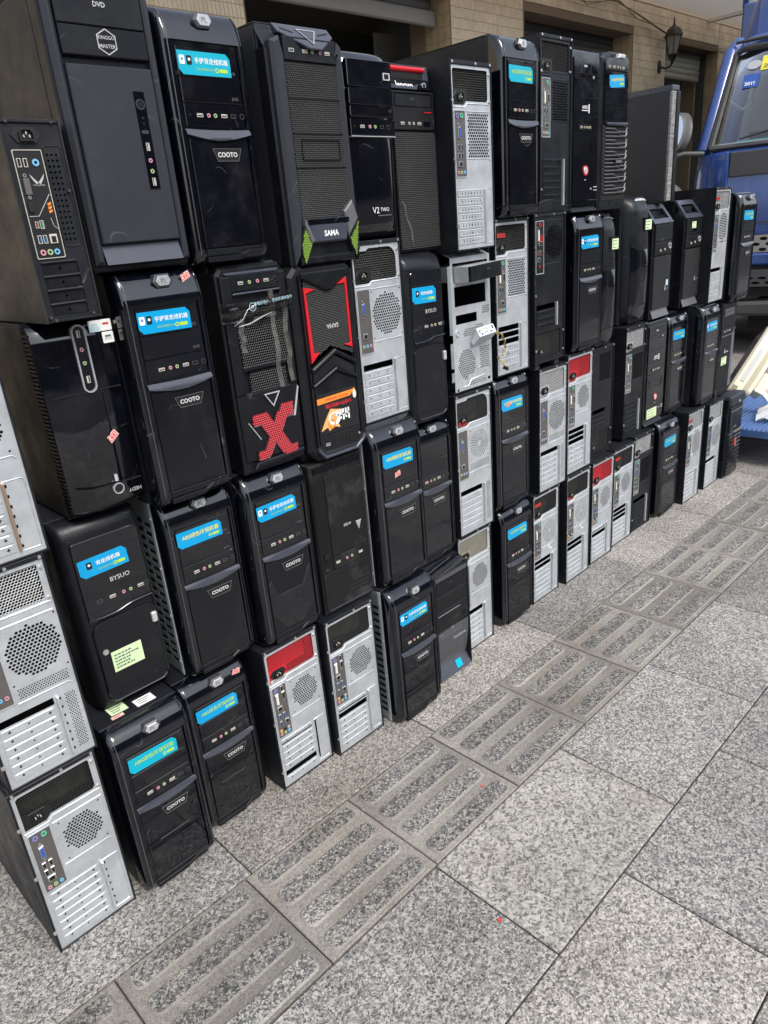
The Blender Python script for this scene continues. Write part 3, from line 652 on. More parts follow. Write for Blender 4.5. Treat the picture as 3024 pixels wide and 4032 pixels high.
b = MB(); b.loft([sect(.84, .02, .93), sect(.855, .0, 1.0), sect(.86, -.008, 1.2), sect(.858, .0, 1.50), sect(.845, .02, 1.66), sect(.82, .10, 1.70)], flip=False); b.f = [tuple(reversed(f)) for f in b.f]; obj('cab_body', b, 'truck_blue', tk, smooth=45)
b = MB(); b.prism(rect(-.60, 1.505, .60, 1.665), -.014, .02, .006); obj('front_panel', b, 'truck_grey', tk)
b = MB(); b.prism(rect(-.632, 1.20, -.605, 1.67), -.016, .01, .008); obj('corner_seam', b, 'truck_blue', tk, smooth=40)
b = MB(); b.box(-.80, -.014, 1.195, .80, .004, 1.203); obj('panel_gap', b, 'truck_seal', tk)
b = MB(); rows = [[(-.84 + .22 * j / 4, .16 - .18 * math.sin(R(22.5 * j)) - .020 * math.sin(math.pi * i / 4), 1.36 + .26 * i / 4 + (.02 * (4 - j) if i == 0 else 0)) for j in range(5)] for i in range(5)]; b.loft(rows, flip=True); b.f = [tuple(reversed(f)) for f in b.f]; obj('corner_vane', b, 'truck_blue', tk, smooth=60)
# bumper group
b = MB(); b.plate(rect(-.84, 1.0, .84, 1.115), [circ(-.76 + .085 * i + .04 * (j % 2), 1.018 + .036 * j, .026, 12, rz=.012) for i in range(19) for j in range(3)], -.03, -.01); obj('step_plate', b, 'truck_pale', tk)
b = MB(); b.box(-.84, -.008, .99, .84, .03, 1.12); obj('step_backing', b, 'dark', tk)
b = MB(); b.box(-.85, -.05, .915, .85, .05, .995, .012); obj('bumper_beam', b, 'truck_blue', tk)
b = MB(); b.plate(rect(-.86, .77, .86, .885), [circ(-.78 + .085 * i + .04 * (j % 2), .795 + .032 * j, .028, 12, rz=.010) for i in range(19) for j in range(2)], -.06, -.03); obj('lower_step', b, 'truck_grey', tk); b = MB(); b.box(-.86, -.028, .70, .86, .05, .91); obj('step_backing', b, 'dark', tk)
b = MB(); b.prism([(-.88, .57), (.88, .57), (.88, .70), (-.70, .66), (-.80, .70), (-.88, .80)], -.09, .10, .02); obj('front_bumper', b, 'truck_grey', tk)
b = MB(); b.box(-.72, -.02, .66, -.50, .02, .78); obj('tow_mount', b, 'rust', tk)
# glasshouse
b = MB(); n = 8; b.loft([[(-.74 + 1.48 * i / n, .06 + .06 * (abs(i / n - .5) * 2) ** 3, 1.70) for i in range(n + 1)], [(-.68 + 1.36 * i / n, .42 + .06 * (abs(i / n - .5) * 2) ** 3, 2.32) for i in range(n + 1)]], flip=True); ws = obj('windscreen', b, 'glass', tk, smooth=60)
for sg in (-1, 1):
    b = MB(); b.tube([(sg * .80, .13, 1.68), (sg * .735, .49, 2.33), (sg * .70, .60, 2.40)], [.055, .05, .05], 8); obj('windscreen_pillar', b, 'truck_blue', tk, smooth=60)
    b = MB(); b.tube([(sg * .86, 1.35, 1.68), (sg * .74, 1.30, 2.36)], .06, 8); obj('door_pillar', b, 'truck_blue', tk, smooth=60)
b = MB(); b.tube([(-.75, .075, 1.70), (-.69, .45, 2.31), (-.64, .44, 2.34), (.64, .44, 2.34), (.69, .45, 2.31), (.75, .075, 1.70), (-.75, .075, 1.70)], .022, 6); obj('windscreen_seal', b, 'truck_seal', tk, smooth=60)
b = MB(); b.loft([sect(.70, .44, 2.34, 1.75, .18), sect(.69, .50, 2.42, 1.75, .18), sect(.60, .66, 2.47, 1.7, .16), sect(.10, .9, 2.49, 1.6, .05)]); b.f = [tuple(reversed(f)) for f in b.f]; obj('cab_roof', b, 'truck_blue', tk, smooth=45)
b = MB(); b.loft([sect(.69, .52, 2.40, 1.75, .20), sect(.665, .62, 2.62, 1.75, .22), sect(.60, .82, 2.92, 1.75, .22), sect(.50, 1.15, 3.18, 1.75, .2), sect(.2, 1.5, 3.25, 1.75, .1)]); b.f = [tuple(reversed(f)) for f in b.f]; obj('wind_deflector', b, 'truck_blue', tk, smooth=50)
b = MB(); b.tube([(-.70, .47, 2.39), (0, .44, 2.405), (.70, .47, 2.39)], .012, 6); obj('roof_gap', b, 'truck_seal', tk)
b = MB(); b.box(-.78, .16, 1.60, .78, .55, 1.735, .03); obj('dashboard', b, 'dash', tk)
b = MB(); b.box(-.80, 1.66, 1.0, .80, 1.70, 2.30); obj('cab_rear_wall', b, 'cabinet_white', tk)
for sx in (-.45, .45): b = MB(); b.box(sx - .24, 1.3, 1.2, sx + .24, 1.42, 1.86, .04); obj('seat_back', b, 'truck_grey', tk)
b = MB(); b.tube([(-.71, .44, 2.02), (-.63, .50, 1.96), (-.58, .55, 2.0), (-.565, .58, 2.12), (-.61, .56, 2.17)], .014, 6); obj('grab_handle', b, 'dash', tk, smooth=60)
b = MB(); b.box(-.62, .30, 1.737, .4, .40, 1.747); obj('dash_paper', b, 'teal_sticker', tk)
def wsp(u, v): return ((-.74 + .06 * v) + (1.48 - .12 * v) * u, .06 + .36 * v + .06 * (abs(u - .5) * 2) ** 3 - .006, 1.70 + .62 * v)
def decal(u, v, du, dv, m, txt=None, oval=False):
    P = [wsp(u, v), wsp(u + du, v), wsp(u + du, v + dv), wsp(u, v + dv)]; b = MB()
    if oval:
        c = [wsp(u + du / 2 + du / 2 * math.cos(R(30 * i)), v + dv / 2 + dv / 2 * math.sin(R(30 * i))) for i in range(12)]; b.add(c, [tuple(range(12))])
    else: b.add(P, [(0, 1, 2, 3)])
    o = obj('windscreen_sticker', b, m, tk)
    if txt:
        c = Vector(wsp(u + du / 2, v + dv * .3)); l = letter(o, txt, c.x, c.z, c.y - .004, .072, 'white' if m != 'yellow' else 'noteink', .02); l.rotation_euler = (R(-30), 0, 0)
decal(.06, .80, .07, .095, 'lettergrey', None, True); decal(.13, .775, .08, .15, 'yellow', '2020'); decal(.215, .81, .08, .14, 'ps2green', '2021'); decal(.06, .61, .075, .14, 'vgablue', '2019')
b = MB(); b.tube([(-.56, .055, 1.745), (-.25, .035, 1.80), (.12, .03, 1.83)], [.006, .011, .010], 5); b.tube([(-.25, .03, 1.80), (-.1, .0, 1.70)], .012, 5); obj('wiper', b, 'truck_seal', tk, smooth=60)
b = MB(); b.tube([(-.78, .02, 1.675), (-.90, -.05, 1.685), (-1.00, -.12, 1.66), (-1.02, -.16, 1.60)], .018, 8); mr = obj('mirror_arm', b, 'truck_grey', tk, smooth=60)
b = MB(); b.prism(circ(-.915, 1.82, .062, 20, rz=.125), -.22, -.12, .02); b.xf(lambda p: Vector((p.x + (p.y + .17) * .3, p.y + (p.z - 1.82) * .45, p.z))); mh = obj('wing_mirror', b, 'truck_grey', tk, smooth=40)
b = MB(); b.prism(circ(-.94, 1.82, .052, 20, rz=.112), -.226, -.221); b.xf(lambda p: Vector((p.x + .01, p.y + (p.z - 1.82) * .45, p.z))); obj('mirror_glass', b, 'mirror_glass', mh)
for sx in (-.72, .72):
    o = bpy.data.objects.new('wheel', None); COL.objects.link(o); o.parent = tk; o.location = (sx, .75, .592); o.scale = (.82, .82, .82)
    b = MB(); pr = [(.20, .12), (.33, .12), (.365, .08), (.37, 0), (.365, -.08), (.33, -.12), (.20, -.12)]; b.loft([[(x, r_ * math.cos(R(15 * i)), r_ * math.sin(R(15 * i))) for r_, x in pr] for i in range(25)]); obj('tyre', b, 'tyre', o, smooth=40); b = MB(); b.tube([(-.09, 0, 0), (.09, 0, 0)], .20, 18); obj('rim', b, 'truck_pale', o)
b = MB(); b.box(-.40, .1, .45, .40, 4.8, .62); b.box(-.85, .35, .80, .85, 1.7, 1.02); obj('underframe', b, 'dark', tk)
b = MB(); b.box(-.92, 1.95, .95, .92, 5.0, 2.9, .01); obj('cargo_box', b, 'truck_blue', tk)
# ------------------------------------------------------------------ cart with discarded screen
mat('cart_blue', (.07, .135, .31), .45, var=(7, .15), dust=.08)
ct = bpy.data.objects.new('platform_cart', None); COL.objects.link(ct); ct.location = (4.05, 0, 0); tag(ct, 'low blue ribbed platform cart at the end of the wall of cases', 'cart')
b = MB(); b.box(0, -.32, .158, 1.1, .34, .196, .006); obj('deck', b, 'cart_blue', ct)
for i in range(26): b = MB(); b.tube([(.01, -.30 + i * .0245, .1985), (1.09, -.30 + i * .0245, .1985)], .005, 5); obj('deck_rib', b, 'cart_blue', ct, smooth=60)
for x, y in ((.12, -.24), (.12, .26), (.98, -.24), (.98, .26)):
    o = bpy.data.objects.new('caster', None); COL.objects.link(o); o.parent = ct; o.location = (x, y, .05); b = MB(); b.prism(circ(0, 0, .05, 16), -.016, .016, .003); obj('wheel', b, 'rubber', o, smooth=40); b = MB(); b.box(-.02, -.022, .0, .02, .022, .108); obj('fork', b, 'zinc', o)
mo = bpy.data.objects.new('discarded_monitor', None); COL.objects.link(mo); mo.matrix_world = Matrix(((.649, .301, .699, 4.18), (-.211, -.812, .545, .19), (.731, -.500, -.463, .37), (0, 0, 0, 1))); tag(mo, 'beige plastic monitor propped on its edge on the blue cart', 'monitor')
b = MB(); b.prism(rrect(0, 0, .46, .24, .025, 4), .0, .068, .012); obj('front_frame', b, 'offwhite_plastic', mo, smooth=40)
b = MB(); b.prism(rrect(.04, .02, .42, .21, .03, 4), .0685, .12, .03); obj('back_shell', b, 'offwhite_plastic', mo, smooth=40)
b = MB(); b.prism(rect(.03, .03, .43, .21), -.004, -.0005); obj('screen', b, 'window_dark', mo)
b = MB(); b.box(.09, .030, -.003, .30, .052, .0, .0); obj('side_slot', b, 'jackgrey', mo)
b = MB(); b.box(.10, .1205, .06, .22, .18, .16, .015); obj('stand_hinge', b, 'offwhite_plastic', mo)
for i in range(6): b = MB(); b.box(.012 + i * .007, .012, -.002, .015 + i * .007, .04, .0); obj('vent_slit', b, 'rust', mo)
kb = bpy.data.objects.new('plastic_stand', None); COL.objects.link(kb); kb.location = (4.44, .03, .29); kb.rotation_euler = (R(0), R(48), R(-40)); tag(kb, 'white plastic stand arm with oval hole leaning against the beige monitor', 'stand')
b = MB(); b.plate(rrect(-.13, -.035, .13, .035, .008, 3), [rrect(.03, -.014, .10, .014, .013, 4)], -.012, .012); obj('arm', b, 'white', kb); b = MB(); b.prism(rect(-.07, -.008, -.04, .008), -.0128, -.012); obj('pink_print', b, 'pinkpaper', kb)
b = MB(); rb = random.Random(5); rows = []
for i in range(26): rows.append([(.30 * j / 30, .20 * i / 26, .045 * math.sin(j / 30 * 3.1) * math.sin(i / 26 * 3.1) + .012 * math.sin(j * .7 + i * .4) + .006 * ((i + j) % 2)) for j in range(31)])
b.loft(rows); mat('bubblewrap', (.62, .63, .64), .15, alpha=.8); tag(obj('bubble_wrap', b, 'bubblewrap', None, loc=(4.24, -.16, .215), rot=(0, 0, R(15)), smooth=20), 'crumpled sheet of clear bubble wrap lying on the blue cart', 'bubble wrap')
b = MB(); b.prism(circ(0, 0, .075, 24), 0, .012, .004); b.xf(lambda p: Vector((p.x, p.z, p.y + .0))); tag(obj('round_base', b, 'rubber', None, loc=(4.30, -.10, .2045), smooth=40), 'round black plastic base lying on the blue cart', 'stand base')
sb = bpy.data.objects.new('goods_sack', None); COL.objects.link(sb); sb.location = (9.4, 3.0, 1.05); tag(sb, 'pale sack with red print on a crate beside the truck', 'sack')
b = MB(); rows = [[(.26 * math.cos(R(20 * i)) * s_ * (1 + .08 * math.sin(i * 2.3 + k)), .2 * math.sin(R(20 * i)) * s_, z_) for i in range(19)] for k, (s_, z_) in enumerate(((.7, .0), (1., .06), (1.05, .2), (.9, .34), (.5, .46), (.15, .52)))]; b.loft(rows); obj('sack_body', b, 'interior_wall', sb, smooth=60)
b = MB(); b.box(-.35, -.25, -1.05, .35, .25, -.001); obj('crate', b, 'pinkpaper', sb)
# ------------------------------------------------------------------ small connectors shared by all cases
def usb(parent, x, z, y, tongue='usbwhite', vert=False, s=1.):
    def b(mb):
        mb.mi(0).ring(rect(-.0066, -.0032, .0066, .0032), rect(-.0056, -.0022, .0056, .0022), -.0010, .002)
        mb.mi(1).prism(rect(-.0056, -.0022, .0056, .0022), .0012, .002); mb.mi(2).prism(rect(-.0048, .0002, .0048, .0016), -.0002, .0012)
    return inst('usb_port', ('usb', tongue), b, ['pin', 'dark', tongue], parent, (x, y, z), scale=(s, 1, s), rot=(0, R(90) if vert else 0, 0))
def jack(parent, x, z, y, m='jackpink', r=.0038):
    def b(mb):
        mb.mi(0).ring(circ(0, 0, 1, 12), circ(0, 0, .5, 12), -.0012, .002); mb.mi(1).prism(circ(0, 0, .5, 12), .001, .002)
    return inst('audio_jack', ('jack', m), b, [m, 'dark'], parent, (x, y, z), scale=(r, 1, r))
def knob(parent, x, z, y, r, m='gloss', ringm='darkchrome', name='button'):
    def b(mb):
        mb.mi(0).ring(circ(0, 0, 1, 18), circ(0, 0, .82, 18), -.001, .003); mb.mi(1).prism(circ(0, 0, .82, 18), -.0006, .003, .0003)
    return inst(name, ('knob', m, ringm), b, [ringm, m], parent, (x, y, z), scale=(r, 1, r))
def slotport(parent, x, z, y, w_=.011, h_=.006):
    def b(mb):
        mb.mi(0).ring(rect(-.55, -.6, .55, .6), rect(-.42, -.4, .42, .4), -.0005, .002); mb.mi(1).prism(rect(-.42, -.4, .42, .4), .001, .002)
    return inst('card_slot', 'cslot', b, ['darkchrome', 'dark'], parent, (x, y, z), scale=(w_, 1, h_))
def screw(parent, x, z, y, r=.0034, m='screwsteel', rot=None):
    def b(mb): mb.prism(circ(0, 0, 1, 8), -.0022, .001, .0006)
    return inst('screw', ('screw', m), b, [m], parent, (x, y, z), scale=(r, 1, r), rot=rot)
def ports(parent, xs, z, y, dim=1.):
    kinds = dict(u=lambda x: usb(parent, x, z, y), U=lambda x: usb(parent, x, z, y, 'usbblue'), p=lambda x: jack(parent, x, z, y, 'jackpink'), g=lambda x: jack(parent, x, z, y, 'jackgreen'),
                 c=lambda x: slotport(parent, x, z, y), o=lambda x: knob(parent, x, z, y, .0052), l=lambda x: jack(parent, x, z, y, 'jackblack', .0018))
    for k, x in xs: kinds[k](x)
ROOTS = {}; RT = random.Random(21)
def root(name, key, flip=False, yaw=0.):
    x, y, z, w_, h_ = TAB[key]
    o = bpy.data.objects.new(name, None); COL.objects.link(o); o.empty_display_size = .05
    if flip: o.location = (x + w_, y, z + h_); o.rotation_euler = (0, R(180), 0)
    else: o.location = (x, y, z); o.rotation_euler = (0, R(RT.uniform(-.25, .25)), R(RT.uniform(-.55, .55)))
    lab, grp = LAB[key]
    tag(o, lab, 'computer case', grp); ROOTS[key] = o
    return o, w_, h_
def chassis(t, w_, h_, D=.42, y0=.045, m='paint', top=True, open_left=False, feet=0.):
    b = MB(); b.box(.003, y0, .003, w_ - .003, D, h_ - .003, .002)
    if open_left: obj('chassis', b, 'dark', t)
    else: obj('chassis', b, m, t)
    for k, (xa, xb) in enumerate(((0., .0022), (w_ - .0022, w_))):
        if k == 0 and open_left: continue
        p = MB(); p.box(xa, y0 + .004, .006, xb, D - .006, h_ - .006, .0008); obj('side_panel', p, m, t)
    p = MB(); p.box(.0015, y0 + .001, h_ - .0025, w_ - .0015, D, h_, .0008); obj('top_panel', p, m, t)
    if open_left:          # stripped side: galvanised frame with drive-cage slots
        f = MB(); hs = []
        z = .03
        while z < h_ - .05:
            hs.append(rect(.058, z, .092, z + .011)); hs.append(rect(.10, z + .004, .125, z + .016)); z += .022
        f.plate(rect(y0, .004, .16, h_ - .004), hs, 0, .0012)
        f.xf(lambda p: Vector((p.y, p.x, p.z))); f.f = [tuple(reversed(q)) for q in f.f]
        fr = obj('chassis_frame', f, 'zinc', t)
        g = MB(); g.box(-.002, y0, .003, .001, y0 + .011, h_ - .003); obj('frame_edge', g, 'steel', fr)
        for q in range(4): screw(fr, -.002, .04 + q * (h_ - .08) / 3, y0 + .006, rot=(0, 0, R(-90)))
def sticker_blue(t, x0, z0, x1, z1, y, kind, m='blue_sticker', ang=0.):
    W_ = x1 - x0; H_ = z1 - z0; b = MB(); c = H_ * .22; cx_, cz_ = (x0 + x1) / 2, (z0 + z1) / 2; x0, x1, z0, z1 = -W_ / 2, W_ / 2, -H_ / 2, H_ / 2
    b.prism([(x0 + c, z0), (x1, z0), (x1, z1 - c), (x1 - c, z1), (x0, z1), (x0, z0 + c)], y, y + .0008)
    s = obj('sticker', b, m, t, loc=(cx_ + random.uniform(-.003, .003), 0, cz_ + random.uniform(-.0015, .001)), rot=(0, R(ang or random.uniform(-1.8, 1.8)), 0))
    yy = y - .0004
    if kind == 'carry':
        letter(s, '手提背走线机箱', x0 + W_ * .63, z0 + H_ * .62, yy, W_ * .64, 'white', .012)
        letter(s, '无铅无甲醛原生ABS', x0 + W_ * .50, z0 + H_ * .26, yy, W_ * .34, 'limeprint')
    elif kind == 'back':
        letter(s, '背走线机箱', x0 + W_ * .60, z0 + H_ * .62, yy, W_ * .50, 'white', .012)
        letter(s, '无铅无甲醛原生ABS', x0 + W_ * .53, z0 + H_ * .26, yy, W_ * .34, 'limeprint')
    else:
        letter(s, 'ABS绿色环保机箱', x0 + W_ * .52, z0 + H_ * .62, yy, W_ * .82, 'yellow' if m == 'blue_sticker' and kind == 'abs' else 'limeprint', .01)
    if kind in ('carry', 'back'):
        for q, (ux, col) in enumerate(((.08, 'white'), (.21, 'dark'))):
            if kind == 'back' and q == 0: continue
            p = MB(); p.prism(rrect(x0 + W_ * ux - H_ * .14, z0 + H_ * .42, x0 + W_ * ux + H_ * .14, z0 + H_ * .80, H_ * .05, 2), yy, y)
            obj('pictogram', p, col, s)
            p = MB(); p.prism(circ(x0 + W_ * ux, z0 + H_ * .64, H_ * .07, 8), yy - .0003, yy); obj('pictogram_mark', p, 'ps2purple' if q == 0 else 'white', s)
    p = MB(); p.ring(circ(x0 + W_ * .72, z0 + H_ * .25, H_ * .11, 10), circ(x0 + W_ * .72, z0 + H_ * .25, H_ * .06, 10), yy, y); p.prism(rrect(x0 + W_ * .77, z0 + H_ * .17, x0 + W_ * .93, z0 + H_ * .33, H_ * .05, 2), yy, y)
    obj('round_logo', p, 'limeprint', s)
    return s
def note(t, x0, z0, x1, z1, y, m='notegreen', ink='noteink', lines=4, name='paper_note', ang=0.):
    b = MB(); b.prism(rect(x0, z0, x1, z1), y, y + .0006); s = obj(name, b, m, t)
    p = MB(); h_ = (z1 - z0)
    for i in range(lines):
        z = z1 - h_ * (.2 + .62 * i / max(1, lines - 1)); x = x0 + (x1 - x0) * .08
        while x < x1 - (x1 - x0) * (.15 + .3 * random.random()):
            d = (x1 - x0) * random.uniform(.05, .14); p.prism(rect(x, z - h_ * .035, x + d * .75, z + h_ * .035), y - .0003, y); x += d
    obj('print', p, ink, s); return s
def seal(t, x, z, y, ang, s=1.):
    b = MB(); b.mi(0).prism([(-.011, -.007), (.011, -.007), (.012, .006), (.003, .007), (.0, .005), (-.008, .007)], 0, .0006); b.mi(1).ring(rect(-.009, -.0055, .0095, .0045), rect(-.0078, -.0043, .0083, .0033), -.0002, .0004); b.prism(rect(-.004, -.003, .0, .002), -.0003, 0); b.prism(rect(.002, -.003, .006, .002), -.0003, 0)
    return obj('torn_seal', b, ['pinkpaper', 'redink'], t, loc=(x, y, z), rot=(0, R(ang), 0), scale=(s, 1, s))
# ------------------------------------------------------------------ glossy front with hood, two bays, port strip, grey arc and badge
def front_shell(w_, h_, yrows, rec0, rec1, rail=.020, depth=.005):
    rows = []
    for v, y in yrows:
        z = h_ * (1 - v); d = depth if rec0 <= v <= rec1 else 0.
        c = [(0, .048), (0, .022), (.0016, .012), (.005, .0045), (.011, .0008), (rail - .003, 0), (rail, 0), (rail + .0025, d), (rail + .006, d)]
        left = [(x, y + dy if dy < .04 else .048, z) for x, dy in c]
        right = [(w_ - x, yy, z) for x, yy, _ in reversed(left)]
        rows.append(left + right)
    return MB().loft(rows, flip=True)
HOOD = [(0, .050), (.006, .036), (.018, .024), (.035, .0155), (.06, .0085), (.09, .0035), (.115, .0008), (.1299, 0), (.131, 0), (.30, 0), (.47, 0), (.70, 0), (.925, 0), (.9262, 0), (.95, .003), (.972, .008), (.99, .016), (1., .03)]
def glossy_tower(key, sticker=None, facet=False, sm='blue_sticker', open_left=False, dvd=False, seal_at=None, D=.42):
    t, w_, h_ = root('tower_case', key)
    chassis(t, w_, h_, D, open_left=open_left)
    bz = obj('bezel', front_shell(w_, h_, HOOD, .131, .9262), 'gloss', t, smooth=38)
    for k in (0, 1):                                 # edge rails of the hood
        p = MB(); x = .0125 if k == 0 else w_ - .0125
        p.tube([(x, y - .0004, h_ * (1 - v)) for v, y in HOOD[2:-3]], .0013, 5); obj('edge_trim', p, 'darkchrome' if k == 0 else 'gloss', bz, smooth=60)
    xa, xb = .0275, w_ - .0275
    Z = lambda v: h_ * (1 - v)
    for v0, v1 in ((.150, .256), (.260, .352)):
        p = MB(); p.prism(rect(xa, Z(v1), xb, Z(v0)), .0012, .006, .0008); o = obj('drive_bay_cover', p, 'gloss', t)
        if dvd: letter(o, 'DVD', xb - .014, Z(v1 - .018), .0008, .015, 'letterdim')
    p = MB(); p.prism(rect(xa, Z(.442), xb, Z(.356)), .0016, .006, .0008); ps = obj('port_strip', p, 'gloss', t)
    zz = Z(.400)
    ports(ps, [('l', w_ * .20), ('u', w_ * .315), ('p', w_ * .42), ('g', w_ * .50), ('u', w_ * .61), ('c', w_ * .725), ('o', w_ * .835)], zz, .0014)
    n = 10; top = [(w_ * .115 + (w_ * .79) * i / n, Z(.452 + .004 * math.sin(math.pi * i / n))) for i in range(n + 1)]
    bot = [(w_ * .905 - (w_ * .79) * i / n, Z(.474 + .024 * math.sin(math.pi * i / n))) for i in range(n + 1)]
    bt = list(reversed(bot)); mk = lambda f, y: [(a[0] + (c[0] - a[0]) * f, y, a[1] + (c[1] - a[1]) * f) for a, c in zip(top, bt)]
    p = MB(); p.loft([mk(0, .004), mk(.0, .0010), mk(.35, -.0016), mk(.70, -.0034), mk(.94, -.0040), mk(1., -.0030), mk(1., .003)], flip=True); obj('grip_bar', p, 'ribbar', t, smooth=50)
    p = MB(); p.prism([(xa, Z(.925)), (xb, Z(.925)), (xb, Z(.486)), (w_ * .5, Z(.503)), (xa, Z(.486))], .0012, .006, .0009)
    lp = obj('lower_panel', p, 'gloss_grid' if dvd else 'gloss', t)
    p = MB(); p.prism([(w_ * .30, Z(.70)), (w_ * .70, Z(.70)), (w_ * .80, Z(.62)), (xb - .001, Z(.60)), (xb - .001, Z(.83)), (w_ * .60, Z(.915)), (w_ * .35, Z(.915)), (xa + .001, Z(.80)), (xa + .001, Z(.62)), (w_ * .20, Z(.60))], .0003, .0014, .0008)
    if facet: obj('panel_facet', p, 'gloss', lp)
    x, z = w_ * .58, Z(.552); a, b_ = .034, .0115
    tp = [(x - a * .72, z - b_), (x + a * .72, z - b_), (x + a, z + b_), (x - a, z + b_)]
    p = MB(); p.prism(tp, .0004, .0014); bd = obj('badge', p, 'dark', t)
    p = MB(); p.ring(tp, inset(tp, .0008), -.0006, .0012); obj('badge_rim', p, 'badgerim', bd)
    letter(bd, 'COOTO', x, z + .0006, -.0002, .046, 'letterbright', .03)
    x, z = w_ * .52, Z(.052); hx = lambda s: [(x + dx * s, z + dz * s) for dx, dz in ((-.0135, -.0125), (.0135, -.0125), (.0215, -.001), (.0145, .0125), (-.0145, .0125), (-.0215, -.001))]
    p = MB(); p.prism(hx(1.), -.0005, .016, .003); pb = obj('power_button', p, 'darkchrome', t)
    p = MB(); p.prism(hx(.74), -.0026, .002, .001); bf = obj('button_face', p, 'chrome', pb)
    letter(bf, 'PL', x, z, -.003, .012, 'letterdim')
    p = MB()
    for q in ([(xa, Z(.985)), (w_ * .56, Z(.985)), (w_ * .66, Z(.968)), (xb, Z(.968)), (xb, Z(.945)), (w_ * .70, Z(.945)), (w_ * .60, Z(.962)), (xa, Z(.962))], [(xa, Z(.957)), (w_ * .54, Z(.957)), (w_ * .64, Z(.940)), (xb, Z(.940)), (xb, Z(.930)), (xa, Z(.930))]):
        p.prism(q, .001, .02, .0008)
    obj('foot_vent', p, 'satin', t)
    if sticker: sticker_blue(t, w_ * .15, Z(.252), w_ * .765, Z(.166), .0005, sticker, sm)
    if seal_at: seal(t, w_ * seal_at[0], Z(seal_at[1]), seal_at[3], seal_at[2])
    return t, w_, h_
# ------------------------------------------------------------------ rear of a tower
def slotcover(style, sw, sh):
    def b(mb):
        hs = []; n = 5
        if style == 'plus':
            for i in range(3): hs.append(plus(sw * (.12 + .36 * i + .04), sh * .5) if i != 1 else circ(sw * .5, sh * .5, .0022, 8))
        elif style == 'dots': hs = [circ(sw * (.15 + .32 * i), sh * .5, .0023, 8) for i in range(3)]
        elif style == 'sq':
            hs = [rect(sw * u - .0013, sh * .5 - .0028, sw * u + .0013, sh * .5 + .0028) for u in (.16, .28, .40, .64, .76, .88)] + [plus(sw * .52, sh * .5, .004, .0009)]
        elif style == 'bars':
            hs = [[(sw * u - .0042, sh * .5 - .0032), (sw * u - .0016, sh * .5 - .0032), (sw * u + .0042, sh * .5 + .0032), (sw * u + .0016, sh * .5 + .0032)] for u in (.12, .22, .32, .42, .52, .62, .72, .82, .90)]
        elif style == 'vent': hs = [rect(sw * u - .0012, sh * .22, sw * u + .0012, sh * .78) for u in [.08 + .07 * i for i in range(13)]]
        mb.plate(rrect(0, 0, sw, sh, .0012, 1), hs, 0, .0012)
        mb.tube([(.004, .0004, sh - .0006), (sw - .006, .0004, sh - .0006)], .0016, 5)
    return b
def ac_socket(t, x, z, y, s=1.):
    def b(mb):
        o = [(-.026, 0), (-.016, -.0125), (.016, -.0125), (.026, 0), (.016, .0125), (-.016, .0125)]
        mb.mi(0).prism(o, -.0012, .002, .0005)
        k = [(-.0125, -.0095), (.0125, -.0095), (.0125, .004), (.008, .0095), (-.008, .0095), (-.0125, .004)]
        mb.ring(k, inset(k, .0022), -.006, .002); mb.mi(1).prism(inset(k, .0022), .0, .002)
        mb.mi(2)
        for dx, dz in ((-.005, -.002), (.005, -.002), (0, .003)): mb.box(dx - .0009, -.005, dz - .002, dx + .0009, .001, dz + .002)
    return inst('power_socket', 'acsock', b, ['socket', 'dark', 'pin'], t, (x, y, z), scale=(s, 1, s))
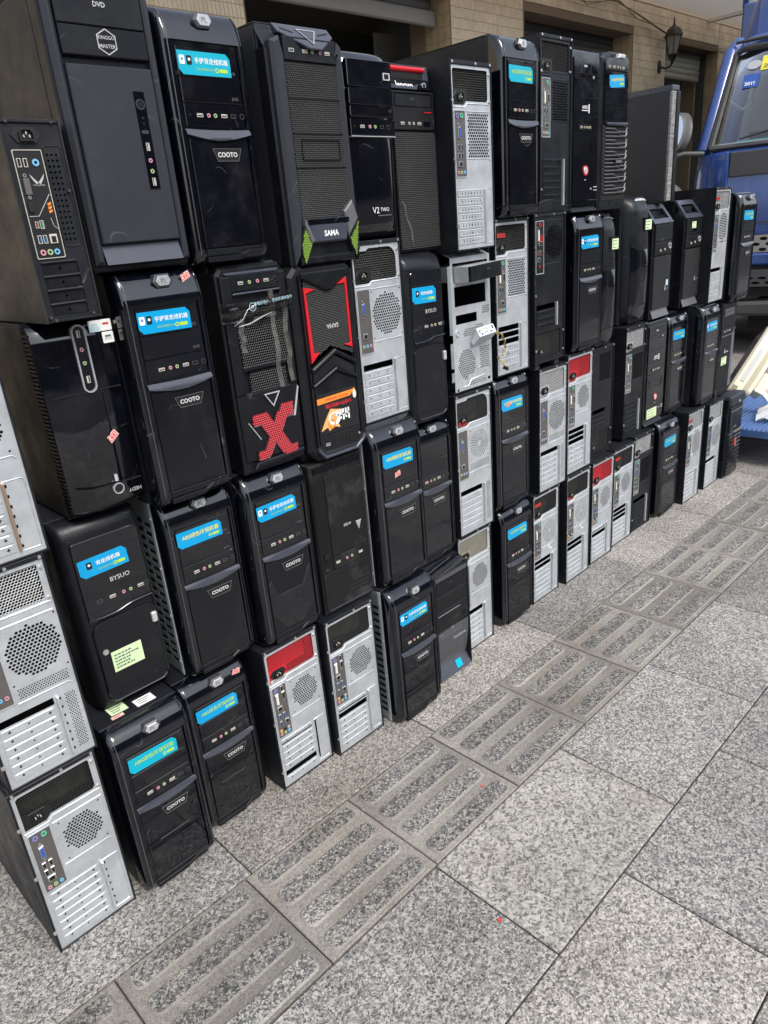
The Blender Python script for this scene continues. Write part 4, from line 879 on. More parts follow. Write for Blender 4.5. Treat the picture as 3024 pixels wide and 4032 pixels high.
def io_shield(t, x0, z0, x1, z1, y, style):
    W_ = x1 - x0; H_ = z1 - z0; blk = style in ('gamer', 'red')
    b = MB(); b.prism(rrect(x0, z0, x1, z1, .0015, 2), y, y + .004, .0006); s = obj('port_plate', b, 'ioblack' if blk else 'ioplate', t)
    p = MB(); p.ring(rrect(x0 - .0012, z0 - .0012, x1 + .0012, z1 + .0012, .002, 2), rrect(x0 + .0008, z0 + .0008, x1 - .0008, z1 - .0008, .0015, 2), y - .0012, y + .003); obj('plate_rim', p, 'steel', s)
    yy = y - .0006; X = lambda u: x0 + W_ * u; Zf = lambda v: z1 - H_ * v
    def prt(name, poly, m, d=.0035, hole=None):
        q = MB(); q.mi(0).prism(poly, yy - d, yy + .002, .0005)
        if hole: q.mi(1).prism(hole, yy - d - .0003, yy - d + .001)
        obj(name, q, [m, 'dark'], s)
    def usbs(v, m='jackblack', n=2, u0=.28):
        for i in range(n):
            cx = X(u0 + .30 * i); cz = Zf(v); prt('usb_port', rect(cx - .0038, cz - .0075, cx + .0038, cz + .0075), 'screwsteel', .002, rect(cx - .0026, cz - .006, cx + .0026, cz + .006))
            q = MB(); q.prism(rect(cx - .0004, cz - .005, cx + .0018, cz + .005), yy - .0028, yy); obj('usb_tongue', q, m, s)
    def lan(v, u=.36, w2=.008):
        cx = X(u); cz = Zf(v); prt('network_port', rect(cx - w2, cz - .007, cx + w2, cz + .007), 'screwsteel', .0022, [(cx - w2 * .7, cz - .005), (cx + w2 * .7, cz - .005), (cx + w2 * .7, cz + .002), (cx + w2 * .35, cz + .005), (cx - w2 * .35, cz + .005), (cx - w2 * .7, cz + .002)])
    def dsub(v, m, u=.4, hh=.0155):
        cx = X(u); cz = Zf(v); k = .0048
        prt('display_port', [(cx - k, cz - hh * .86), (cx + k, cz - hh), (cx + k, cz + hh), (cx - k, cz + hh * .86)], 'screwsteel', .003); q = MB(); q.prism([(cx - k * .7, cz - hh * .70), (cx + k * .7, cz - hh * .8), (cx + k * .7, cz + hh * .8), (cx - k * .7, cz + hh * .70)], yy - .0045, yy, .0005); obj('port_insert', q, m, s)
        for dz in (-1, 1): jack(s, cx, cz + dz * (hh + .0045), yy, 'screwsteel', .0025)
    def jacks(v, cols, rows=1):
        per = len(cols) // rows
        for i, c in enumerate(cols): jack(s, X(.22 + .28 * (i % per)), Zf(v) - .011 * (i // per), yy, c, .0042)
    if style == 'old':
        jack(s, X(.28), Zf(.075), yy, 'ps2purple', .006); jack(s, X(.68), Zf(.075), yy, 'ps2green', .006)
        dsub(.33, 'vgablue', .38); usbs(.55); usbs(.68); lan(.80, .42); jacks(.93, ['jackpink', 'jackgreen', 'jackblue'])
    elif style == 'new':
        jack(s, X(.26), Zf(.07), yy, 'ps2purple', .006); usbs(.07, n=1, u0=.68); dsub(.24, 'dviwhite', .26, .018); dsub(.20, 'jackblack', .72, .011); lan(.43, .36)
        usbs(.58, 'usbblue'); usbs(.72, 'usbblue', 1); lan(.72, .72, .0065); jacks(.86, ['jackorange', 'jackblack', 'jackgrey', 'jackpink', 'jackgreen', 'jackblue'], 2)
    elif style == 'dvi':
        jack(s, X(.70), Zf(.07), yy, 'ps2green', .006); dsub(.33, 'dviwhite', .28, .019); dsub(.33, 'jackblack', .74, .013); usbs(.55); usbs(.66, 'usbblue', 1); lan(.80, .55); jacks(.93, ['jackpink', 'jackgreen', 'jackblue'])
    elif style == 'red':
        jack(s, X(.55), Zf(.07), yy, 'jackred', .006); dsub(.27, 'dviwhite', .28, .019); lan(.42, .55); usbs(.60, 'usbred'); lan(.73, .35); jacks(.86, ['jackblack', 'jackred', 'jackblack', 'jackblack', 'jackblack', 'jackblack'], 2)
        for k in range(3):
            q = MB(); q.ring(circ(X(.74), Zf(.33), .004 + .0035 * k, 14), circ(X(.74), Zf(.33), .0025 + .0035 * k, 14), yy - .0004, yy); obj('swirl_print', q, 'usbred', s)
    elif style == 'low':
        lan(.72, .40); jacks(.88, ['jackgreen', 'jackblue', 'jackpink']); dsub(.3, 'vgablue', .4)
    return s
def rear_case(key, name='tower_case', psu='psublack', fan='hex', slots='ccccccc', style='plus', io='old', tagpos=None, aclabel=False, side_mesh=False, block_mesh=False, bracket=True, panel='steel', body='paint', psu_low=False, D=.42, flip=False, round_psu=False, feet=0., bracket_m='steel', cap=False, peanut=False):
    t, w_, h_ = root(name, key, flip)
    z_off = feet
    # shell
    b = MB(); b.mi(0).box(0, .0, z_off, .0045, D, h_, .0012); b.box(w_ - .0035, .002, z_off, w_, D, h_, .001)
    L_, Rr = MB(), MB()
    L_.box(0, -.001, z_off, .0048, D, h_, .0012); Rr.box(w_ - .0035, .0, z_off, w_, D, h_, .001)
    obj('side_panel', L_, body, t); obj('side_panel', Rr, body, t)
    tp = MB(); tp.box(.005, .0005, h_ - .010, w_ - .0037, D, h_ - .0004, .001); obj('top_panel', tp, body, t)
    bm_ = MB(); bm_.box(.005, .002, z_off + .0004, w_ - .0037, D, z_off + .004, .0006); bm_.box(.005, D - .004, z_off + .005, w_ - .0037, D, h_ - .011); obj('chassis', bm_, body, t)
    px0, px1, pz0, pz1 = .0052, w_ - .0038, z_off + .0045, h_ - .0105
    Hs = []
    if psu_low: pa, pb = pz0 + .012, pz0 + .098; ia = pz1 - .012; lo = pb + .010
    else: pb = pz1 - .006; pa = pb - .086; ia = pa - .012; lo = pz0 + .010
    pxa, pxb = px0 + .006, min(px1 - .010, px0 + .158)
    pc = rrect(pxa, pa, pxb, pb, .018 if round_psu else .006, 4)
    if not psu_low and not round_psu: pc = [(pxa, pa), (pxa + .045, pa), (pxa + .055, pa + .009), (pxb - .006, pa + .009), (pxb, pa + .016), (pxb, pb - .004), (pxb - .004, pb), (pxa + .006, pb), (pxa, pb - .005)]
    if round_psu: pc = [(pxa, pa)] + [(pxa + .05, pa), (pxa + .06, pa + .006), (pxb - .006, pa + .006), (pxb, pa + .012)] + [(pxb - .030 + .030 * math.cos(a), pb - .030 + .030 * math.sin(a)) for a in [R(15 * i) for i in range(7)]] + [(pxa + .055, pb), (pxa + .045, pb - .006), (pxa, pb - .006)]
    Hs.append(inset(pc, .0015))
    n = len(slots); sp = min(.0203, (ia - .155 - lo) / max(1, n)) if not psu_low else .0203
    sw, sh = .108, sp - .0042; sx = px0 + .010
    s_top = lo + n * sp
    iz1 = ia; iz0 = max(ia - .158, s_top + .006); ix0, ix1 = px0 + .007, px0 + .051
    if io: Hs.append(rect(ix0 + .001, iz0 + .001, ix1 - .001, iz1 - .001))
    # fan
    fx = (ix1 + px1) / 2 + .001; fz = ia - .058; fr = min(.046, (px1 - ix1) / 2 - .006)
    if fan == 'big': fr = min(.056, (px1 - ix1) / 2 - .002); fz = ia - .066; Hs += hexgrid(circ(fx, fz, fr, 24), .0078, .0034)
    elif fan == 'hex': Hs += hexgrid([(fx + fr * math.cos(a) * (1.05 if k % 2 else .96), fz + fr * math.sin(a) * (1.0)) for k, a in enumerate([R(22.5 + 45 * i) for i in range(8)])], .0072, .0032)
    elif fan == 'rect': Hs += hexgrid(rect(fx - fr, fz - fr * 1.25, fx + fr, fz + fr * 1.2), .0082, .0037)
    elif fan == 'ring':
        for q in range(1, 8):
            rr = .0065 + q * .0052; nn = int(10 + q * 3)
            if rr > fr + .002: break
            for i in range(nn):
                a = 2 * math.pi * (i + .5 * (q % 2)) / nn; c_, s_ = math.cos(a), math.sin(a); l, ww = .0019, .0017
                Hs.append([(fx + c_ * (rr + i_) - s_ * j_, fz + s_ * (rr + i_) + c_ * j_) for i_, j_ in ((-l, -ww), (l, -ww), (l, ww), (-l, ww))])
    elif fan == 'slots':
        z = fz - fr * 1.35
        while z < fz + fr * 1.35:
            hw = fr * (.45 + .5 * math.sqrt(max(0, 1 - ((z - fz) / (fr * 1.3)) ** 2)) * (1 if abs(z - fz) < fr else .3)); Hs.append(rect(fx - hw, z - .0018, fx + hw, z + .0018)); z += .0072
    if fan != 'slots':
        for sxg in (-1, 1):
            for szg in (-1, 1):
                Hs += [circ(fx + sxg * (fr * .93), fz + szg * (fr * 1.03), .0023, 8)] if fan != 'rect' else []
    ribs = []
    mz0 = fz - fr - .004
    if block_mesh:
        Hs += hexgrid(rect(ix1 + .010, mz0 - .032, px1 - .008, mz0 - .004), .0052, .0019)
    stx = sx + sw + .004
    if side_mesh:
        Hs += hexgrid(rect(max(stx + .012, px1 - .030), lo + .004, px1 - .005, s_top - .002), .0052, .0019); 
    open_slots = []
    for i, c in enumerate(slots):
        z = lo + (n - 1 - i) * sp + .002
        if c in 'om': Hs.append(rect(sx, z, sx + sw, z + sh))
        else: Hs.append(rect(sx + .002, z + (.002 if c == 'c' else 0), sx + sw - .002, z + sh - .002))
    if bracket == 'slit': Hs.append(rect(stx + .004, lo + .01, stx + .0095, s_top - .004))
    elif bracket:
        for i in range(n): Hs.append(rect(stx + .0065, lo + i * sp + .006, stx + .0105, lo + i * sp + .0125))
    pm = MB(); pm.plate(rect(px0, pz0, px1, pz1), Hs, .004, .0055)
    # pressed ribs
    if io:
        for pts in ([(ix1 + .006, iz1 - .001), (px1 - .006, iz1 - .001)], [(ix1 + .006, mz0 - (.036 if block_mesh else .006)), (px1 - .014, mz0 - (.036 if block_mesh else .006)), (px1 - .008, mz0 - (.042 if block_mesh else .012))], [(px0 + .004, pa - .004), (pxa + .046, pa - .004), (pxa + .056, pa + .005), (px1 - .005, pa + .005)]):
            if psu_low and pts[0][0] < ix1: continue
            pm.tube([(x, .0038, z) for x, z in pts], .0016, 5)
    if side_mesh is False and bracket:
        q = rrect(stx + .001, lo, px1 - .006, s_top - .001, .006, 2); pm.tube([(x, .0038, z) for x, z in q], .0012, 4, close=True)
    if peanut:
        c1 = [(fx + .012 * math.cos(a) + .002, mz0 - .020 + .008 * math.sin(a)) for a in [R(i * 30) for i in range(12)]]; pm.tube([(x * 1.0, .0038, z) for x, z in c1], .0014, 4, close=True)
    rp = obj('rear_panel', pm, panel, t, smooth=30)
    bk = MB(); bk.box(px0, .075, pz0, px1, .078, pz1); obj('inner_tray', bk, 'dark', t)
    # power supply
    pp = MB(); pp.mi(0)
    if psu == 'psured' or psu == 'psublack' or True:
        solid = [(pxa, pa), (pxb, pa), (pxb, pb), (pxa, pb)]
        pp.comb(rect(pxa + .002, pa + .003, pxb - .002, pb - .002), .0062, .74, .0072)
        pp.mi(1).box(pxa, .050, pa, pxb, .052, pb)
    ps = obj('power_supply', pp, [psu, 'psuguts' if psu != 'psured' else 'redtrim'], t)
    sp_ = MB(); sp_.prism(rect(pxa + .002, pa + .004, pxa + .060, pa + .040), .0062, .0075); obj('socket_plate', sp_, psu, ps)
    ac_socket(ps, pxa + .031, pa + .022, .0060, 1.)
    if aclabel:
        q = MB(); q.prism([(pxa + .006, pa + .001), (pxa + .052, pa + .001), (pxa + .056, pa + .010), (pxa + .004, pa + .010)], .0050, .0062); lb = obj('voltage_label', q, 'jackgrey', ps); letter(lb, 'AC/220V', pxa + .030, pa + .0055, .0046, .036, 'dark')
    if tagpos:
        zz = pa + (.050 if tagpos == 'up' else .0045); q = MB(); q.prism(rect(pxa + .010, zz, pxa + .048, zz + .0115), .0046, .0060); lb = obj('voltage_tag', q, 'redtag', ps); letter(lb, 'AC/220V', pxa + .029, zz + .0058, .0042, .032, 'dark')
    if io: io_shield(t, ix0, iz0, ix1, iz1, .0032, io)
    for i, c in enumerate(slots):
        z = lo + (n - 1 - i) * sp + .002
        if c in 'ch':
            hh = sh if c == 'c' else sh * .6
            inst('slot_cover', ('slot', style, panel, round(hh, 4)), slotcover(style, sw, hh), [panel], t, (sx, .0024, z + (sh - hh)), smooth=30)
    if bracket and bracket != 'slit':
        q = MB(); q.prism(rect(stx, lo + .004, stx + .0052, s_top - .002), -.0045, .004, .001); obj('slot_bracket', q, bracket_m, t)
    for x, z in ((px0 + .004, h_ - .005), (w_ * .6, h_ - .005), (w_ - .008, h_ - .005), (px1 - .006, pa + .012), (px1 - .006, pb - .010)): screw(t, x, z, .0005 if z > h_ - .008 else .003)
    for v in (.14, .5, .80): screw(t, .0022, h_ * v, -.0016, .0042, 'screwsteel')
    if cap:
        q = MB(); q.prism([(0, h_), (w_, h_)] + [(w_ / 2 + w_ / 2 * math.cos(a), h_ + .040 * math.sin(a)) for a in [R(15 * i) for i in range(1, 12)]], .006, .06, .003); obj('rounded_cap', q, 'satin', t, smooth=40)
    if feet:
        for x in (.02, w_ - .045):
            q = MB(); q.box(x, .012, 0, x + .025, .04, feet, .002); obj('foot', q, 'rubber', t)
    return t, w_, h_
# ------------------------------------------------------------------ individual front designs
def slab_front(t, w_, h_, m='satin', y0=0., y1=.045, r=.012, c=.006, name='bezel'):
    b = MB(); b.prism(rrect(0, 0, w_, h_, r, 4), y0, y1, c); return obj(name, b, m, t, smooth=35)
def build_kinggo():
    t, w_, h_ = root('tower_case', 'kinggo'); chassis(t, w_, h_, .46, m='paint_dusty')
    ch = ROOTS['kinggo']
    b = MB(); ins = [(0, 0), (w_, 0), (w_, h_), (0, h_)]
    b.prism(rrect(0, 0, w_, h_, .006, 2), .014, .045, .003); bz = obj('bezel', b, 'satin', t)
    for xa, xb in ((.004, .022), (w_ - .016, w_ - .003)):
        q = MB(); q.prism(rect(xa, .012, xb, h_ - .003), .001, .016, .007 if xb - xa > .015 else .004); obj('edge_rail', q, 'greymatte', t)
    xa, xb = .024, w_ - .018
    q = MB(); q.prism(rect(xa, .048, xb, h_ * .735), .002, .016, .002); fp = obj('front_panel', q, 'greymatte', t)
    q = MB(); q.prism(rect(xa, h_ * .765, xb, h_ * .862), .003, .016, .0015); up = obj('bay_cover', q, 'satin', t)
    q = MB(); q.prism(rect(xa, h_ * .865, xb, h_ - .006), .003, .016, .0015); tp = obj('drive_door', q, 'satin', t)
    letter(tp, 'DVD', w_ * .52, h_ * .935, .0024, .022, 'lettergrey', .02)
    cx, cz = w_ * .53, h_ * .815; hx = circ(cx, cz, .020, 6, math.pi / 6)
    q = MB(); q.ring(hx, inset(hx, .0016), .0022, .004); lg = obj('hexagon_logo', q, 'lettergrey', up)
    letter(lg, 'KINGGO', cx, cz + .0065, .0024, .030, 'lettergrey', .01); letter(lg, 'MASTER', cx, cz - .0065, .0024, .030, 'lettergrey', .01)
    px, pz0, pz1 = w_ * .735, h_ * .30, h_ * .655
    q = MB(); q.prism(rrect(px - .0115, pz0, px + .0115, pz1, .002, 2), .001, .004, .0006); st = obj('control_strip', q, 'gloss', t)
    knob(st, px, pz1 - .021, .0008, .0088, 'satin', 'darkchrome', 'power_button')
    jack(st, px, pz1 - .043, .0008, 'jackblack', .002); jack(st, px, pz1 - .052, .0008, 'jackblack', .002)
    q = MB(); q.prism(rrect(px - .007, pz1 - .069, px + .007, pz1 - .063, .003, 3), -.0004, .002, .0006); obj('reset_button', q, 'ribbar', st)
    usb(st, px, pz1 - .090, .0006, vert=True); jack(st, px, pz1 - .113, .0006, 'jackpink'); jack(st, px, pz1 - .131, .0006, 'jackgreen'); usb(st, px, pz0 + .013, .0006, vert=True)
    q = MB(); q.add([(xa, .002, .012), (xb, .002, .012), (xb, .013, .046), (xa, .013, .046)], [(0, 1, 2, 3)]); obj('bottom_lip', q, 'slatecrest', t)
    v = MB(); hs = hexgrid(rect(.30, .20, .42, .40), .011, .0042); v.plate(rect(.28, .18, .44, .42), hs, 0, .001); v.xf(lambda p: Vector((p.y - .0016, p.x, p.z))); v.f = [tuple(reversed(f)) for f in v.f]; obj('side_vent', v, 'paint', t)
    q = MB(); q.box(-.0012, .285, .185, -.0005, .435, .415); obj('vent_backing', q, 'dark', t)
def build_sama_green():
    t, w_, h_ = root('tower_case', 'sama_green'); chassis(t, w_, h_, .45, m='greymatte')
    b = MB(); b.prism([(0, 0), (w_, 0), (w_, h_ - .05), (0, h_ - .05)], .012, .05, .008); b.add([(0, .02, h_ - .05), (w_, .02, h_ - .05), (w_, .05, h_ - .004), (0, .05, h_ - .004)], [(0, 1, 2, 3)]); obj('bezel', b, 'satin', t)
    ma, mb_ = .038, w_ - .022; mz0, mz1 = h_ * .205, h_ * .845
    for pts in ([(.004, 0.), (.022, .02), (ma, mz0 + .005), (ma, mz1 + .01), (.030, h_ - .030), (.004, h_ - .040)], [(w_ - .004, h_ - .040), (w_ - .016, h_ - .030), (mb_, mz1 + .01), (mb_, mz0 + .01), (w_ - .012, .02), (w_ - .004, 0.)]):
        q = MB(); q.prism(pts, -.001, .02, .007); obj('edge_rail', q, 'greymatte', t)
    q = MB(); q.mi(0).comb(rect(ma, mz0, mb_, mz1), .0046, .66, .004); q.mi(1).box(ma - .002, .010, mz0 - .002, mb_ + .002, .012, mz1 + .002); obj('front_mesh', q, ['meshblack', 'meshback'], t)
    for v in (.70, .56, .42):
        q = MB(); q.box(ma, .0028, h_ * v - .0008, mb_, .005, h_ * v + .0008); obj('mesh_divider', q, 'satin', t)
    q = MB(); q.ring(rect(ma + .02, h_ * .45, mb_ - .014, h_ * .535), rect(ma + .0215, h_ * .4525, mb_ - .0155, h_ * .5325), .002, .005); obj('drive_outline', q, 'satin', t)
    q = MB(); q.prism(rect(ma, mz1 + .001, mb_, h_ - .030), .003, .02, .001); ps = obj('port_panel', q, 'satin', t)
    zz = h_ * .885
    ports(ps, [('U', w_ * .28), ('u', w_ * .46), ('g', w_ * .56), ('p', w_ * .665), ('u', w_ * .765)], zz, .0022)
    jack(ps, w_ * .85, zz, .0022, 'jackblack', .002); knob(ps, w_ * .90, zz - .002, .0022, .005)
    cr = MB(); pts = [(.030, h_ - .004), (w_ - .022, h_ - .004), (w_ - .018, h_ - .022), (w_ * .66, h_ - .052), (w_ * .50, h_ - .052), (.036, h_ - .022)]
    cr.prism(pts, -.010, .03, .002); cr.xf(lambda p: Vector((p.x, p.y + (.034 * max(0., (p.z - (h_ - .052)) / .048) if p.y < .02 else 0), p.z))); c = obj('crest', cr, 'slatecrest', t)
    tr = [(w_ * .42, h_ - .012), (w_ * .57, h_ - .042), (w_ * .68, h_ - .012)]; q = MB(); q.prism(tr, -.0115, -.004); q.xf(lambda p: Vector((p.x, p.y + .034 * max(0., (p.z - (h_ - .052)) / .048), p.z))); pb = obj('power_button', q, 'slatecrest', c); q = MB(); q.ring(tr, inset(tr, .0012), -.0125, -.011); q.xf(lambda p: Vector((p.x, p.y + .034 * max(0., (p.z - (h_ - .052)) / .048), p.z))); obj('button_rim', q, 'lettergrey', pb)
    for pts in ([(.045, h_ - .012), (.075, h_ - .019), (.075, h_ - .022), (.045, h_ - .015)], [(w_ - .030, h_ - .012), (w_ - .062, h_ - .019), (w_ - .062, h_ - .022), (w_ - .030, h_ - .015)]):
        q = MB(); q.prism(pts if pts[0][0] < .1 else list(reversed(pts)), -.0108, -.0095); q.xf(lambda p: Vector((p.x, p.y + .034 * max(0., (p.z - (h_ - .052)) / .048), p.z))); obj('crest_slot', q, 'dark', c)
    q = MB(); q.prism([(.052, .045), (w_ - .044, .045), (w_ - .030, mz0 - .004), (ma + .004, mz0 - .004)], -.003, .02, .004); lp = obj('chin_plate', q, 'slatecrest', t)
    letter(lp, 'SAMA', w_ * .55, .064, -.0034, .044, 'white', .03)
    q = MB(); q.prism(rrect(ma + .006, mz0 - .016, mb_ - .010, mz0 - .001, .003, 2), -.004, .01, .002); obj('latch_bar', q, 'gloss', t)
    for k, pts in enumerate(([(.026, .004), (.052, .042), (.036, .080), (.022, .040)], [(w_ - .016, .040), (w_ - .018, .004), (w_ - .040, .040), (w_ - .010, .088)])):
        if k: pts = [(w_ - .018, .010), (w_ - .004, .084), (w_ - .034, .048)]
        cxm = sum(p[0] for p in pts) / len(pts); q = MB(); q.mi(0).comb(pts, .0042, .70, -.0022); q.mi(1).prism(inset(pts, -.001), -.0016, .01); obj('corner_mesh', q, ['greenmesh', 'meshback'], t)
    q = MB(); q.prism([(w_ - .036, .054), (w_ - .003, .092), (w_ - .018, .132), (w_ - .046, .108)], -.004, .012, .003); obj('corner_facet', q, 'greyplate', t)
    q = MB(); q.prism([(.052, .046), (.038, .084), (.040, .10), (.062, .050)], -.0032, .012, .001); obj('corner_facet', q, 'greyplate', t)
    q = MB(); q.box(.02, .0, 0, w_ - .02, .02, .018, .004); obj('chin', q, 'satin', t)
def build_v2two():
    t, w_, h_ = root('tower_case', 'v2two'); chassis(t, w_, h_)
    rows = []
    for v, y in [(0, .05), (.01, .028), (.03, .012), (.06, .004), (.10, .0), (.3, -.002), (.5, -.004), (.7, -.003), (.9, 0), (.955, .004), (.985, .014), (1, .04)]:
        z = h_ * (1 - v); rows.append([(0, .05, z)] + [(w_ * (.5 - .5 * math.cos(math.pi * i / 14)), y + .024 * abs(math.cos(math.pi * i / 14)) ** 4, z) for i in range(15)] + [(w_, .05, z)])
    bz = obj('bezel', MB().loft(rows, flip=True), 'gloss', t, smooth=50)
    Z = lambda v: h_ * (1 - v)
    for v0, v1 in ((.06, .195), (.20, .285), (.29, .345)):
        q = MB(); q.prism(rrect(.016, Z(v1), w_ - .016, Z(v0), .003, 2), -.0055, .006, .0015); obj('drive_bay_cover', q, 'gloss', t)
    q = MB(); q.ring(rrect(w_ * .74, Z(.155), w_ * .87, Z(.118), .002, 2), rrect(w_ * .76, Z(.15), w_ * .85, Z(.123), .0015, 2), -.0075, -.004); bt = obj('power_button', q, 'lettergrey', t); knob(bt, w_ * .805, Z(.1365), -.006, .004)
    q = MB(); q.prism(rrect(w_ * .80, Z(.318), w_ * .88, Z(.302), .003, 3), -.0062, -.004); obj('tray_slot', q, 'dark', t)
    q = MB(); q.prism(rect(.014, Z(.44), w_ - .014, Z(.355)), -.005, .006, .001); ps = obj('port_strip', q, 'gloss', t)
    ports(ps, [('l', w_ * .15), ('u', w_ * .29), ('p', w_ * .43), ('g', w_ * .53), ('c', w_ * .66), ('o', w_ * .79)], Z(.395), -.0054)
    q = MB(); q.prism(rect(.014, Z(.448), w_ - .014, Z(.443)), -.0065, .004, .001); obj('trim_line', q, 'lettergrey', t)
    lg = letter(t, 'V2', w_ * .42, Z(.84), -.0062, .022, 'white', .0, name='logo_lettering'); letter(t, 'TWO', w_ * .60, Z(.838), -.0058, .030, 'white', name='logo_lettering'); 
    q = MB(); q.prism(rect(w_ * .46, Z(.873), w_ * .73, Z(.868)), -.0055, -.004); obj('logo_underline', q, 'letterdim', t)
def build_lenovo(key, server=False):
    t, w_, h_ = root('tower_case', key); chassis(t, w_, h_, .42, m='paint')
    Z = lambda v: h_ * (1 - v)
    if not server:
        q = MB(); q.prism([(0, 0), (w_, 0), (w_, Z(.14)), (w_ - .018, h_), (.004, h_), (0, Z(.14))], .014, .048, .003); obj('bezel', q, 'satin', t)
        q = MB(); q.add([(.004, .004, Z(.125)), (w_ - .004, .004, Z(.125)), (w_ - .014, .020, Z(.075)), (.010, .020, Z(.075))], [(0, 1, 2, 3)]); br = obj('brow', q, 'gloss', t)
        o = letter(br, 'lenovo', w_ * .36, Z(.102), .0105, .062, 'white', .02); o.rotation_euler = (R(-22), 0, 0)
        q = MB(); q.ring(circ(w_ * .80, Z(.10), .0068, 14), circ(w_ * .80, Z(.10), .0052, 14), .009, .014); obj('power_button', q, 'lettergrey', t)
        q = MB(); q.tube([(.012, .014, h_ - .010), (w_ - .030, .014, h_ - .010)], .006, 8); obj('carry_handle', q, 'redtrim', t, smooth=50)
        q = MB(); q.prism([(w_ - .034, Z(.075)), (w_ - .010, Z(.085)), (w_ - .016, h_ - .002), (w_ - .034, h_ - .002)], .012, .03, .003); obj('handle_post', q, 'slatecrest', t)
        q = MB(); q.prism(rect(.004, Z(.072), w_ - .036, h_ - .018), .013, .016); obj('handle_recess', q, 'dark', t)
        q = MB(); q.prism(rect(.006, Z(.335), w_ - .006, Z(.135)), .004, .02, .002); up = obj('drive_panel', q, 'matte', t)
        q = MB(); q.ring(rect(.012, Z(.215), w_ - .014, Z(.145)), rect(.014, Z(.212), w_ - .018, Z(.15)), .0028, .006); obj('drive_outline', q, 'gloss', up); letter(up, 'DVD', w_ * .46, Z(.175), .0035, .014, 'letterdim'); 
        q = MB(); q.prism(rect(w_ * .72, Z(.244), w_ * .88, Z(.239)), .002, .005); obj('drive_light_bar', q, 'redtrim', up)
        ports(up, [('u', w_ * .22), ('u', w_ * .60)], Z(.30), .0034); jack(up, w_ * .37, Z(.30), .0034, 'jackgrey', .0035); jack(up, w_ * .47, Z(.30), .0034, 'jackgrey', .0035)
        q = MB(); q.prism(rect(w_ * .70, Z(.312), w_ * .86, Z(.288)), .0025, .005); obj('card_panel', q, 'gloss', up)
        mz1, mz0, ma, mb_ = Z(.34), .012, .006, w_ - .006
        q = MB(); q.mi(0).comb(rect(ma, mz0, mb_, mz1), .0052, .66, .004); q.mi(1).box(ma, .008, mz0, mb_, .012, mz1); obj('front_mesh', q, ['meshblack', 'meshback'], t)
        q = MB(); q.tube([(w_ * .06, .0, h_ * .30), (w_ * .12, -.003, h_ * .26), (w_ * .15, 0, h_ * .2), (w_ * .22, -.004, h_ * .14), (w_ * .25, -.002, h_ * .08), (w_ * .29, 0, h_ * .035)], [.001, .002, .0016, .0022, .002, .0008], 5); obj('peeled_tape', q, 'tapefold', t)
    else:
        q = MB(); q.prism(rect(0, 0, w_, h_ - .012), .03, .05, .002); obj('bezel', q, 'satin', t)
        q = MB(); q.prism(rect(0, .0, .007, Z(.055)), .0, .035, .002); q.prism(rect(w_ - .007, .0, w_, Z(.055)), .0, .035, .002); obj('edge_rail', q, 'satin', t)
        q = MB(); q.add([(0, .0, Z(.055)), (w_, 0, Z(.055)), (w_, .05, h_), (0, .05, h_)], [(0, 1, 2, 3)]); obj('top_slope', q, 'gloss', t)
        q = MB(); q.mi(0).comb(rect(.008, Z(.088), w_ - .008, Z(.058)), .0058, .6, .0); q.mi(1).box(.007, .004, Z(.09), w_ - .007, .01, Z(.056)); obj('top_mesh', q, ['greyplate', 'meshback'], t)
        q = MB(); q.prism(rect(.007, Z(.23), w_ - .007, Z(.092)), .002, .03, .0015); o = obj('drive_bay_cover', q, 'matte', t); letter(o, 'DVD', w_ * .48, Z(.15), .0016, .012, 'letterdim')
        q = MB(); q.ring(rect(.012, Z(.205), w_ - .02, Z(.11)), rect(.0135, Z(.2025), w_ - .0215, Z(.1125)), .0008, .004); obj('drive_outline', q, 'gloss', o)
        q = MB(); q.prism(rect(.007, Z(.36), w_ - .007, Z(.235)), .002, .03, .0015); obj('drive_bay_cover', q, 'matte', t)
        q = MB(); q.prism(rect(.007, Z(.54), w_ - .007, Z(.365)), .002, .03, .0015); sp = obj('switch_panel', q, 'matte', t)
        q = MB(); q.prism(rect(.010, Z(.405), w_ * .72, Z(.395)), .0, .006, .002); obj('trim_line', q, 'greyplate', sp)
        knob(sp, w_ * .86, Z(.49), .0008, .009, 'gloss', 'satin', 'power_button')
        q = MB(); q.add([(.007, .004, Z(.62)), (w_ * .75, .004, Z(.62)), (w_ * .75, .018, Z(.54)), (.007, .018, Z(.54))], [(0, 1, 2, 3)]); o = obj('port_ramp', q, 'slatecrest', t)
        usb(o, w_ * .18, Z(.59), .0085, 'usbblue'); usb(o, w_ * .52, Z(.575), .010, 'usbblue')
        mz1, mz0 = Z(.55), Z(.87)
        q = MB(); st = len(q.v); q.mi(0).comb(rect(.008, mz0, w_ - .008, mz1), .0056, .58, .004); q.xf(lambda p: Vector((p.x, p.y + .022 * max(0., (mz1 - .03 - p.z) / (mz1 - mz0)) ** 1.5, p.z))); q.mi(1).box(.008, .028, mz0, w_ - .008, .03, mz1); obj('front_mesh', q, ['greyplate', 'meshback'], t)
        letter(t, 'ThinkServer', w_ * .68, Z(.665), .004, .066, 'lettergrey', .01, name='logo_lettering')
        q = MB(); q.add([(.006, -.002, .004), (w_ - .006, -.002, .004), (w_ - .006, .030, Z(.87)), (.006, .030, Z(.87))], [(0, 1, 2, 3)]); o = obj('bottom_ramp', q, 'slatecrest', t)
        l = letter(o, 'lenovo', w_ * .25, .014, .001, .036, 'letterdim', .02)
        q = MB(); q.mi(0).add([(w_ * .56, .0028, .012), (w_ * .73, .0028, .012), (w_ * .73, .016, .036), (w_ * .56, .016, .036)], [(0, 1, 2, 3)]); obj('processor_sticker', q, 'teal_sticker', o)
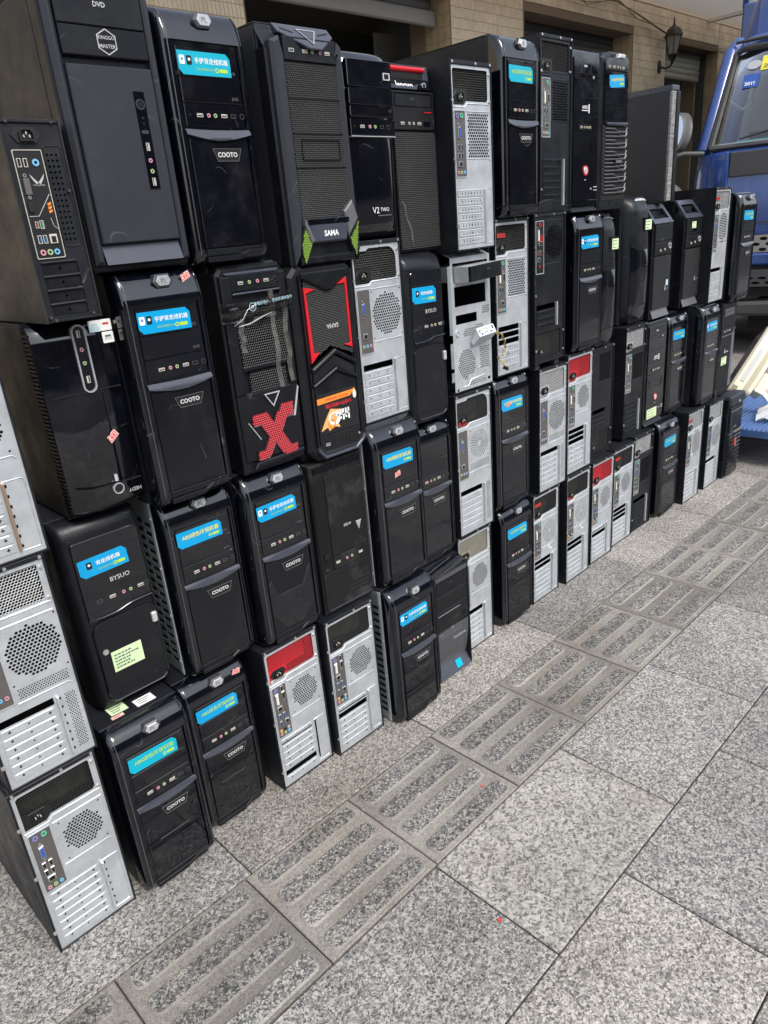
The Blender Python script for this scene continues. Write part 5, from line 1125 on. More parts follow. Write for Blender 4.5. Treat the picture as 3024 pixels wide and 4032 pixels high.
        q = MB(); q.box(w_ * .40, .07, h_ + .0004, w_ * .70, .10, h_ + .0012); obj('paper_label', q, 'white', t)
def build_redbtn(key, with_note=False):
    t, w_, h_ = root('tower_case', key); chassis(t, w_, h_)
    Z = lambda v: h_ * (1 - v)
    q = MB(); q.prism(rect(0, .02, w_, h_), .006, .05, .003); obj('bezel', q, 'gloss', t)
    xa, xb = .008, w_ - .008
    for v0, v1 in ((.045, .135), (.138, .165), (.168, .28), (.284, .39), (.394, .50)):
        q = MB(); q.prism(rect(xa, Z(v1), xb, Z(v0)), .001, .008, .001); o = obj('drive_bay_cover', q, 'gloss', t)
        if v0 == .045: letter(o, 'DVD', w_ * .45, Z(.09), .0005, .017, 'white', .03)
        if v0 == .138: knob(o, w_ * .74, Z(.152), .0, .004, 'chrome', 'chrome', 'eject_button')
        if v0 == .284:
            letter(o, 'HOPELY', w_ * .46, Z(.335), .0004, .036, 'white', .02, height=.010); p = MB(); p.prism(rect(w_ * .33, Z(.357), w_ * .6, Z(.353)), .0002, .002); p.prism(rect(w_ * .58, Z(.37), w_ * .61, Z(.315)), .0002, .002); obj('logo_mark', p, 'white', o)
        if v0 == .394:
            p = MB(); p.ring(rrect(w_ * .24, Z(.475), w_ * .70, Z(.44), .003, 2), rrect(w_ * .255, Z(.472), w_ * .685, Z(.443), .002, 2), -.0006, .002); obj('port_frame', p, 'satin', o)
            ports(o, [('u', w_ * .33), ('p', w_ * .44), ('g', w_ * .53), ('u', w_ * .63)], Z(.457), .0006)
    q = MB(); q.prism(rect(xa, Z(.925), xb, Z(.504)), .001, .008, .001); lp = obj('lower_panel', q, 'gloss', t)
    q = MB(); q.ring(rect(w_ * .16, Z(.625), w_ * .82, Z(.55)), rect(w_ * .18, Z(.622), w_ * .80, Z(.553)), -.0008, .003); obj('panel_frame', q, 'gloss', lp)
    x, z = w_ * .5, Z(.73); q = MB(); q.ring(circ(x, z, .0155, 24), circ(x, z, .0125, 24), -.002, .004); o = obj('power_button', q, 'redtrim', t, smooth=40); q = MB(); q.prism(circ(x, z, .0125, 24), -.0028, .003, .002); obj('button_face', q, 'lettergrey', o, smooth=40)
    jack(lp, w_ * .72, Z(.85), .0005, 'lettergrey', .0035); p = MB(); p.prism(rect(w_ * .82, Z(.842), w_ * .95, Z(.835)), .0003, .002); p.prism(rect(w_ * .82, Z(.863), w_ * .95, Z(.857)), .0003, .002); p.prism(rect(w_ * .47, Z(.793), w_ * .53, Z(.788)), .0003, .002); obj('indicator_print', p, 'lettergrey', lp)
    q = MB(); q.add([(.004, .0, .002), (w_ - .004, .0, .002), (w_ - .006, .026, h_ * .07), (.004, .026, h_ * .07)], [(0, 1, 2, 3)]); obj('bottom_lip', q, 'satin', t)
    if with_note: note(t, w_ * .10, h_ * .07, w_ * .62, h_ * .165, .0, lines=3); q = MB(); q.box(w_ * .35, .056, h_ + .0004, w_ * .60, .08, h_ + .0012); obj('paper_label', q, 'pinkpaper', t)
def build_zig():
    t, w_, h_ = root('tower_case', 'zig'); chassis(t, w_, h_)
    Z = lambda v: h_ * (1 - v)
    q = MB(); q.prism([(0, 0), (w_, 0), (w_, h_ - .012), (w_ - .006, h_ - .002), (w_ * .35, h_ - .001), (.03, h_ - .018), (0, h_ - .018)], .012, .05, .008); obj('bezel', q, 'satin', t)
    q = MB(); q.prism([(.018, Z(.12)), (w_ - .008, Z(.12)), (w_ - .008, Z(.05)), (w_ - .016, Z(.03)), (.035, Z(.05)), (.018, Z(.075))], .006, .02, .002); ps = obj('port_panel', q, 'gloss', t)
    ports(ps, [('U', w_ * .24), ('u', w_ * .40), ('g', w_ * .53), ('p', w_ * .62), ('u', w_ * .74), ('o', w_ * .90)], Z(.098), .0054)
    q = MB(); q.prism([(w_ * .50, Z(.045)), (w_ * .76, Z(.045)), (w_ * .73, Z(.018)), (w_ * .53, Z(.018))], -.002, .012, .003); obj('power_button', q, 'lettergrey', t)
    for v0, v1 in ((.125, .225), (.229, .325), (.329, .43)):
        q = MB(); q.prism(rect(.018, Z(v1), w_ - .008, Z(v0)), .005, .02, .001); obj('drive_bay_cover', q, 'gloss', t)
    sticker_blue(t, w_ * .25, Z(.222), w_ * .80, Z(.145), .0044, 'abs', ang=-4)
    q = MB(); q.prism([(.022, Z(.437)), (.035, Z(.455)), (w_ - .010, Z(.455)), (w_ - .007, Z(.436))], .000, .02, .003); obj('grip_bar', q, 'ribbar', t)
    q = MB(); q.prism(rect(.012, .03, w_ - .006, Z(.462)), .010, .02); obj('grille_backing', q, 'dark', t)
    z = Z(.475); i = 0
    while z > .045:
        b = [(.014, z + .008), (.026, z), (w_ * (.50 + .14 * (i % 3)), z), (w_ * (.62 + .14 * (i % 3)), z - .0095) if i % 3 != 2 else (w_ * .9, z), (w_ - .018, z - (.0095 if i % 3 != 2 else 0)), (w_ - .007, z + (.004 if i % 3 != 2 else .010))]
        q = MB(); q.tube([(x, .005, zz) for x, zz in b], .0021, 4); obj('grille_slat', q, 'greyplate', t); z -= .0118; i += 1
    q = MB(); q.prism([(w_ * .48, Z(.70)), (w_ * .78, Z(.70)), (w_ * .78, Z(.675)), (w_ * .48, Z(.675))], .0, .008, .001); bd = obj('badge', q, 'satin', t); letter(bd, 'COOTO', w_ * .63, Z(.687), -.0004, .036, 'lettergrey', .012)
def build_hedy():
    t, w_, h_ = root('tower_case', 'hedy', flip=True); chassis(t, w_, h_, .40, m='paint_dusty')
    rows = []
    for v, y in [(0, .05), (.02, .03), (.06, .02), (.5, .016), (.9, .016), (.955, .022), (.985, .034), (1, .055)]:
        z = h_ * (1 - v); rows.append([(0.004, .05, z)] + [(.004 + (w_ - .008) * i / 10, y - .016 * math.sin(math.pi * i / 10) ** .7, z) for i in range(11)] + [(w_ - .004, .05, z)])
    obj('bezel', MB().loft(rows, flip=True), 'gloss', t, smooth=50)
    for k in range(44):                                   # louvres on the edge that faces the street end
        z = .02 + k * (h_ - .04) / 44; q = MB(); q.box(w_ - .006, .020, z, w_ - .0005, .046, z + .0042); obj('side_louvre', q, 'satin', t)
    x, z0, z1 = w_ * .46, h_ * .03, h_ * .36
    o = rrect(x - .0135, z0, x + .0135, z1, .0134, 8); q = MB(); q.ring(o, inset(o, .003), -.004, .006, -.004); rm = obj('port_bezel', q, 'chrome', t, smooth=40)
    q = MB(); q.prism(inset(o, .003), .0, .006); pn = obj('port_recess', q, 'gloss', t)
    usb(pn, x, h_ * .075, -.0005, vert=True); jack(pn, x, h_ * .15, -.0005, 'jackpink'); jack(pn, x, h_ * .215, -.0005, 'jackgreen'); usb(pn, x, h_ * .295, -.0005, vert=True)
    q = MB(); q.box(.012, -.0006, h_ * .352, w_ - .012, .004, h_ * .356); q.box(.012, -.0002, h_ * .845, w_ - .012, .004, h_ * .849); q.box(x - .024, -.0006, h_ * .37, x - .0225, .004, h_ * .84); obj('panel_seam', q, 'dark', t)
    q = MB(); cz = h_ * .875; q.ring(circ(w_ * .40, cz, .0115, 20), circ(w_ * .40, cz, .0094, 20), -.003, .004); o = obj('power_button', q, 'chrome', t); q = MB(); q.prism(circ(w_ * .40, cz, .0094, 20), -.001, .004, .001); obj('button_face', q, 'gloss', o)
    q = MB(); q.prism(rect(w_ * .40 - .003, h_ * .80, w_ * .40 + .003, h_ * .835), -.0012, .003); obj('indicator', q, 'jackgrey', t)
    letter(t, 'HEDY', w_ * .185, h_ * .905, .0005, .027, 'lettergrey', .01, name='logo_lettering')
    for k, (xx, zz, m_) in enumerate(((w_ * .24, h_ * .025, 'jackblue'), (w_ * .10, h_ * .025, 'white'), (w_ * .10, h_ * .085, 'white'))):
        q = MB(); q.mi(0).prism(rrect(xx - .011, zz, xx + .011, zz + .021, .0015, 2), .0015, .004); q.mi(1).prism([(xx - .006, zz + .006), (xx + .006, zz + .006), (xx + .006, zz + .010), (xx - .006, zz + .010)], .0012, .002)
        if k == 0: q.prism(rrect(xx - .009, zz + .011, xx + .009, zz + .020, .001, 1), .0012, .002)
        s = obj('feature_sticker', q, [m_ if k else 'white', 'paleblue' if k == 0 else ('redink' if k == 1 else 'noteink')], t)
        if k == 2: letter(s, '3C认证', xx, zz + .013, .0008, .015, 'noteink')
    seal(t, w_ * .33, h_ * .60, -.0012, 140, 1.1)
    for x in (.03, w_ - .03):
        q = MB(); q.prism(circ(x, 0, .014, 16), 0, .007, .001); q.xf(lambda p: Vector((p.x, p.z + .10, -p.y))); obj('foot', q, 'rubbergrey', t, smooth=40)
def build_xcase():
    t, w_, h_ = root('tower_case', 'xcase'); chassis(t, w_, h_)
    Z = lambda v: h_ * (1 - v)
    q = MB(); q.prism([(.0, 0), (w_, 0), (w_, h_ - .02), (w_ - .012, h_ - .004), (.012, h_ - .004), (0, h_ - .02)], .010, .05, .007); obj('bezel', q, 'satin', t)
    q = MB(); q.add([(.02, .004, Z(.045)), (w_ - .02, .004, Z(.045)), (w_ - .012, .03, h_ - .002), (.012, .03, h_ - .002)], [(0, 1, 2, 3)]); obj('top_slope', q, 'slatecrest', t)
    q = MB(); q.prism(rect(.030, Z(.125), w_ - .024, Z(.045)), .003, .02, .002); ps = obj('port_panel', q, 'satin', t)
    ports(ps, [('u', w_ * .30), ('g', w_ * .43), ('p', w_ * .55), ('u', w_ * .68), ('o', w_ * .82)], Z(.085), .0024)
    q = MB(); q.prism(rect(.030, Z(.137), w_ - .024, Z(.127)), .000, .02, .002); obj('sill_bar', q, 'ribbar', t)
    for xa, xb in ((.004, .030), (w_ - .024, w_ - .004)):
        q = MB(); q.prism(rect(xa, Z(.60), xb, Z(.05)), .001, .02, .004); obj('edge_rail', q, 'satin', t)
    for k, (v0, v1) in enumerate(((.20, .345), (.35, .462))):
        ma, mb_ = .031, w_ - .025
        q = MB(); q.mi(0).comb(rect(ma, Z(v1), mb_, Z(v0)), .0062, .70, .004 - .003 * k); q.mi(1).box(ma, .010, Z(v1), mb_, .012, Z(v0)); obj('bay_mesh', q, ['meshblack', 'meshback'], t)
    q = MB(); q.prism(rect(.030, Z(.49), w_ - .024, Z(.465)), .000, .02, .003); obj('sill_bar', q, 'satin', t)
    q = MB(); q.mi(0).comb(rect(.045, Z(.585), w_ - .034, Z(.495)), .0062, .70, .004); q.mi(1).box(.04, .010, Z(.59), w_ - .03, .012, Z(.49)); obj('bay_mesh', q, ['meshblack', 'meshback'], t)
    q = MB(); q.prism([(.006, .03), (w_ - .006, .03), (w_ - .004, Z(.595)), (.004, Z(.595))], .004, .02, .003); lp = obj('lower_panel', q, 'satin', t)
    x, z = w_ * .53, Z(.645); tr = [(x - .022, z + .014), (x, z - .018), (x + .022, z + .014)]
    q = MB(); q.prism(tr, .001, .006, .001); pb = obj('power_button', q, 'satin', t); q = MB(); q.ring(tr, inset(tr, .002), -.001, .004); obj('button_rim', q, 'lettergrey', pb)
    X0, Z0 = w_ * .50, Z(.80); s = .9
    xp = [(-.060, -.066), (-.028, -.066), (-.004, -.034), (.022, -.070), (.064, -.070), (.064, -.050), (.044, -.050), (.020, -.008), (.040, .026), (.064, .026), (.064, .060), (.028, .060), (.000, .022), (-.018, .048), (-.062, .048), (-.062, .022), (-.044, .022), (-.020, -.012), (-.040, -.044), (-.060, -.044)]
    xp = [(X0 + x_ * s, Z0 + z_ * s) for x_, z_ in xp]
    q = MB(); q.mi(0).comb(xp, .0058, .64, -.0006); q.mi(1).prism(xp, .0002, .006); o = obj('cross_mesh', q, ['redmesh', 'meshback'], t)
    q = MB(); q.prism([(p_[0] + .002, p_[1] - .0035) for p_ in xp], .0012, .005); obj('cross_rim', q, 'greyplate', o)
    for pts in ([(w_ * .12, Z(.74)), (w_ * .125, Z(.735)), (w_ * .28, Z(.83)), (w_ * .275, Z(.835))], [(w_ * .84, Z(.76)), (w_ * .87, Z(.76)), (w_ * .97, Z(.62)), (w_ * .96, Z(.61))]):
        q = MB(); q.prism(pts, .001, .006, .0005); obj('accent_strip', q, 'lettergrey', t)
    q = MB(); q.prism([(.02, .012), (w_ - .01, .018), (w_ - .01, .03), (.03, .026)], -.001, .03, .003); obj('chin_bar', q, 'satin', t)
    # courier tape
    rows = []
    for i in range(9):
        v = .165 + .011 * i; wv = .003 * math.sin(i * 1.3)
        rows.append([(-.012 + (w_ + .014) * j / 16, -.0045 - .004 * abs(math.sin(j * .9 + i * .5)) * (1 if 2 < j < 13 else .2) + wv * .3, Z(v + .015 * math.sin(j / 16 * 3.1)) + (.012 * j / 16)) for j in range(17)])
    tp = obj('packing_tape', MB().loft(rows, flip=True), 'tape', t, smooth=60)
    letter(tp, '尊敬的客户，签收前请检查外', w_ * .70, Z(.178), -.0105, .105, 'paleblue', ang=-3)
    letter(tp, 'SF', w_ * .38, Z(.195), -.0105, .0085, 'paleblue', .03); q = MB(); q.ring(circ(w_ * .38, Z(.195), .0088, 20), circ(w_ * .38, Z(.195), .0078, 20), -.0105, -.0100); obj('logo_ring', q, 'paleblue', tp)
    for x_, v0, v1 in ((w_ * .66, .13, .60), (w_ * .84, .20, .58), (w_ * .17, .25, .40)):
        q = MB(); q.loft([[(x_ + dx + .003 * math.sin(i * 1.7), -.0015 - .001 * (i % 2), Z(v0 + (v1 - v0) * i / 8)) for dx in (0, .013)] for i in range(9)], flip=True); obj('packing_tape', q, 'tapefold', t)
    q = MB(); q.tube([(w_ * .10, -.006, Z(.27)), (w_ * .22, -.012, Z(.24)), (w_ * .30, -.010, Z(.205)), (w_ * .42, -.013, Z(.185))], [.0006, .0012, .001, .0006], 5); q.tube([(w_ * .16, -.006, Z(.275)), (w_ * .30, -.012, Z(.268)), (w_ * .48, -.013, Z(.246)), (w_ * .66, -.009, Z(.232))], [.0006, .0015, .0018, .0006], 5); obj('tape_crease', q, 'clearplastic', t, smooth=60)
def build_sama_red():
    t, w_, h_ = root('tower_case', 'sama_red', flip=True); chassis(t, w_, h_)
    Z = lambda v: h_ * v                       # v measured from the photographed top because the case stands on its head
    q = MB(); q.prism([(.0, .02), (.02, .0), (w_ - .02, 0), (w_, .02), (w_, h_ - .03), (w_ - .03, h_), (.03, h_), (0, h_ - .03)], .008, .05, .008); obj('bezel', q, 'matte', t, smooth=30)
    o = [(.018, .014), (w_ - .030, .014), (w_ - .022, .02), (w_ - .022, h_ - .04), (w_ - .045, h_ - .016), (.040, h_ - .016), (.016, h_ - .04)]
    q = MB(); q.ring(o, inset(o, .009), .0, .016, .004); obj('inner_frame', q, 'satin', t)
    xa, xb = .030, w_ - .034
    q = MB(); q.mi(0).comb([(xa, Z(.045)), (xb, Z(.045)), (xb, Z(.46)), (w_ * .5, Z(.40)), (xa, Z(.46))], .0044, .62, .004); q.mi(1).box(xa, .008, Z(.03), xb, .010, Z(.52)); mesh_ = obj('front_mesh', q, ['meshblack', 'meshback'], t)
    letter(mesh_, 'SAMA', w_ * .44, Z(.305), .003, .038, 'lettergrey', .03)
    tq = .006
    for pts in ([(xb - .0, Z(.10)), (xb, Z(.475)), (xb - .028, Z(.425)), (xb - .010, Z(.425)), (xb - tq, Z(.13)), (xb - .035, Z(.115))], [(xa, Z(.435)), (xa, Z(.075)), (xa + .035, Z(.105)), (xa + tq, Z(.105)), (xa + tq + .001, Z(.41)), (xa + .028, Z(.41))]):
        a = sum(pts[i - 1][0] * pts[i][1] - pts[i][0] * pts[i - 1][1] for i in range(len(pts))); pts = pts if a > 0 else list(reversed(pts))
        q = MB(); q.prism(pts, .001, .006, .001); obj('red_trim', q, 'redtrim', t)
    for pts, y in (([(xa - .004, Z(.03)), (xb + .004, Z(.03)), (xb + .004, Z(.055)), (w_ * .5, Z(.125)), (w_ * .42, Z(.125)), (xa - .004, Z(.055))], -.003), ([(xa - .004, Z(.50)), (w_ * .46, Z(.42)), (xb + .004, Z(.50)), (xb + .004, Z(.525)), (w_ * .46, Z(.445)), (xa - .004, Z(.525))], -.005), ([(xa - .004, Z(.585)), (w_ * .46, Z(.515)), (xb + .004, Z(.585)), (xb + .004, Z(.60)), (w_ * .46, Z(.535)), (xa - .004, Z(.60))], -.003)):
        q = MB(); q.prism(pts, y, .012, .003); obj('chevron_bar', q, 'satin', t)
    q = MB(); q.prism([(xa, Z(.53)), (w_ * .46, Z(.455)), (xb, Z(.53)), (xb, Z(.58)), (w_ * .46, Z(.51)), (xa, Z(.58))], .003, .012); obj('chevron_panel', q, 'matte', t)
    q = MB(); q.prism([(xa, Z(.605)), (w_ * .46, Z(.545)), (xb, Z(.605)), (xb, Z(.86)), (xa, Z(.86))], .004, .012); dp = obj('drive_panel', q, 'gloss', t)
    q = MB(); q.prism([(xa + .004, Z(.64)), (xb - .002, Z(.64)), (xb - .002, Z(.84)), (xa + .02, Z(.84))], .0032, .0042); s = obj('promo_sticker', q, 'ioblack', t)
    q = MB(); q.prism([(xa + .018, Z(.655)), (xb - .002, Z(.662)), (xb - .002, Z(.692)), (xa + .024, Z(.685)), (xa + .010, Z(.660)), (xa + .006, Z(.668)), (xa + .008, Z(.650))], .0024, .0034); ob = obj('orange_band', q, 'orange', s)
    letter(ob, '原生支持U3 功能完美兼容', w_ * .50, Z(.674), .0019, .075, 'redink'); letter(s, '3.0全网U3原生功能', w_ * .48, Z(.712), .0024, .085, 'redmesh', .02)
    q = MB(); cx, cz = w_ * .55, Z(.775)
    q.prism([(cx - .03, cz - .012), (cx + .014, cz - .022), (cx + .034, cz + .004), (cx + .05, cz + .028), (cx + .028, cz + .022), (cx + .024, cz + .032), (cx + .006, cz + .024), (cx - .012, cz + .030), (cx - .004, cz + .010)], .0022, .0034); obj('flame_print', q, 'orangelight', s)
    q = MB(); q.ring(circ(cx + .004, cz + .004, .020, 16, rz=.017), circ(cx + .006, cz + .002, .012, 16, rz=.011), .0016, .003); obj('swirl_print', q, 'white', s)
    q = MB(); q.ring(circ(cx + .014, cz + .016, .012, 14), circ(cx + .014, cz + .014, .008, 14), .0014, .003); obj('swirl_print', q, 'orange', s)
    for k in range(5):
        q = MB(); q.prism(rect(cx - .046 + k * .009, cz - .014, cx - .041 + k * .009, cz + .014 - .004 * (k % 2)), .0012, .003); q.prism(rect(cx - .046 + k * .009, cz - .004 + .004 * (k % 2), cx - .036 + k * .009, cz + .000 + .004 * (k % 2)), .0012, .003); obj('stroke_print', q, 'white', s)
    q = MB(); q.prism(circ(xa + .010, Z(.682), .006, 14, rz=.011), .0016, .003); obj('mascot_free_oval', q, 'dviwhite', s).name = 'oval_print'
    q = MB(); q.prism([(xa, Z(.865)), (xb, Z(.865)), (xb, Z(.945)), (xa + .02, Z(.965)), (xa, Z(.945))], .003, .012, .001); pp = obj('port_panel', q, 'matte', t)
    zz = Z(.905); usb(pp, w_ * .72, zz + .004, .0024, 'usbblue')
    for x_ in (w_ * .56, w_ * .30):
        q = MB(); q.prism(rect(x_ - .008, zz - .003, x_ + .008, zz + .008), .0022, .004); obj('empty_port', q, 'dark', pp)
    jack(pp, w_ * .465, zz, .0024, 'jackblack'); jack(pp, w_ * .39, zz, .0024, 'jackblack'); jack(pp, w_ * .18, zz, .0024, 'jackgrey', .0025)
    q = MB(); q.prism([(.020, h_ - .040), (.030, h_ - .028), (.052, h_ - .014), (w_ - .045, h_ - .014), (w_ - .022, h_ - .04), (w_ - .022, h_ - .028), (w_ - .042, h_ - .006), (.045, h_ - .006), (.014, h_ - .030)], -.003, .016, .002); obj('chin_bar', q, 'slatecrest', t)
def build_jin():
    t, w_, h_ = root('tower_case', 'jin', flip=True); chassis(t, w_, h_)
    Z = lambda v: h_ * v
    q = MB(); q.prism(rect(0, .004, w_, h_), .004, .05, .004); obj('bezel', q, 'fuzzy', t)
    xa, xb = .004, w_ - .040
    q = MB(); q.prism(rect(xa, Z(.10), xb - .003, Z(.62)), .0, .006, .001); fp = obj('front_panel', q, 'fuzzy', t)
    letter(fp, '金河田', w_ * .42, Z(.445), -.0005, .026, 'lettergrey', .02); q = MB()
    for k in range(4): q.prism([(w_ * .20 - .010 * (1 - k * .25) , Z(.46) - .004 + k * .0065), (w_ * .20 + .010 * (1 - k * .25), Z(.46) - .004 + k * .0065), (w_ * .20 + .010 * (.8 - k * .25), Z(.46) + .001 + k * .0065), (w_ * .20 - .010 * (.8 - k * .25), Z(.46) + .001 + k * .0065)], -.0006, .001)
    obj('pyramid_logo', q, 'lettergrey', fp)
    q = MB(); q.prism(rect(xa, Z(.625), xb - .003, Z(.71)), .0, .006, .001); pp = obj('port_panel', q, 'fuzzy', t)
    for k, x_ in (('u', .22), ('g', .40), ('p', .50), ('u', .68)): ports(pp, [(k, w_ * x_)], Z(.665), -.0006)
    knob(pp, w_ * .90, Z(.69), -.0006, .0048)
    q = MB(); q.prism(rect(xa, Z(.715), w_ - .004, Z(.985)), .0, .006, .001); lp = obj('lower_panel', q, 'fuzzy', t)
    for r_ in range(3):
        for c_ in range(4):
            x_ = .014 + c_ * (w_ - .03) / 4; q = MB(); q.prism(rect(x_, Z(.845 + .028 * r_), x_ + (w_ - .03) / 4 - .003, Z(.862 + .028 * r_)), -.0003, .001); obj('vent_slot', q, 'dark', lp)
    q = MB(); q.box(.012, -.0012, Z(.965), w_ - .012, .002, Z(.972)); obj('trim_line', q, 'slatecrest', lp)
    q = MB(); q.prism(rect(xb, Z(.10), w_ - .002, Z(.71)), .003, .008); obj('grille_backing', q, 'dark', t)
    z = .13
    while z < .72:
        q = MB(); q.tube([(w_ - .003, .001, Z(z)), (xb + .001, .001, Z(z - .045))], .0013, 4); obj('grille_slat', q, 'slatmatte', t); z += .0165
    z = .01
    for k in range(34):
        x_ = .008 + k * (w_ - .016) / 34; q = MB(); q.box(x_, -.001, Z(.028), x_ + .0024, .006, Z(.06)); obj('top_louvre', q, 'satin', t)
    knob(t, w_ - .022, Z(.60), -.001, .010, 'fuzzy', 'satin', 'power_button')
def build_bysuo(key, with_note=False):
    t, w_, h_ = root('tower_case', key); chassis(t, w_, h_, .42)
    Z = lambda v: h_ * (1 - v)
    rows = []
    for v, y in [(0, .05), (.008, .03), (.022, .014), (.05, .004), (.09, .0), (.5, 0), (.93, 0), (.965, .004), (.988, .014), (1, .04)]:
        z = h_ * (1 - v); c = [(0, .05), (0, .026), (.003, .012), (.009, .004), (.018, .0)]
        l = [(x, y + dy if dy < .045 else .05, z) for x, dy in c]; rows.append(l + [(w_ - x, yy, z) for x, yy, _ in reversed(l)])
    obj('bezel', MB().loft(rows, flip=True), 'satin', t, smooth=40)
    xa, xb = .022, w_ - .012
    n = 12; wave = [(xb - (xb - xa) * i / n, Z(.475 + .020 * (math.tanh((i / n - .45) * 9) * .5 + .5))) for i in range(n + 1)]
    q = MB(); q.prism([(xa, Z(.12)), (xa, Z(.47))][::-1] + [] if False else [p for p in ([(xb, Z(.10)), (xa + .01, Z(.10)), (xa, Z(.12))] + list(reversed(wave)))], -.003, .004, .002)
    q.prism(rrect(xa, Z(.46), xb, Z(.10), .008, 3), -.0035, .003, .0015)
    up = obj('upper_panel', q, 'gloss', t)
    q = MB(); q.tube([(x, -.0035, z) for x, z in wave], .0035, 6); obj('wave_trim', q, 'gloss', up, smooth=60)
    for v in (.175, .275, .365):
        q = MB(); q.box(xa + .001, -.0038, Z(v) - .0006, xb - .001, -.002, Z(v) + .0006); obj('panel_seam', q, 'dark', up)
    letter(up, 'BYSUO', w_ * .60, Z(.325), -.0042, .044, 'lettergrey', .012)
    ports(up, [('c', w_ * .30), ('u', w_ * .46), ('p', w_ * .60), ('g', w_ * .69), ('u', w_ * .82), ('o', w_ * .90)], Z(.41), -.0038)
    sticker_blue(t, w_ * .17, Z(.275), w_ * .76, Z(.185), -.0042, 'back')
    dr = rrect(w_ * .13, Z(.955), w_ * .93, Z(.52), .022, 5)
    q = MB(); q.prism(dr, -.002, .003, .0025); d = obj('lower_door', q, 'matte', t, smooth=40)
    q = MB(); q.tube([(x, -.001, z) for x, z in dr], .0022, 5, close=True); obj('door_rim', q, 'gloss', d, smooth=60)
    q = MB(); q.prism(rrect(w_ * .86, Z(.63), w_ * .93, Z(.575), .003, 2), -.009, .002, .002); o = obj('door_latch', q, 'lettergrey', d)
    o_ = rrect(w_ * .25, Z(.925), w_ * .86, Z(.895), .006, 4); q = MB(); q.ring(o_, inset(o_, .0012), -.0034, .0); obj('oval_emboss', q, 'gloss', d)
    if with_note:
        note(t, w_ * .27, Z(.80), w_ * .66, Z(.69), -.0034, lines=5); knob(d, w_ * .22, Z(.675), -.0025, .0065, 'screwsteel', 'screwsteel', 'door_lock')
def build_stripped():
    t, w_, h_ = root('tower_case', 'stripped'); Z = lambda v: h_ * (1 - v)
    D = .40
    b = MB(); b.box(w_ - .003, .006, 0, w_, D, h_ + .012); obj('side_panel', b, 'paint', t)
    b = MB(); b.box(0, .01, .0, w_ - .004, D, .008, .001); obj('bottom_panel', b, 'paint', t)
    b = MB(); b.box(0.004, .03, h_ - .006, w_ - .004, D, h_ - .003); obj('top_panel', b, 'paint', t)
    b = MB(); b.box(.0, .10, .02, .0015, D, h_ - .02); obj('side_rail', b, 'zinc', t)
    b = MB(); b.box(.004, .20, .012, w_ - .004, .21, h_ - .01); obj('inner_tray', b, 'dark', t)
    H_ = [rect(.016, Z(.37), w_ - .026, Z(.235)), rect(.018, Z(.495), w_ * .62, Z(.43)), rect(.012, Z(.205), w_ - .014, Z(.075))]
    H_ += hexgrid(rect(w_ * .75, Z(.46), w_ - .008, Z(.395)), .0068, .0026) + hexgrid([(w_ * .25, Z(.60)), (w_ * .80, Z(.585)), (w_ * .78, Z(.51)), (w_ * .30, Z(.535))], .0068, .0026)
    H_ += hexgrid(circ(w_ * .33, Z(.795), .042, 20, rz=.048), .0074, .0030) + hexgrid(rect(w_ * .66, Z(.86), w_ * .93, Z(.68)), .0070, .0027) + hexgrid(rect(w_ * .30, Z(.965), w_ * .84, Z(.925)), .0070, .0026)
    H_ += [circ(w_ * .09, Z(.97), .005, 10), rect(w_ * .86, Z(.95), w_ * .93, Z(.93)), rect(w_ * .36, Z(.905), w_ * .64, Z(.885))]
    p = MB(); p.plate(rect(.003, .008, w_ - .004, h_ - .016), [h for h in H_], .004, .0055); q0 = [(w_ * .2, .004, Z(.955)), (w_ * .33, .0035, Z(.955)), (w_ * .42, .0035, Z(.915)), (w_ * .78, .0035, Z(.905)), (w_ * .80, .0035, Z(.87))]; p.tube(q0, .0024, 5)
    q1 = rrect(w_ * .55, Z(.84), w_ * .66, Z(.70), .002, 2); p.tube([(x, .0038, z) for x, z in q1], .0014, 4, close=True)
    obj('front_frame', p, 'steel', t, smooth=30)
    p = MB(); p.ring(circ(w_ * .13, Z(.555), .010, 14), circ(w_ * .13, Z(.555), .004, 14), .0008, .006); obj('screw_boss', p, 'steel', t)
    # flange on the open edge
    f = MB()
    for a, b_ in ((.09, .56), (.62, .80), (.83, .90)): f.box(-.010, .004, Z(b_), .0028, .0055, Z(a))
    obj('edge_flange', f, 'zinc', t)
    f = MB(); f.plate(rect(.006, 0, w_ - .006, .030), [rrect(w_ * u, .008, w_ * u + l, .020, .005, 3) for u, l in ((.18, .018), (.42, .010), (.56, .028), (.80, .014))], 0, .0012); f.xf(lambda v: Vector((v.x, .006 + v.z * 1.0, h_ - .016 + v.y + v.z * .42))); obj('top_lip', f, 'steel', t)
    # optical drive pulled forward, left there skewed
    d = bpy.data.objects.new('optical_drive', None); COL.objects.link(d); d.parent = t; d.location = (.018, -.002, Z(.203)); d.rotation_euler = (0, R(-1.5), R(3))
    b = MB(); b.box(0, -.045, 0, .150, .10, .042, .0006); obj('drive_shell', b, 'steel_b', d)
    b = MB(); b.box(.0, -.054, .001, .150, -.0455, .042, .001); fc = obj('drive_face', b, 'satin', d); letter(fc, 'DVD', .085, .027, -.0546, .012, 'letterdim', .02)
    b = MB(); b.box(.004, -.0546, .014, .146, -.0538, .0148); b.box(.132, -.0546, .008, .144, -.0538, .010); obj('drive_tray_seam', b, 'dark', fc)
    # loose front port board
    b = MB(); b.mi(0).box(0, 0, 0, .088, .003, .030, .0008); b.mi(1)
    for x_, z_ in ((.018, .020), (.034, .022), (.046, .022), (.062, .022), (.034, .010), (.046, .010)): b.prism(circ(x_, z_, .0030, 8), -.0006, 0)
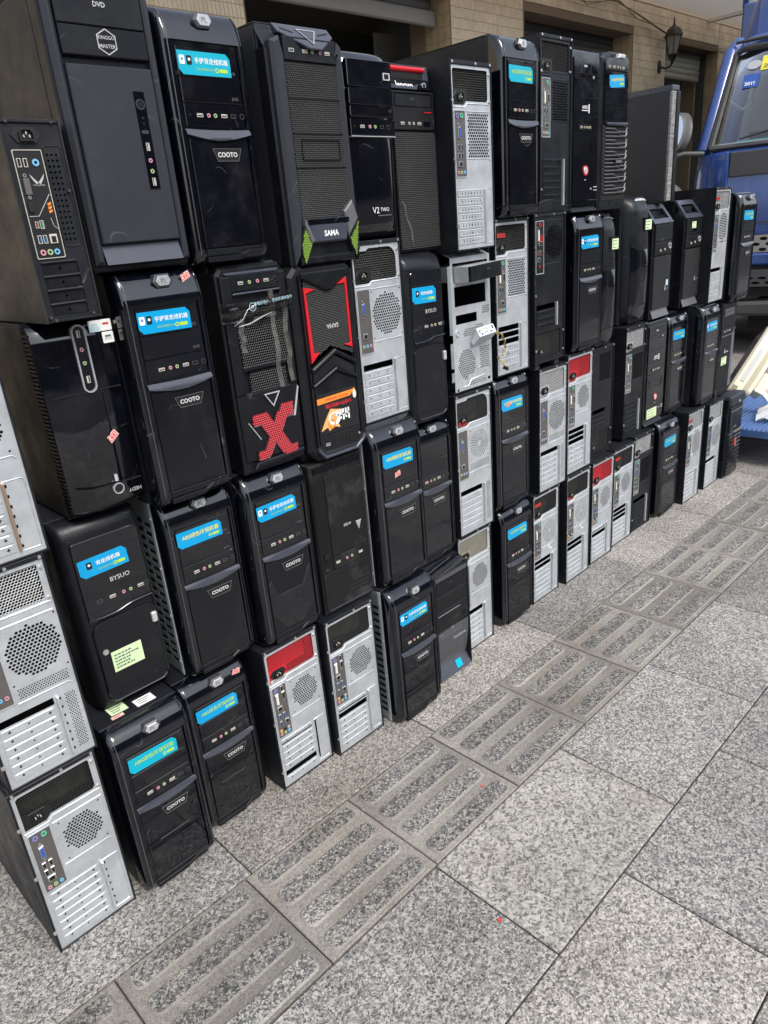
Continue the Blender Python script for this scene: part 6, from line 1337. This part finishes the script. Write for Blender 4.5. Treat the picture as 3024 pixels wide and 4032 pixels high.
    b.prism(rect(.074, .014, .081, .026), -.0006, 0); b.prism(rect(.006, .012, .011, .022), -.0006, 0); b.mi(2).prism(rect(.012, .004, .022, .011), -.0008, 0); b.prism(rect(.060, .004, .070, .011), -.0008, 0)
    fpn = obj('front_port_board', b, ['white', 'dark', 'usbblue'], t, loc=(w_ * .46, -.030, Z(.60)), rot=(R(-28), R(-3), 0), scale=(.9, .9, .9))
    b = MB(); b.add([(0, 0, 0), (.088, 0, 0), (.085, .034, -.012), (-.010, .034, -.012)], [(0, 1, 2, 3)]); b.add([(0, 0, 0), (-.010, .034, -.012), (-.010, .034, .004), (0, .003, .020)], [(0, 1, 2, 3)]); obj('board_bracket', b, 'steel', fpn)
    pts = [(w_ * .86, -.02, Z(.60)), (w_ * 1.0, -.03, Z(.62)), (w_ * 1.10, -.03, Z(.68)), (w_ * 1.16, -.025, Z(.745))]
    for k in range(3):
        b = MB(); b.tube([(x + .003 * math.sin(i * 2 + k * 2), y + .003 * math.cos(i * 2.1 + k * 2), z + .002 * k) for i, (x, y, z) in enumerate([tuple(Vector(pts[int(j)]).lerp(Vector(pts[min(3, int(j) + 1)]), j - int(j))) for j in [i_ * 3 / 12 for i_ in range(13)]])], .0013, 5); obj('loose_wire', b, 'cable_yellow' if k != 1 else 'cable_dark', t, smooth=60)
    b = MB(); b.tube([(w_ * 1.16, -.025, Z(.745)), (w_ * 1.06, -.028, Z(.77)), (w_ * .98, -.02, Z(.80)), (w_ * 1.03, -.03, Z(.83)), (w_ * 1.10, -.03, Z(.87))], .0028, 6); obj('loose_wire', b, 'cable_yellow', t, smooth=60)
    b = MB(); b.box(w_ * 1.07, -.034, Z(.89), w_ * 1.10, -.026, Z(.865)); b.box(w_ * 1.12, -.036, Z(.90), w_ * 1.15, -.028, Z(.875)); obj('wire_plug', b, 'dark', t)
    b = MB(); b.tube([(w_ * 1.12 + .014 * math.cos(a), -.03, Z(.76) + .012 * math.sin(a * 2)) for a in [R(30 * i) for i in range(13)]], .0035, 5); obj('plastic_knot', b, 'clearplastic', t, smooth=60)
def build_tuf():
    t, w_, h_ = root('slim_case', 'tuf')
    D = .36
    for xa, xb in ((0, .003), (w_ - .003, w_)):
        b = MB(); b.box(xa, 0, 0, xb, D, h_, .001); obj('side_panel', b, 'paint_dusty', t)
    b = MB(); b.box(.0032, .0, h_ - .006, w_ - .0032, D, h_ - .0004, .001); obj('top_panel', b, 'paint', t)
    b = MB(); b.box(.0032, .0, .0004, w_ - .0032, D, .005, .001); b.box(.0032, D - .004, .006, w_ - .0032, D, h_ - .007); obj('chassis', b, 'paint', t)
    iz1, iz0 = h_ * .855, h_ * .335; ix0, ix1 = .012, .058
    sl = [rect(.014, h_ * (.035 + .072 * i), .078, h_ * (.035 + .072 * i) + .017) for i in range(4)]
    hs = [rect(ix0 + .001, iz0 + .001, ix1 - .001, iz1 - .001)] + sl[:0]
    for i in range(3):
        z = h_ * .42
        while z < h_ * .84: hs.append(circ(.068 + .0075 * i, z, .0021, 8)); z += .0088
    p = MB(); p.plate(rect(.0034, .0055, w_ - .0034, h_ - .0065), hs + sl, .003, .0045); q = rrect(.062, h_ * .385, w_ - .008, h_ * .875, .006, 3); p.tube([(x, .003, z) for x, z in q], .0014, 4, close=True)
    for i in range(4): p.tube([(.014, .0026, h_ * (.035 + .072 * i) + .0195), (.076, .0026, h_ * (.035 + .072 * i) + .0195)], .0018, 5)
    rp = obj('rear_panel', p, 'paint', t, smooth=30)
    b = MB(); b.box(.004, .05, .006, w_ - .004, .052, h_ - .007); obj('inner_tray', b, 'dark', t)
    for i in range(4):
        p = MB(); p.plate(rect(.0145, h_ * (.035 + .072 * i) + .0005, .0775, h_ * (.035 + .072 * i) + .0165), [plus(.046, h_ * (.035 + .072 * i) + .0085, .003, .001)], .005, .006); obj('slot_cover', p, 'satin', t)
    ac_socket(t, .040, h_ * .925, .002, .95)
    b = MB(); b.prism(rrect(ix0, iz0, ix1, iz1, .0015, 2), .0015, .004, .0005); s = obj('port_plate', b, 'ioblack', t)
    b = MB(); b.ring(rrect(ix0 - .001, iz0 - .001, ix1 + .001, iz1 + .001, .002, 2), rrect(ix0 + .0001, iz0 + .0001, ix1 - .0001, iz1 - .0001, .002, 2), .0006, .003); obj('plate_rim', b, 'pin', s)
    X = lambda u: ix0 + (ix1 - ix0) * u; Zf = lambda v: iz1 - (iz1 - iz0) * v; y = .0008
    usb(s, X(.14), Zf(.11), y, 'jackblack', True); usb(s, X(.36), Zf(.11), y, 'jackblack', True); jack(s, X(.72), Zf(.11), y, 'jackblue', .0056)
    b = MB(); b.prism(rect(X(.12), Zf(.40), X(.34), Zf(.25)), -.002, .002, .0005); obj('display_port', b, 'ioplate', s); jack(s, X(.22), Zf(.225), y, 'screwsteel', .003); jack(s, X(.22), Zf(.425), y, 'screwsteel', .003)
    for sgn in (-1, 1):
        b = MB(); cx, cz = X(.66), Zf(.255); pts = [(cx, cz - .006), (cx + sgn * .004, cz - .002), (cx + sgn * .012, cz + .007), (cx + sgn * .010, cz + .001), (cx + sgn * .007, cz - .004), (cx + sgn * .003, cz - .009)]
        b.prism(pts if sgn > 0 else list(reversed(pts)), .0006, .002); obj('wing_emblem', b, 'lettergrey', s)
    letter(s, 'TUF GAMING', X(.66), Zf(.315), .0008, .020, 'lettergrey')
    b = MB(); b.prism(rect(X(.10), Zf(.56), X(.26), Zf(.47)), -.002, .002, .0005); obj('display_port', b, 'jackblack', s)
    b = MB(); b.tube([(X(.95), .001, Zf(.40)), (X(.62), .001, Zf(.52)), (X(.40), .001, Zf(.60)), (X(.06), .001, Zf(.60))], .0006, 4); b.tube([(X(.80), .001, Zf(.62)), (X(.86), .001, Zf(.70)), (X(.98), .001, Zf(.73))], .0006, 4); obj('plate_line', b, 'lettergrey', s)
    for k in range(3):
        b = MB(); z = Zf(.49 + .035 * k); b.prism([(X(.80), z - .003), (X(.93), z - .001), (X(.93), z + .003), (X(.80), z + .001)], .0007, .002); obj('stripe_print', b, 'orange', s)
    usb(s, X(.24), Zf(.68), y, 'jackred', True, .8); usb(s, X(.42), Zf(.68), y, 'ps2green', True); usb(s, X(.22), Zf(.82), y, 'usbblue', True); usb(s, X(.42), Zf(.82), y, 'usbblue', True)
    b = MB(); b.mi(0).prism(rect(X(.58), Zf(.865), X(.86), Zf(.775)), -.001, .002, .0005); b.mi(1).prism(rect(X(.64), Zf(.855), X(.80), Zf(.795)), -.0014, .001); obj('network_port', b, ['pin', 'dark'], s)
    for u, m_ in ((.22, 'jackpink'), (.48, 'jackgreen'), (.74, 'jackblue')): jack(s, X(u), Zf(.945), y, m_, .0048)
    for x, z in ((.012, h_ - .004), (.085, h_ - .004), (.008, .010), (.085, .008), (.016, .004), (w_ - .010, h_ * .66)): screw(t, x, z, .0006, .0028, 'darkchrome')
def build_round(key):
    t, w_, h_ = root('tower_case', key); chassis(t, w_, h_ - .012, .42)
    Z = lambda v: h_ * (1 - v); rows = []
    for v, y in [(0, .16), (.004, .10), (.02, .055), (.045, .03), (.08, .012), (.14, .004), (.3, 0), (.42, -.004), (.6, -.006), (.85, -.004), (.92, .006), (.97, .02), (1, .04)]:
        z = h_ * (1 - v); rr = .05 if v < .03 else 0
        rows.append([(0, max(.16, y), z)] + [(w_ * (.5 - .5 * math.cos(math.pi * i / 16)), y + .075 * abs(math.cos(math.pi * i / 16)) ** 5 - .004, z) for i in range(17)] + [(w_, max(.16, y), z)])
    obj('bezel', MB().loft(rows, flip=True), 'satin', t, smooth=60)
    rows = []
    for v, y in [(.36, -.002), (.42, -.008), (.6, -.010), (.84, -.008), (.90, -.002)]:
        rows.append([(w_ * (.12 + .80 * i / 10), y + .060 * abs(1 - 2 * (.12 + .80 * i / 10)) ** 5, h_ * (1 - v) - (.030 * (i / 10) if v < .40 else 0) + (.03 * (1 - abs(i / 5 - 1)) * -1 if v > .88 else 0)) for i in range(11)])
    obj('gloss_insert', MB().loft(rows, flip=True), 'gloss', t, smooth=60)
    q = MB(); q.prism(circ(w_ * .60, h_ - .030, .050, 14, rz=.012), .020, .06, .004); obj('top_button', q, 'chrome' if key == 'round2' else 'gloss', t, smooth=50)
    q = MB(); q.prism(rect(w_ * .50, Z(.285), w_ * .86, Z(.185)), -.0055, .03); o = obj('sticker_window', q, 'gloss', t); note(o, w_ * .58, Z(.275), w_ * .85, Z(.20), -.0068, lines=3)
    q = MB(); q.mi(0).comb(rect(.03, .012, w_ - .03, h_ * .085), .008, .55, .012); obj('foot_mesh', q, 'satin', t)
def build_handle(key, which):
    t, w_, h_ = root('tower_case', key); chassis(t, w_, h_ - .05, .42); Z = lambda v: h_ * (1 - v)
    q = MB(); q.prism(rect(0, .0, w_, Z(.17)), .012, .05, .003); obj('bezel', q, 'satin', t)
    b = MB(); o = [(0, 0), (w_, 0), (w_ - .008, .085), (.006, .085)]; i_ = [(.018, .020), (w_ - .020, .020), (w_ - .030, .066), (.022, .066)]
    b.plate(o, [i_], 0, .014); b.xf(lambda p: Vector((p.x, .004 + p.y * .9 + p.z * .62, Z(.17) + p.z * .86 + p.y * .2))); obj('carry_handle', b, 'slatecrest', t)
    b = MB(); b.box(.006, .065, Z(.17), w_ - .006, .15, h_ - .004, .006); obj('handle_base', b, 'satin', t)
    b = MB(); b.box(.018, .050, Z(.165), w_ - .02, .064, h_ - .03); obj('handle_recess', b, 'dark', t)
    q = MB(); q.prism(rect(.012, Z(.32), w_ - .006, Z(.18)), .004, .02, .002); d = obj('drive_panel', q, 'matte', t)
    q = MB(); q.prism(rect(.012, Z(.44), w_ - .006, Z(.325)), .004, .02, .002); s = obj('switch_panel', q, 'matte', t)
    q = MB(); q.prism([(.03, Z(.435)), (w_ * .66, Z(.435)), (w_ * .62, Z(.335)), (.038, Z(.345))], .0024, .008, .001); obj('port_recess', q, 'satin', s); jack(s, w_ * .32, Z(.40), .001, 'pin', .005); jack(s, w_ * .55, Z(.395), .001, 'pin', .005)
    q = MB(); q.ring(circ(w_ * .82, Z(.37), .012, 18), circ(w_ * .82, Z(.37), .009, 18), .0, .006); obj('power_button', q, 'lettergrey', s)
    mz0, mz1 = .045, Z(.45); q = MB(); q.mi(0).comb(rect(.010, mz0, w_ - .008, mz1), .0050, .6, .004); q.mi(1).box(.010, .010, mz0, w_ - .008, .012, mz1); obj('front_mesh', q, ['meshblack', 'meshback'], t)
    q = MB(); q.prism([(w_ * .66, h_ * .245), (w_ * .71, h_ * .245), (w_ * .70, h_ * .275), (w_ * .69, h_ * .29), (w_ * .68, h_ * .275)], .002, .004); obj('maker_mark', q, 'lettergrey', t); q = MB(); q.prism(rect(w_ * .74, h_ * .25, w_ * .88, h_ * .262), .002, .004); obj('maker_mark', q, 'letterdim', t)
    q = MB(); q.add([(.010, .0, .006), (w_ - .008, .0, .006), (w_ - .02, .016, .05), (.010, .016, .05)], [(0, 1, 2, 3)]); obj('bottom_ramp', q, 'greyplate', t)
    if which == 1:
        q = MB(); q.prism(rect(w_ * .72, h_ * .285, w_ * .83, h_ * .335), .002, .004); obj('processor_sticker', q, 'paleblue', t); letter(d, 'JOO', w_ * .42, Z(.31), .0025, .03, 'letterdim')
    else:
        q = MB(); q.prism(rect(w_ * .16, Z(.295), w_ * .62, Z(.19)), .0028, .004); o = obj('sticker_window', q, 'gloss', d); note(o, w_ * .32, Z(.265), w_ * .56, Z(.205), .0018, lines=2)
def build_alogo():
    t, w_, h_ = root('tower_case', 'alogo'); chassis(t, w_, h_); Z = lambda v: h_ * (1 - v)
    q = MB(); q.prism(rect(0, .018, w_, h_), .006, .05, .003); obj('bezel', q, 'satin', t)
    q = MB(); q.prism(rect(.004, Z(.26), w_ - .006, Z(.01)), .001, .01, .002); up = obj('upper_panel', q, 'matte', t)
    for r_ in range(4):
        for c_ in range(4):
            x = .03 + c_ * .028; q = MB(); q.prism([(x, Z(.135 - .02 * r_)), (x + .022, Z(.135 - .02 * r_)), (x + .025, Z(.123 - .02 * r_)), (x + .003, Z(.123 - .02 * r_))], -.002, .002, .001); obj('vent_fin', q, 'greyplate', up)
    q = MB(); q.prism([(.004, .04), (w_ - .045, .04), (w_ - .038, Z(.36)), (w_ - .02, Z(.31)), (w_ - .02, Z(.27)), (.004, Z(.27))], .0, .01, .002); fp = obj('front_panel', q, 'matte', t)
    ports(fp, [('u', w_ * .22), ('p', w_ * .36), ('g', w_ * .44), ('u', w_ * .56)], Z(.295), -.0006)
    q = MB(); q.tube([(.006, -.001, Z(.345)), (w_ - .055, -.001, Z(.345)), (w_ - .012, -.001, Z(.285))], .003, 5); obj('trim_line', q, 'ribbar', t, smooth=60)
    q = MB(); q.prism(rect(w_ - .042, .03, w_ - .004, Z(.33)), .004, .01); obj('grille_backing', q, 'dark', t)
    for k in range(30):
        z = .035 + k * (h_ * .62 - .02) / 30; q = MB(); q.tube([(w_ - .040, .003, z), (w_ - .005, .003, z + .012)], .0022, 4); obj('grille_slat', q, 'greyplate', t)
    q = MB(); q.prism([(w_ * .30, h_ * .47), (w_ * .38, h_ * .47), (w_ * .37, h_ * .50), (w_ * .35, h_ * .52), (w_ * .33, h_ * .50)], -.001, .002); q.prism(rect(w_ * .42, h_ * .473, w_ * .58, h_ * .484), -.001, .002); obj('maker_mark', q, 'lettergrey', fp)
    note(t, w_ * .14, h_ * .345, w_ * .50, h_ * .43, -.001, lines=2)
    q = MB(); q.box(.01, .004, .0, w_ - .03, .05, .035, .004); obj('foot_block', q, 'satin', t)
def build_louver():
    t, w_, h_ = root('tower_case', 'louver'); chassis(t, w_, h_ - .01, .42); Z = lambda v: h_ * (1 - v)
    q = MB(); q.prism(rect(0, 0, w_, h_ - .02), .012, .05, .004); obj('bezel', q, 'satin', t)
    q = MB(); q.prism(rrect(.0, Z(.13), w_, h_, .012, 3), .0, .06, .008); o = obj('top_cap', q, 'greymatte', t, smooth=40); knob(o, w_ * .58, Z(.09), -.001, .007, 'lettergrey', 'lettergrey', 'power_button')
    for v0, v1 in ((.135, .18), (.185, .33), (.335, .43)):
        q = MB(); q.prism(rect(.012, Z(v1), w_ - .014, Z(v0)), .004, .02, .0015); pp = obj('drive_bay_cover', q, 'satin', t)
    q = MB(); q.prism(rect(.014, Z(.19), w_ - .016, Z(.183)), .000, .01, .002); obj('trim_line', q, 'greyplate', t)
    ports(pp, [('l', w_ * .25), ('g', w_ * .38), ('p', w_ * .50), ('l', w_ * .6)], Z(.385), .0032)
    q = MB(); q.prism(rect(.014, Z(.465), w_ - .012, Z(.44)), -.004, .02, .003); obj('grip_bar', q, 'greyplate', t)
    q = MB(); q.prism(rect(.010, .012, w_ - .008, Z(.47)), .010, .02); obj('grille_backing', q, 'dark', t)
    z = Z(.51)
    while z > .02:
        q = MB(); q.tube([(.012, .006, z), (w_ - .012, .004, z)], .0030, 5); obj('grille_slat', q, 'ribbar', t); z -= .021
    q = MB(); q.loft([[(w_ * .05 + .004 * math.sin(i), .001, Z(.24 + .07 * i)), (w_ * (.12 + .05 * i), -.006 - .004 * (i % 2), Z(.26 + .07 * i)), (w_ * (.16 + .055 * i), -.002, Z(.30 + .068 * i))] for i in range(11)], flip=True); pf = obj('torn_plastic_wrap', q, 'tape', t, smooth=60)
    q = MB(); q.prism([(w_ * .35, Z(.62)), (w_ * .48, Z(.62)), (w_ * .44, Z(.50)), (w_ * .36, Z(.53))], -.008, -.0074); obj('warning_print', q, 'redink', pf)
def build_slim():
    t, w_, h_ = root('slim_case', 'slim'); D = .40
    q = MB(); q.box(0, .008, 0, w_, D, h_, .002); obj('chassis', q, 'slabgrey', t)
    q = MB(); q.box(-.0016, .012, .006, .0, D - .004, h_ - .024, .0006); obj('side_panel', q, 'slabgrey', t)
    q = MB(); q.box(-.001, .0, h_ - .020, w_, D, h_, .003); obj('top_panel', q, 'slatecrest', t)
    q = MB(); q.box(.0, -.002, .004, w_ * .52, .008, h_ - .022, .0015); obj('brushed_front', q, 'brush', t)
    q = MB(); q.box(w_ * .53, -.006, .0, w_, .008, h_ - .021, .003); obj('front_edge', q, 'satin', t)
# ------------------------------------------------------------------ build the wall of cases
def topnote(t, x0, y0, x1, y1, z, m='white', ink='noteink'):
    b = MB(); b.mi(0).box(x0, y0, z, x1, y1, z + .0007); b.mi(1)
    for k in range(3): b.box(x0 + (x1 - x0) * .15, y0 + (y1 - y0) * (.2 + .25 * k), z + .0007, x0 + (x1 - x0) * (.6 + .1 * k), y0 + (y1 - y0) * (.28 + .25 * k), z + .0010)
    return obj('paper_label', b, [m, ink], t)
build_tuf(); build_kinggo(); build_sama_green(); build_v2two(); build_lenovo('lenovo'); build_lenovo('thinks', True)
build_redbtn('redbtn_r1'); build_redbtn('redbtn_r3', True); build_zig(); build_hedy(); build_xcase(); build_sama_red(); build_jin()
build_bysuo('bysuo_r2'); build_bysuo('bysuo_r3', True); build_stripped(); build_round('round1'); build_round('round2'); build_handle('joy1', 1); build_handle('joy2', 2); build_alogo(); build_louver(); build_slim()
for key, st, sm, op, dvd, seal_at in (
        ('cooto_r1a', 'carry', 'teal_sticker', False, True, None), ('cooto_r1b', 'abs', 'teal_sticker', False, False, None), ('cooto_r2a', 'carry', 'blue_sticker', False, True, (.80, .045, -25, .006)),
        ('cooto_r2b', 'carry', 'blue_sticker', False, False, None), ('cooto_r2c', 'abs2', 'blue_sticker', False, False, None), ('cooto_r3a', 'abs', 'blue_sticker', True, True, None),
        ('cooto_r3b', 'carry', 'blue_sticker', False, True, None), ('cooto_r3c', 'abs', 'blue_sticker', True, False, (.42, .30, -12, -.0003)), ('cooto_r3d', None, '', False, False, None),
        ('cooto_r3e', 'abs', 'blue_sticker', False, False, (.32, .205, -12, -.001)), ('cooto_r3f', 'abs2', 'blue_sticker', False, False, None), ('cooto_r3g', 'carry', 'blue_sticker', False, False, None),
        ('cooto_b1', 'abs', 'teal_sticker', False, False, None), ('cooto_b2', 'abs2', 'blue_sticker', False, False, (.82, .055, 8, .006)), ('cooto_b3', 'carry', 'blue_sticker', True, False, None),
        ('cooto_b4', 'abs2', 'blue_sticker', False, False, None), ('cooto_b5', 'abs2', 'blue_sticker', False, False, None)):
    t, w_, h_ = glossy_tower(key, st, key in ('cooto_b1', 'cooto_b2', 'cooto_r3b'), sm or 'blue_sticker', op, dvd, seal_at)
    if key == 'cooto_b1': topnote(t, .045, .075, .085, .11, h_ + .0004, 'notegreen'); topnote(t, .10, .060, .145, .09, h_ + .0004, 'white'); topnote(t, .04, .060, .068, .071, h_ + .0004, 'pinkpaper', 'redink')
    if key == 'cooto_b3': topnote(t, .02, .060, .07, .085, h_ + .0004); topnote(t, .09, .062, .13, .085, h_ + .0004); topnote(t, .145, .06, .17, .08, h_ + .0004)
    if key == 'cooto_r3g':
        b = MB(); b.loft([[(w_ * .93 + .002 * math.sin(i * 1.7), -.003, h_ * (.62 - .062 * i)), (w_ * 1.0 + .003 * math.sin(i * 2.3), -.007 - .002 * (i % 2), h_ * (.60 - .062 * i))] for i in range(11)], flip=True); obj('plastic_film', b, 'tape', t, smooth=60)
R_ = rear_case
R_('rear_b1', fan='hex', io='old'); R_('rear_l4', psu='psusilver', fan='big', slots='occcccc', io='low', side_mesh=True, block_mesh=True)
R_('rear_l3', fan='hex', io='low', bracket_m='copperish'); R_('rear_b2', psu='psured', aclabel=True, slots='hccccoc', io='new', bracket='slit')
R_('rear_b3', slots='hoccccc', io='new', style='plus'); R_('rear_b4', psu='psugold', slots='occcccc', io='low', style='dots')
R_('rear_b5', tagpos='up', fan='ring', slots='oocccccc', style='bars', io='dvi', peanut=True); R_('rear_b6', tagpos='down', fan='ring', slots='oocccccc', style='bars', io='new', peanut=True)
R_('rear_b7', psu='psured', slots='hoccccc', io='new'); R_('rear_b8', tagpos='up', slots='oooccccc', io='dvi', style='plus')
R_('brear_b1', psu='psusilver', fan='rect', io='old', panel='satin', style='vent', slots='occcccc'); R_('rear_b9', psu='psusilver', tagpos='up', fan='slots', io='dvi', style='bars')
R_('rear_b10', psu='psusilver', fan='big', slots='occcccc', io='low', side_mesh=True); R_('rear_r3a', tagpos='down', fan='ring', slots='occcccc', io='low', side_mesh=True, block_mesh=True, style='none', round_psu=True)
R_('rear_r3b', psu='psusilver', fan='big', slots='occcccc', io='low', side_mesh=True, block_mesh=True, style='dots'); R_('rear_r3c', psu='psured', slots='oooccccc', io='dvi', style='plus')
R_('brear_r3a', fan='rect', io=None, panel='satin', psu_low=True, slots='occc', style='vent', bracket=False); R_('brear_r3b', psu='psusilver', fan='rect', io='dvi', panel='satin', style='vent')
R_('rear_r2a', fan='big', round_psu=True, slots='occcccc', io='low', style='dots'); R_('rear_r2b', tagpos='up', fan='rect', slots='ooocccc', io='dvi', style='sq', panel='steel')
R_('brear_r2', fan='big', io='red', panel='satin', psu_low=True, slots='occc', style='vent', feet=.022, cap=True); R_('rear_r2c', psu='psusilver', tagpos='up', fan='slots', slots='occcccc', style='dots', io='old', panel='steel_b')
R_('rear_r1', fan='rect', io='old', style='sq', slots='ccccccc'); R_('brear_r1', fan='rect', io='dvi', panel='satin', style='vent')
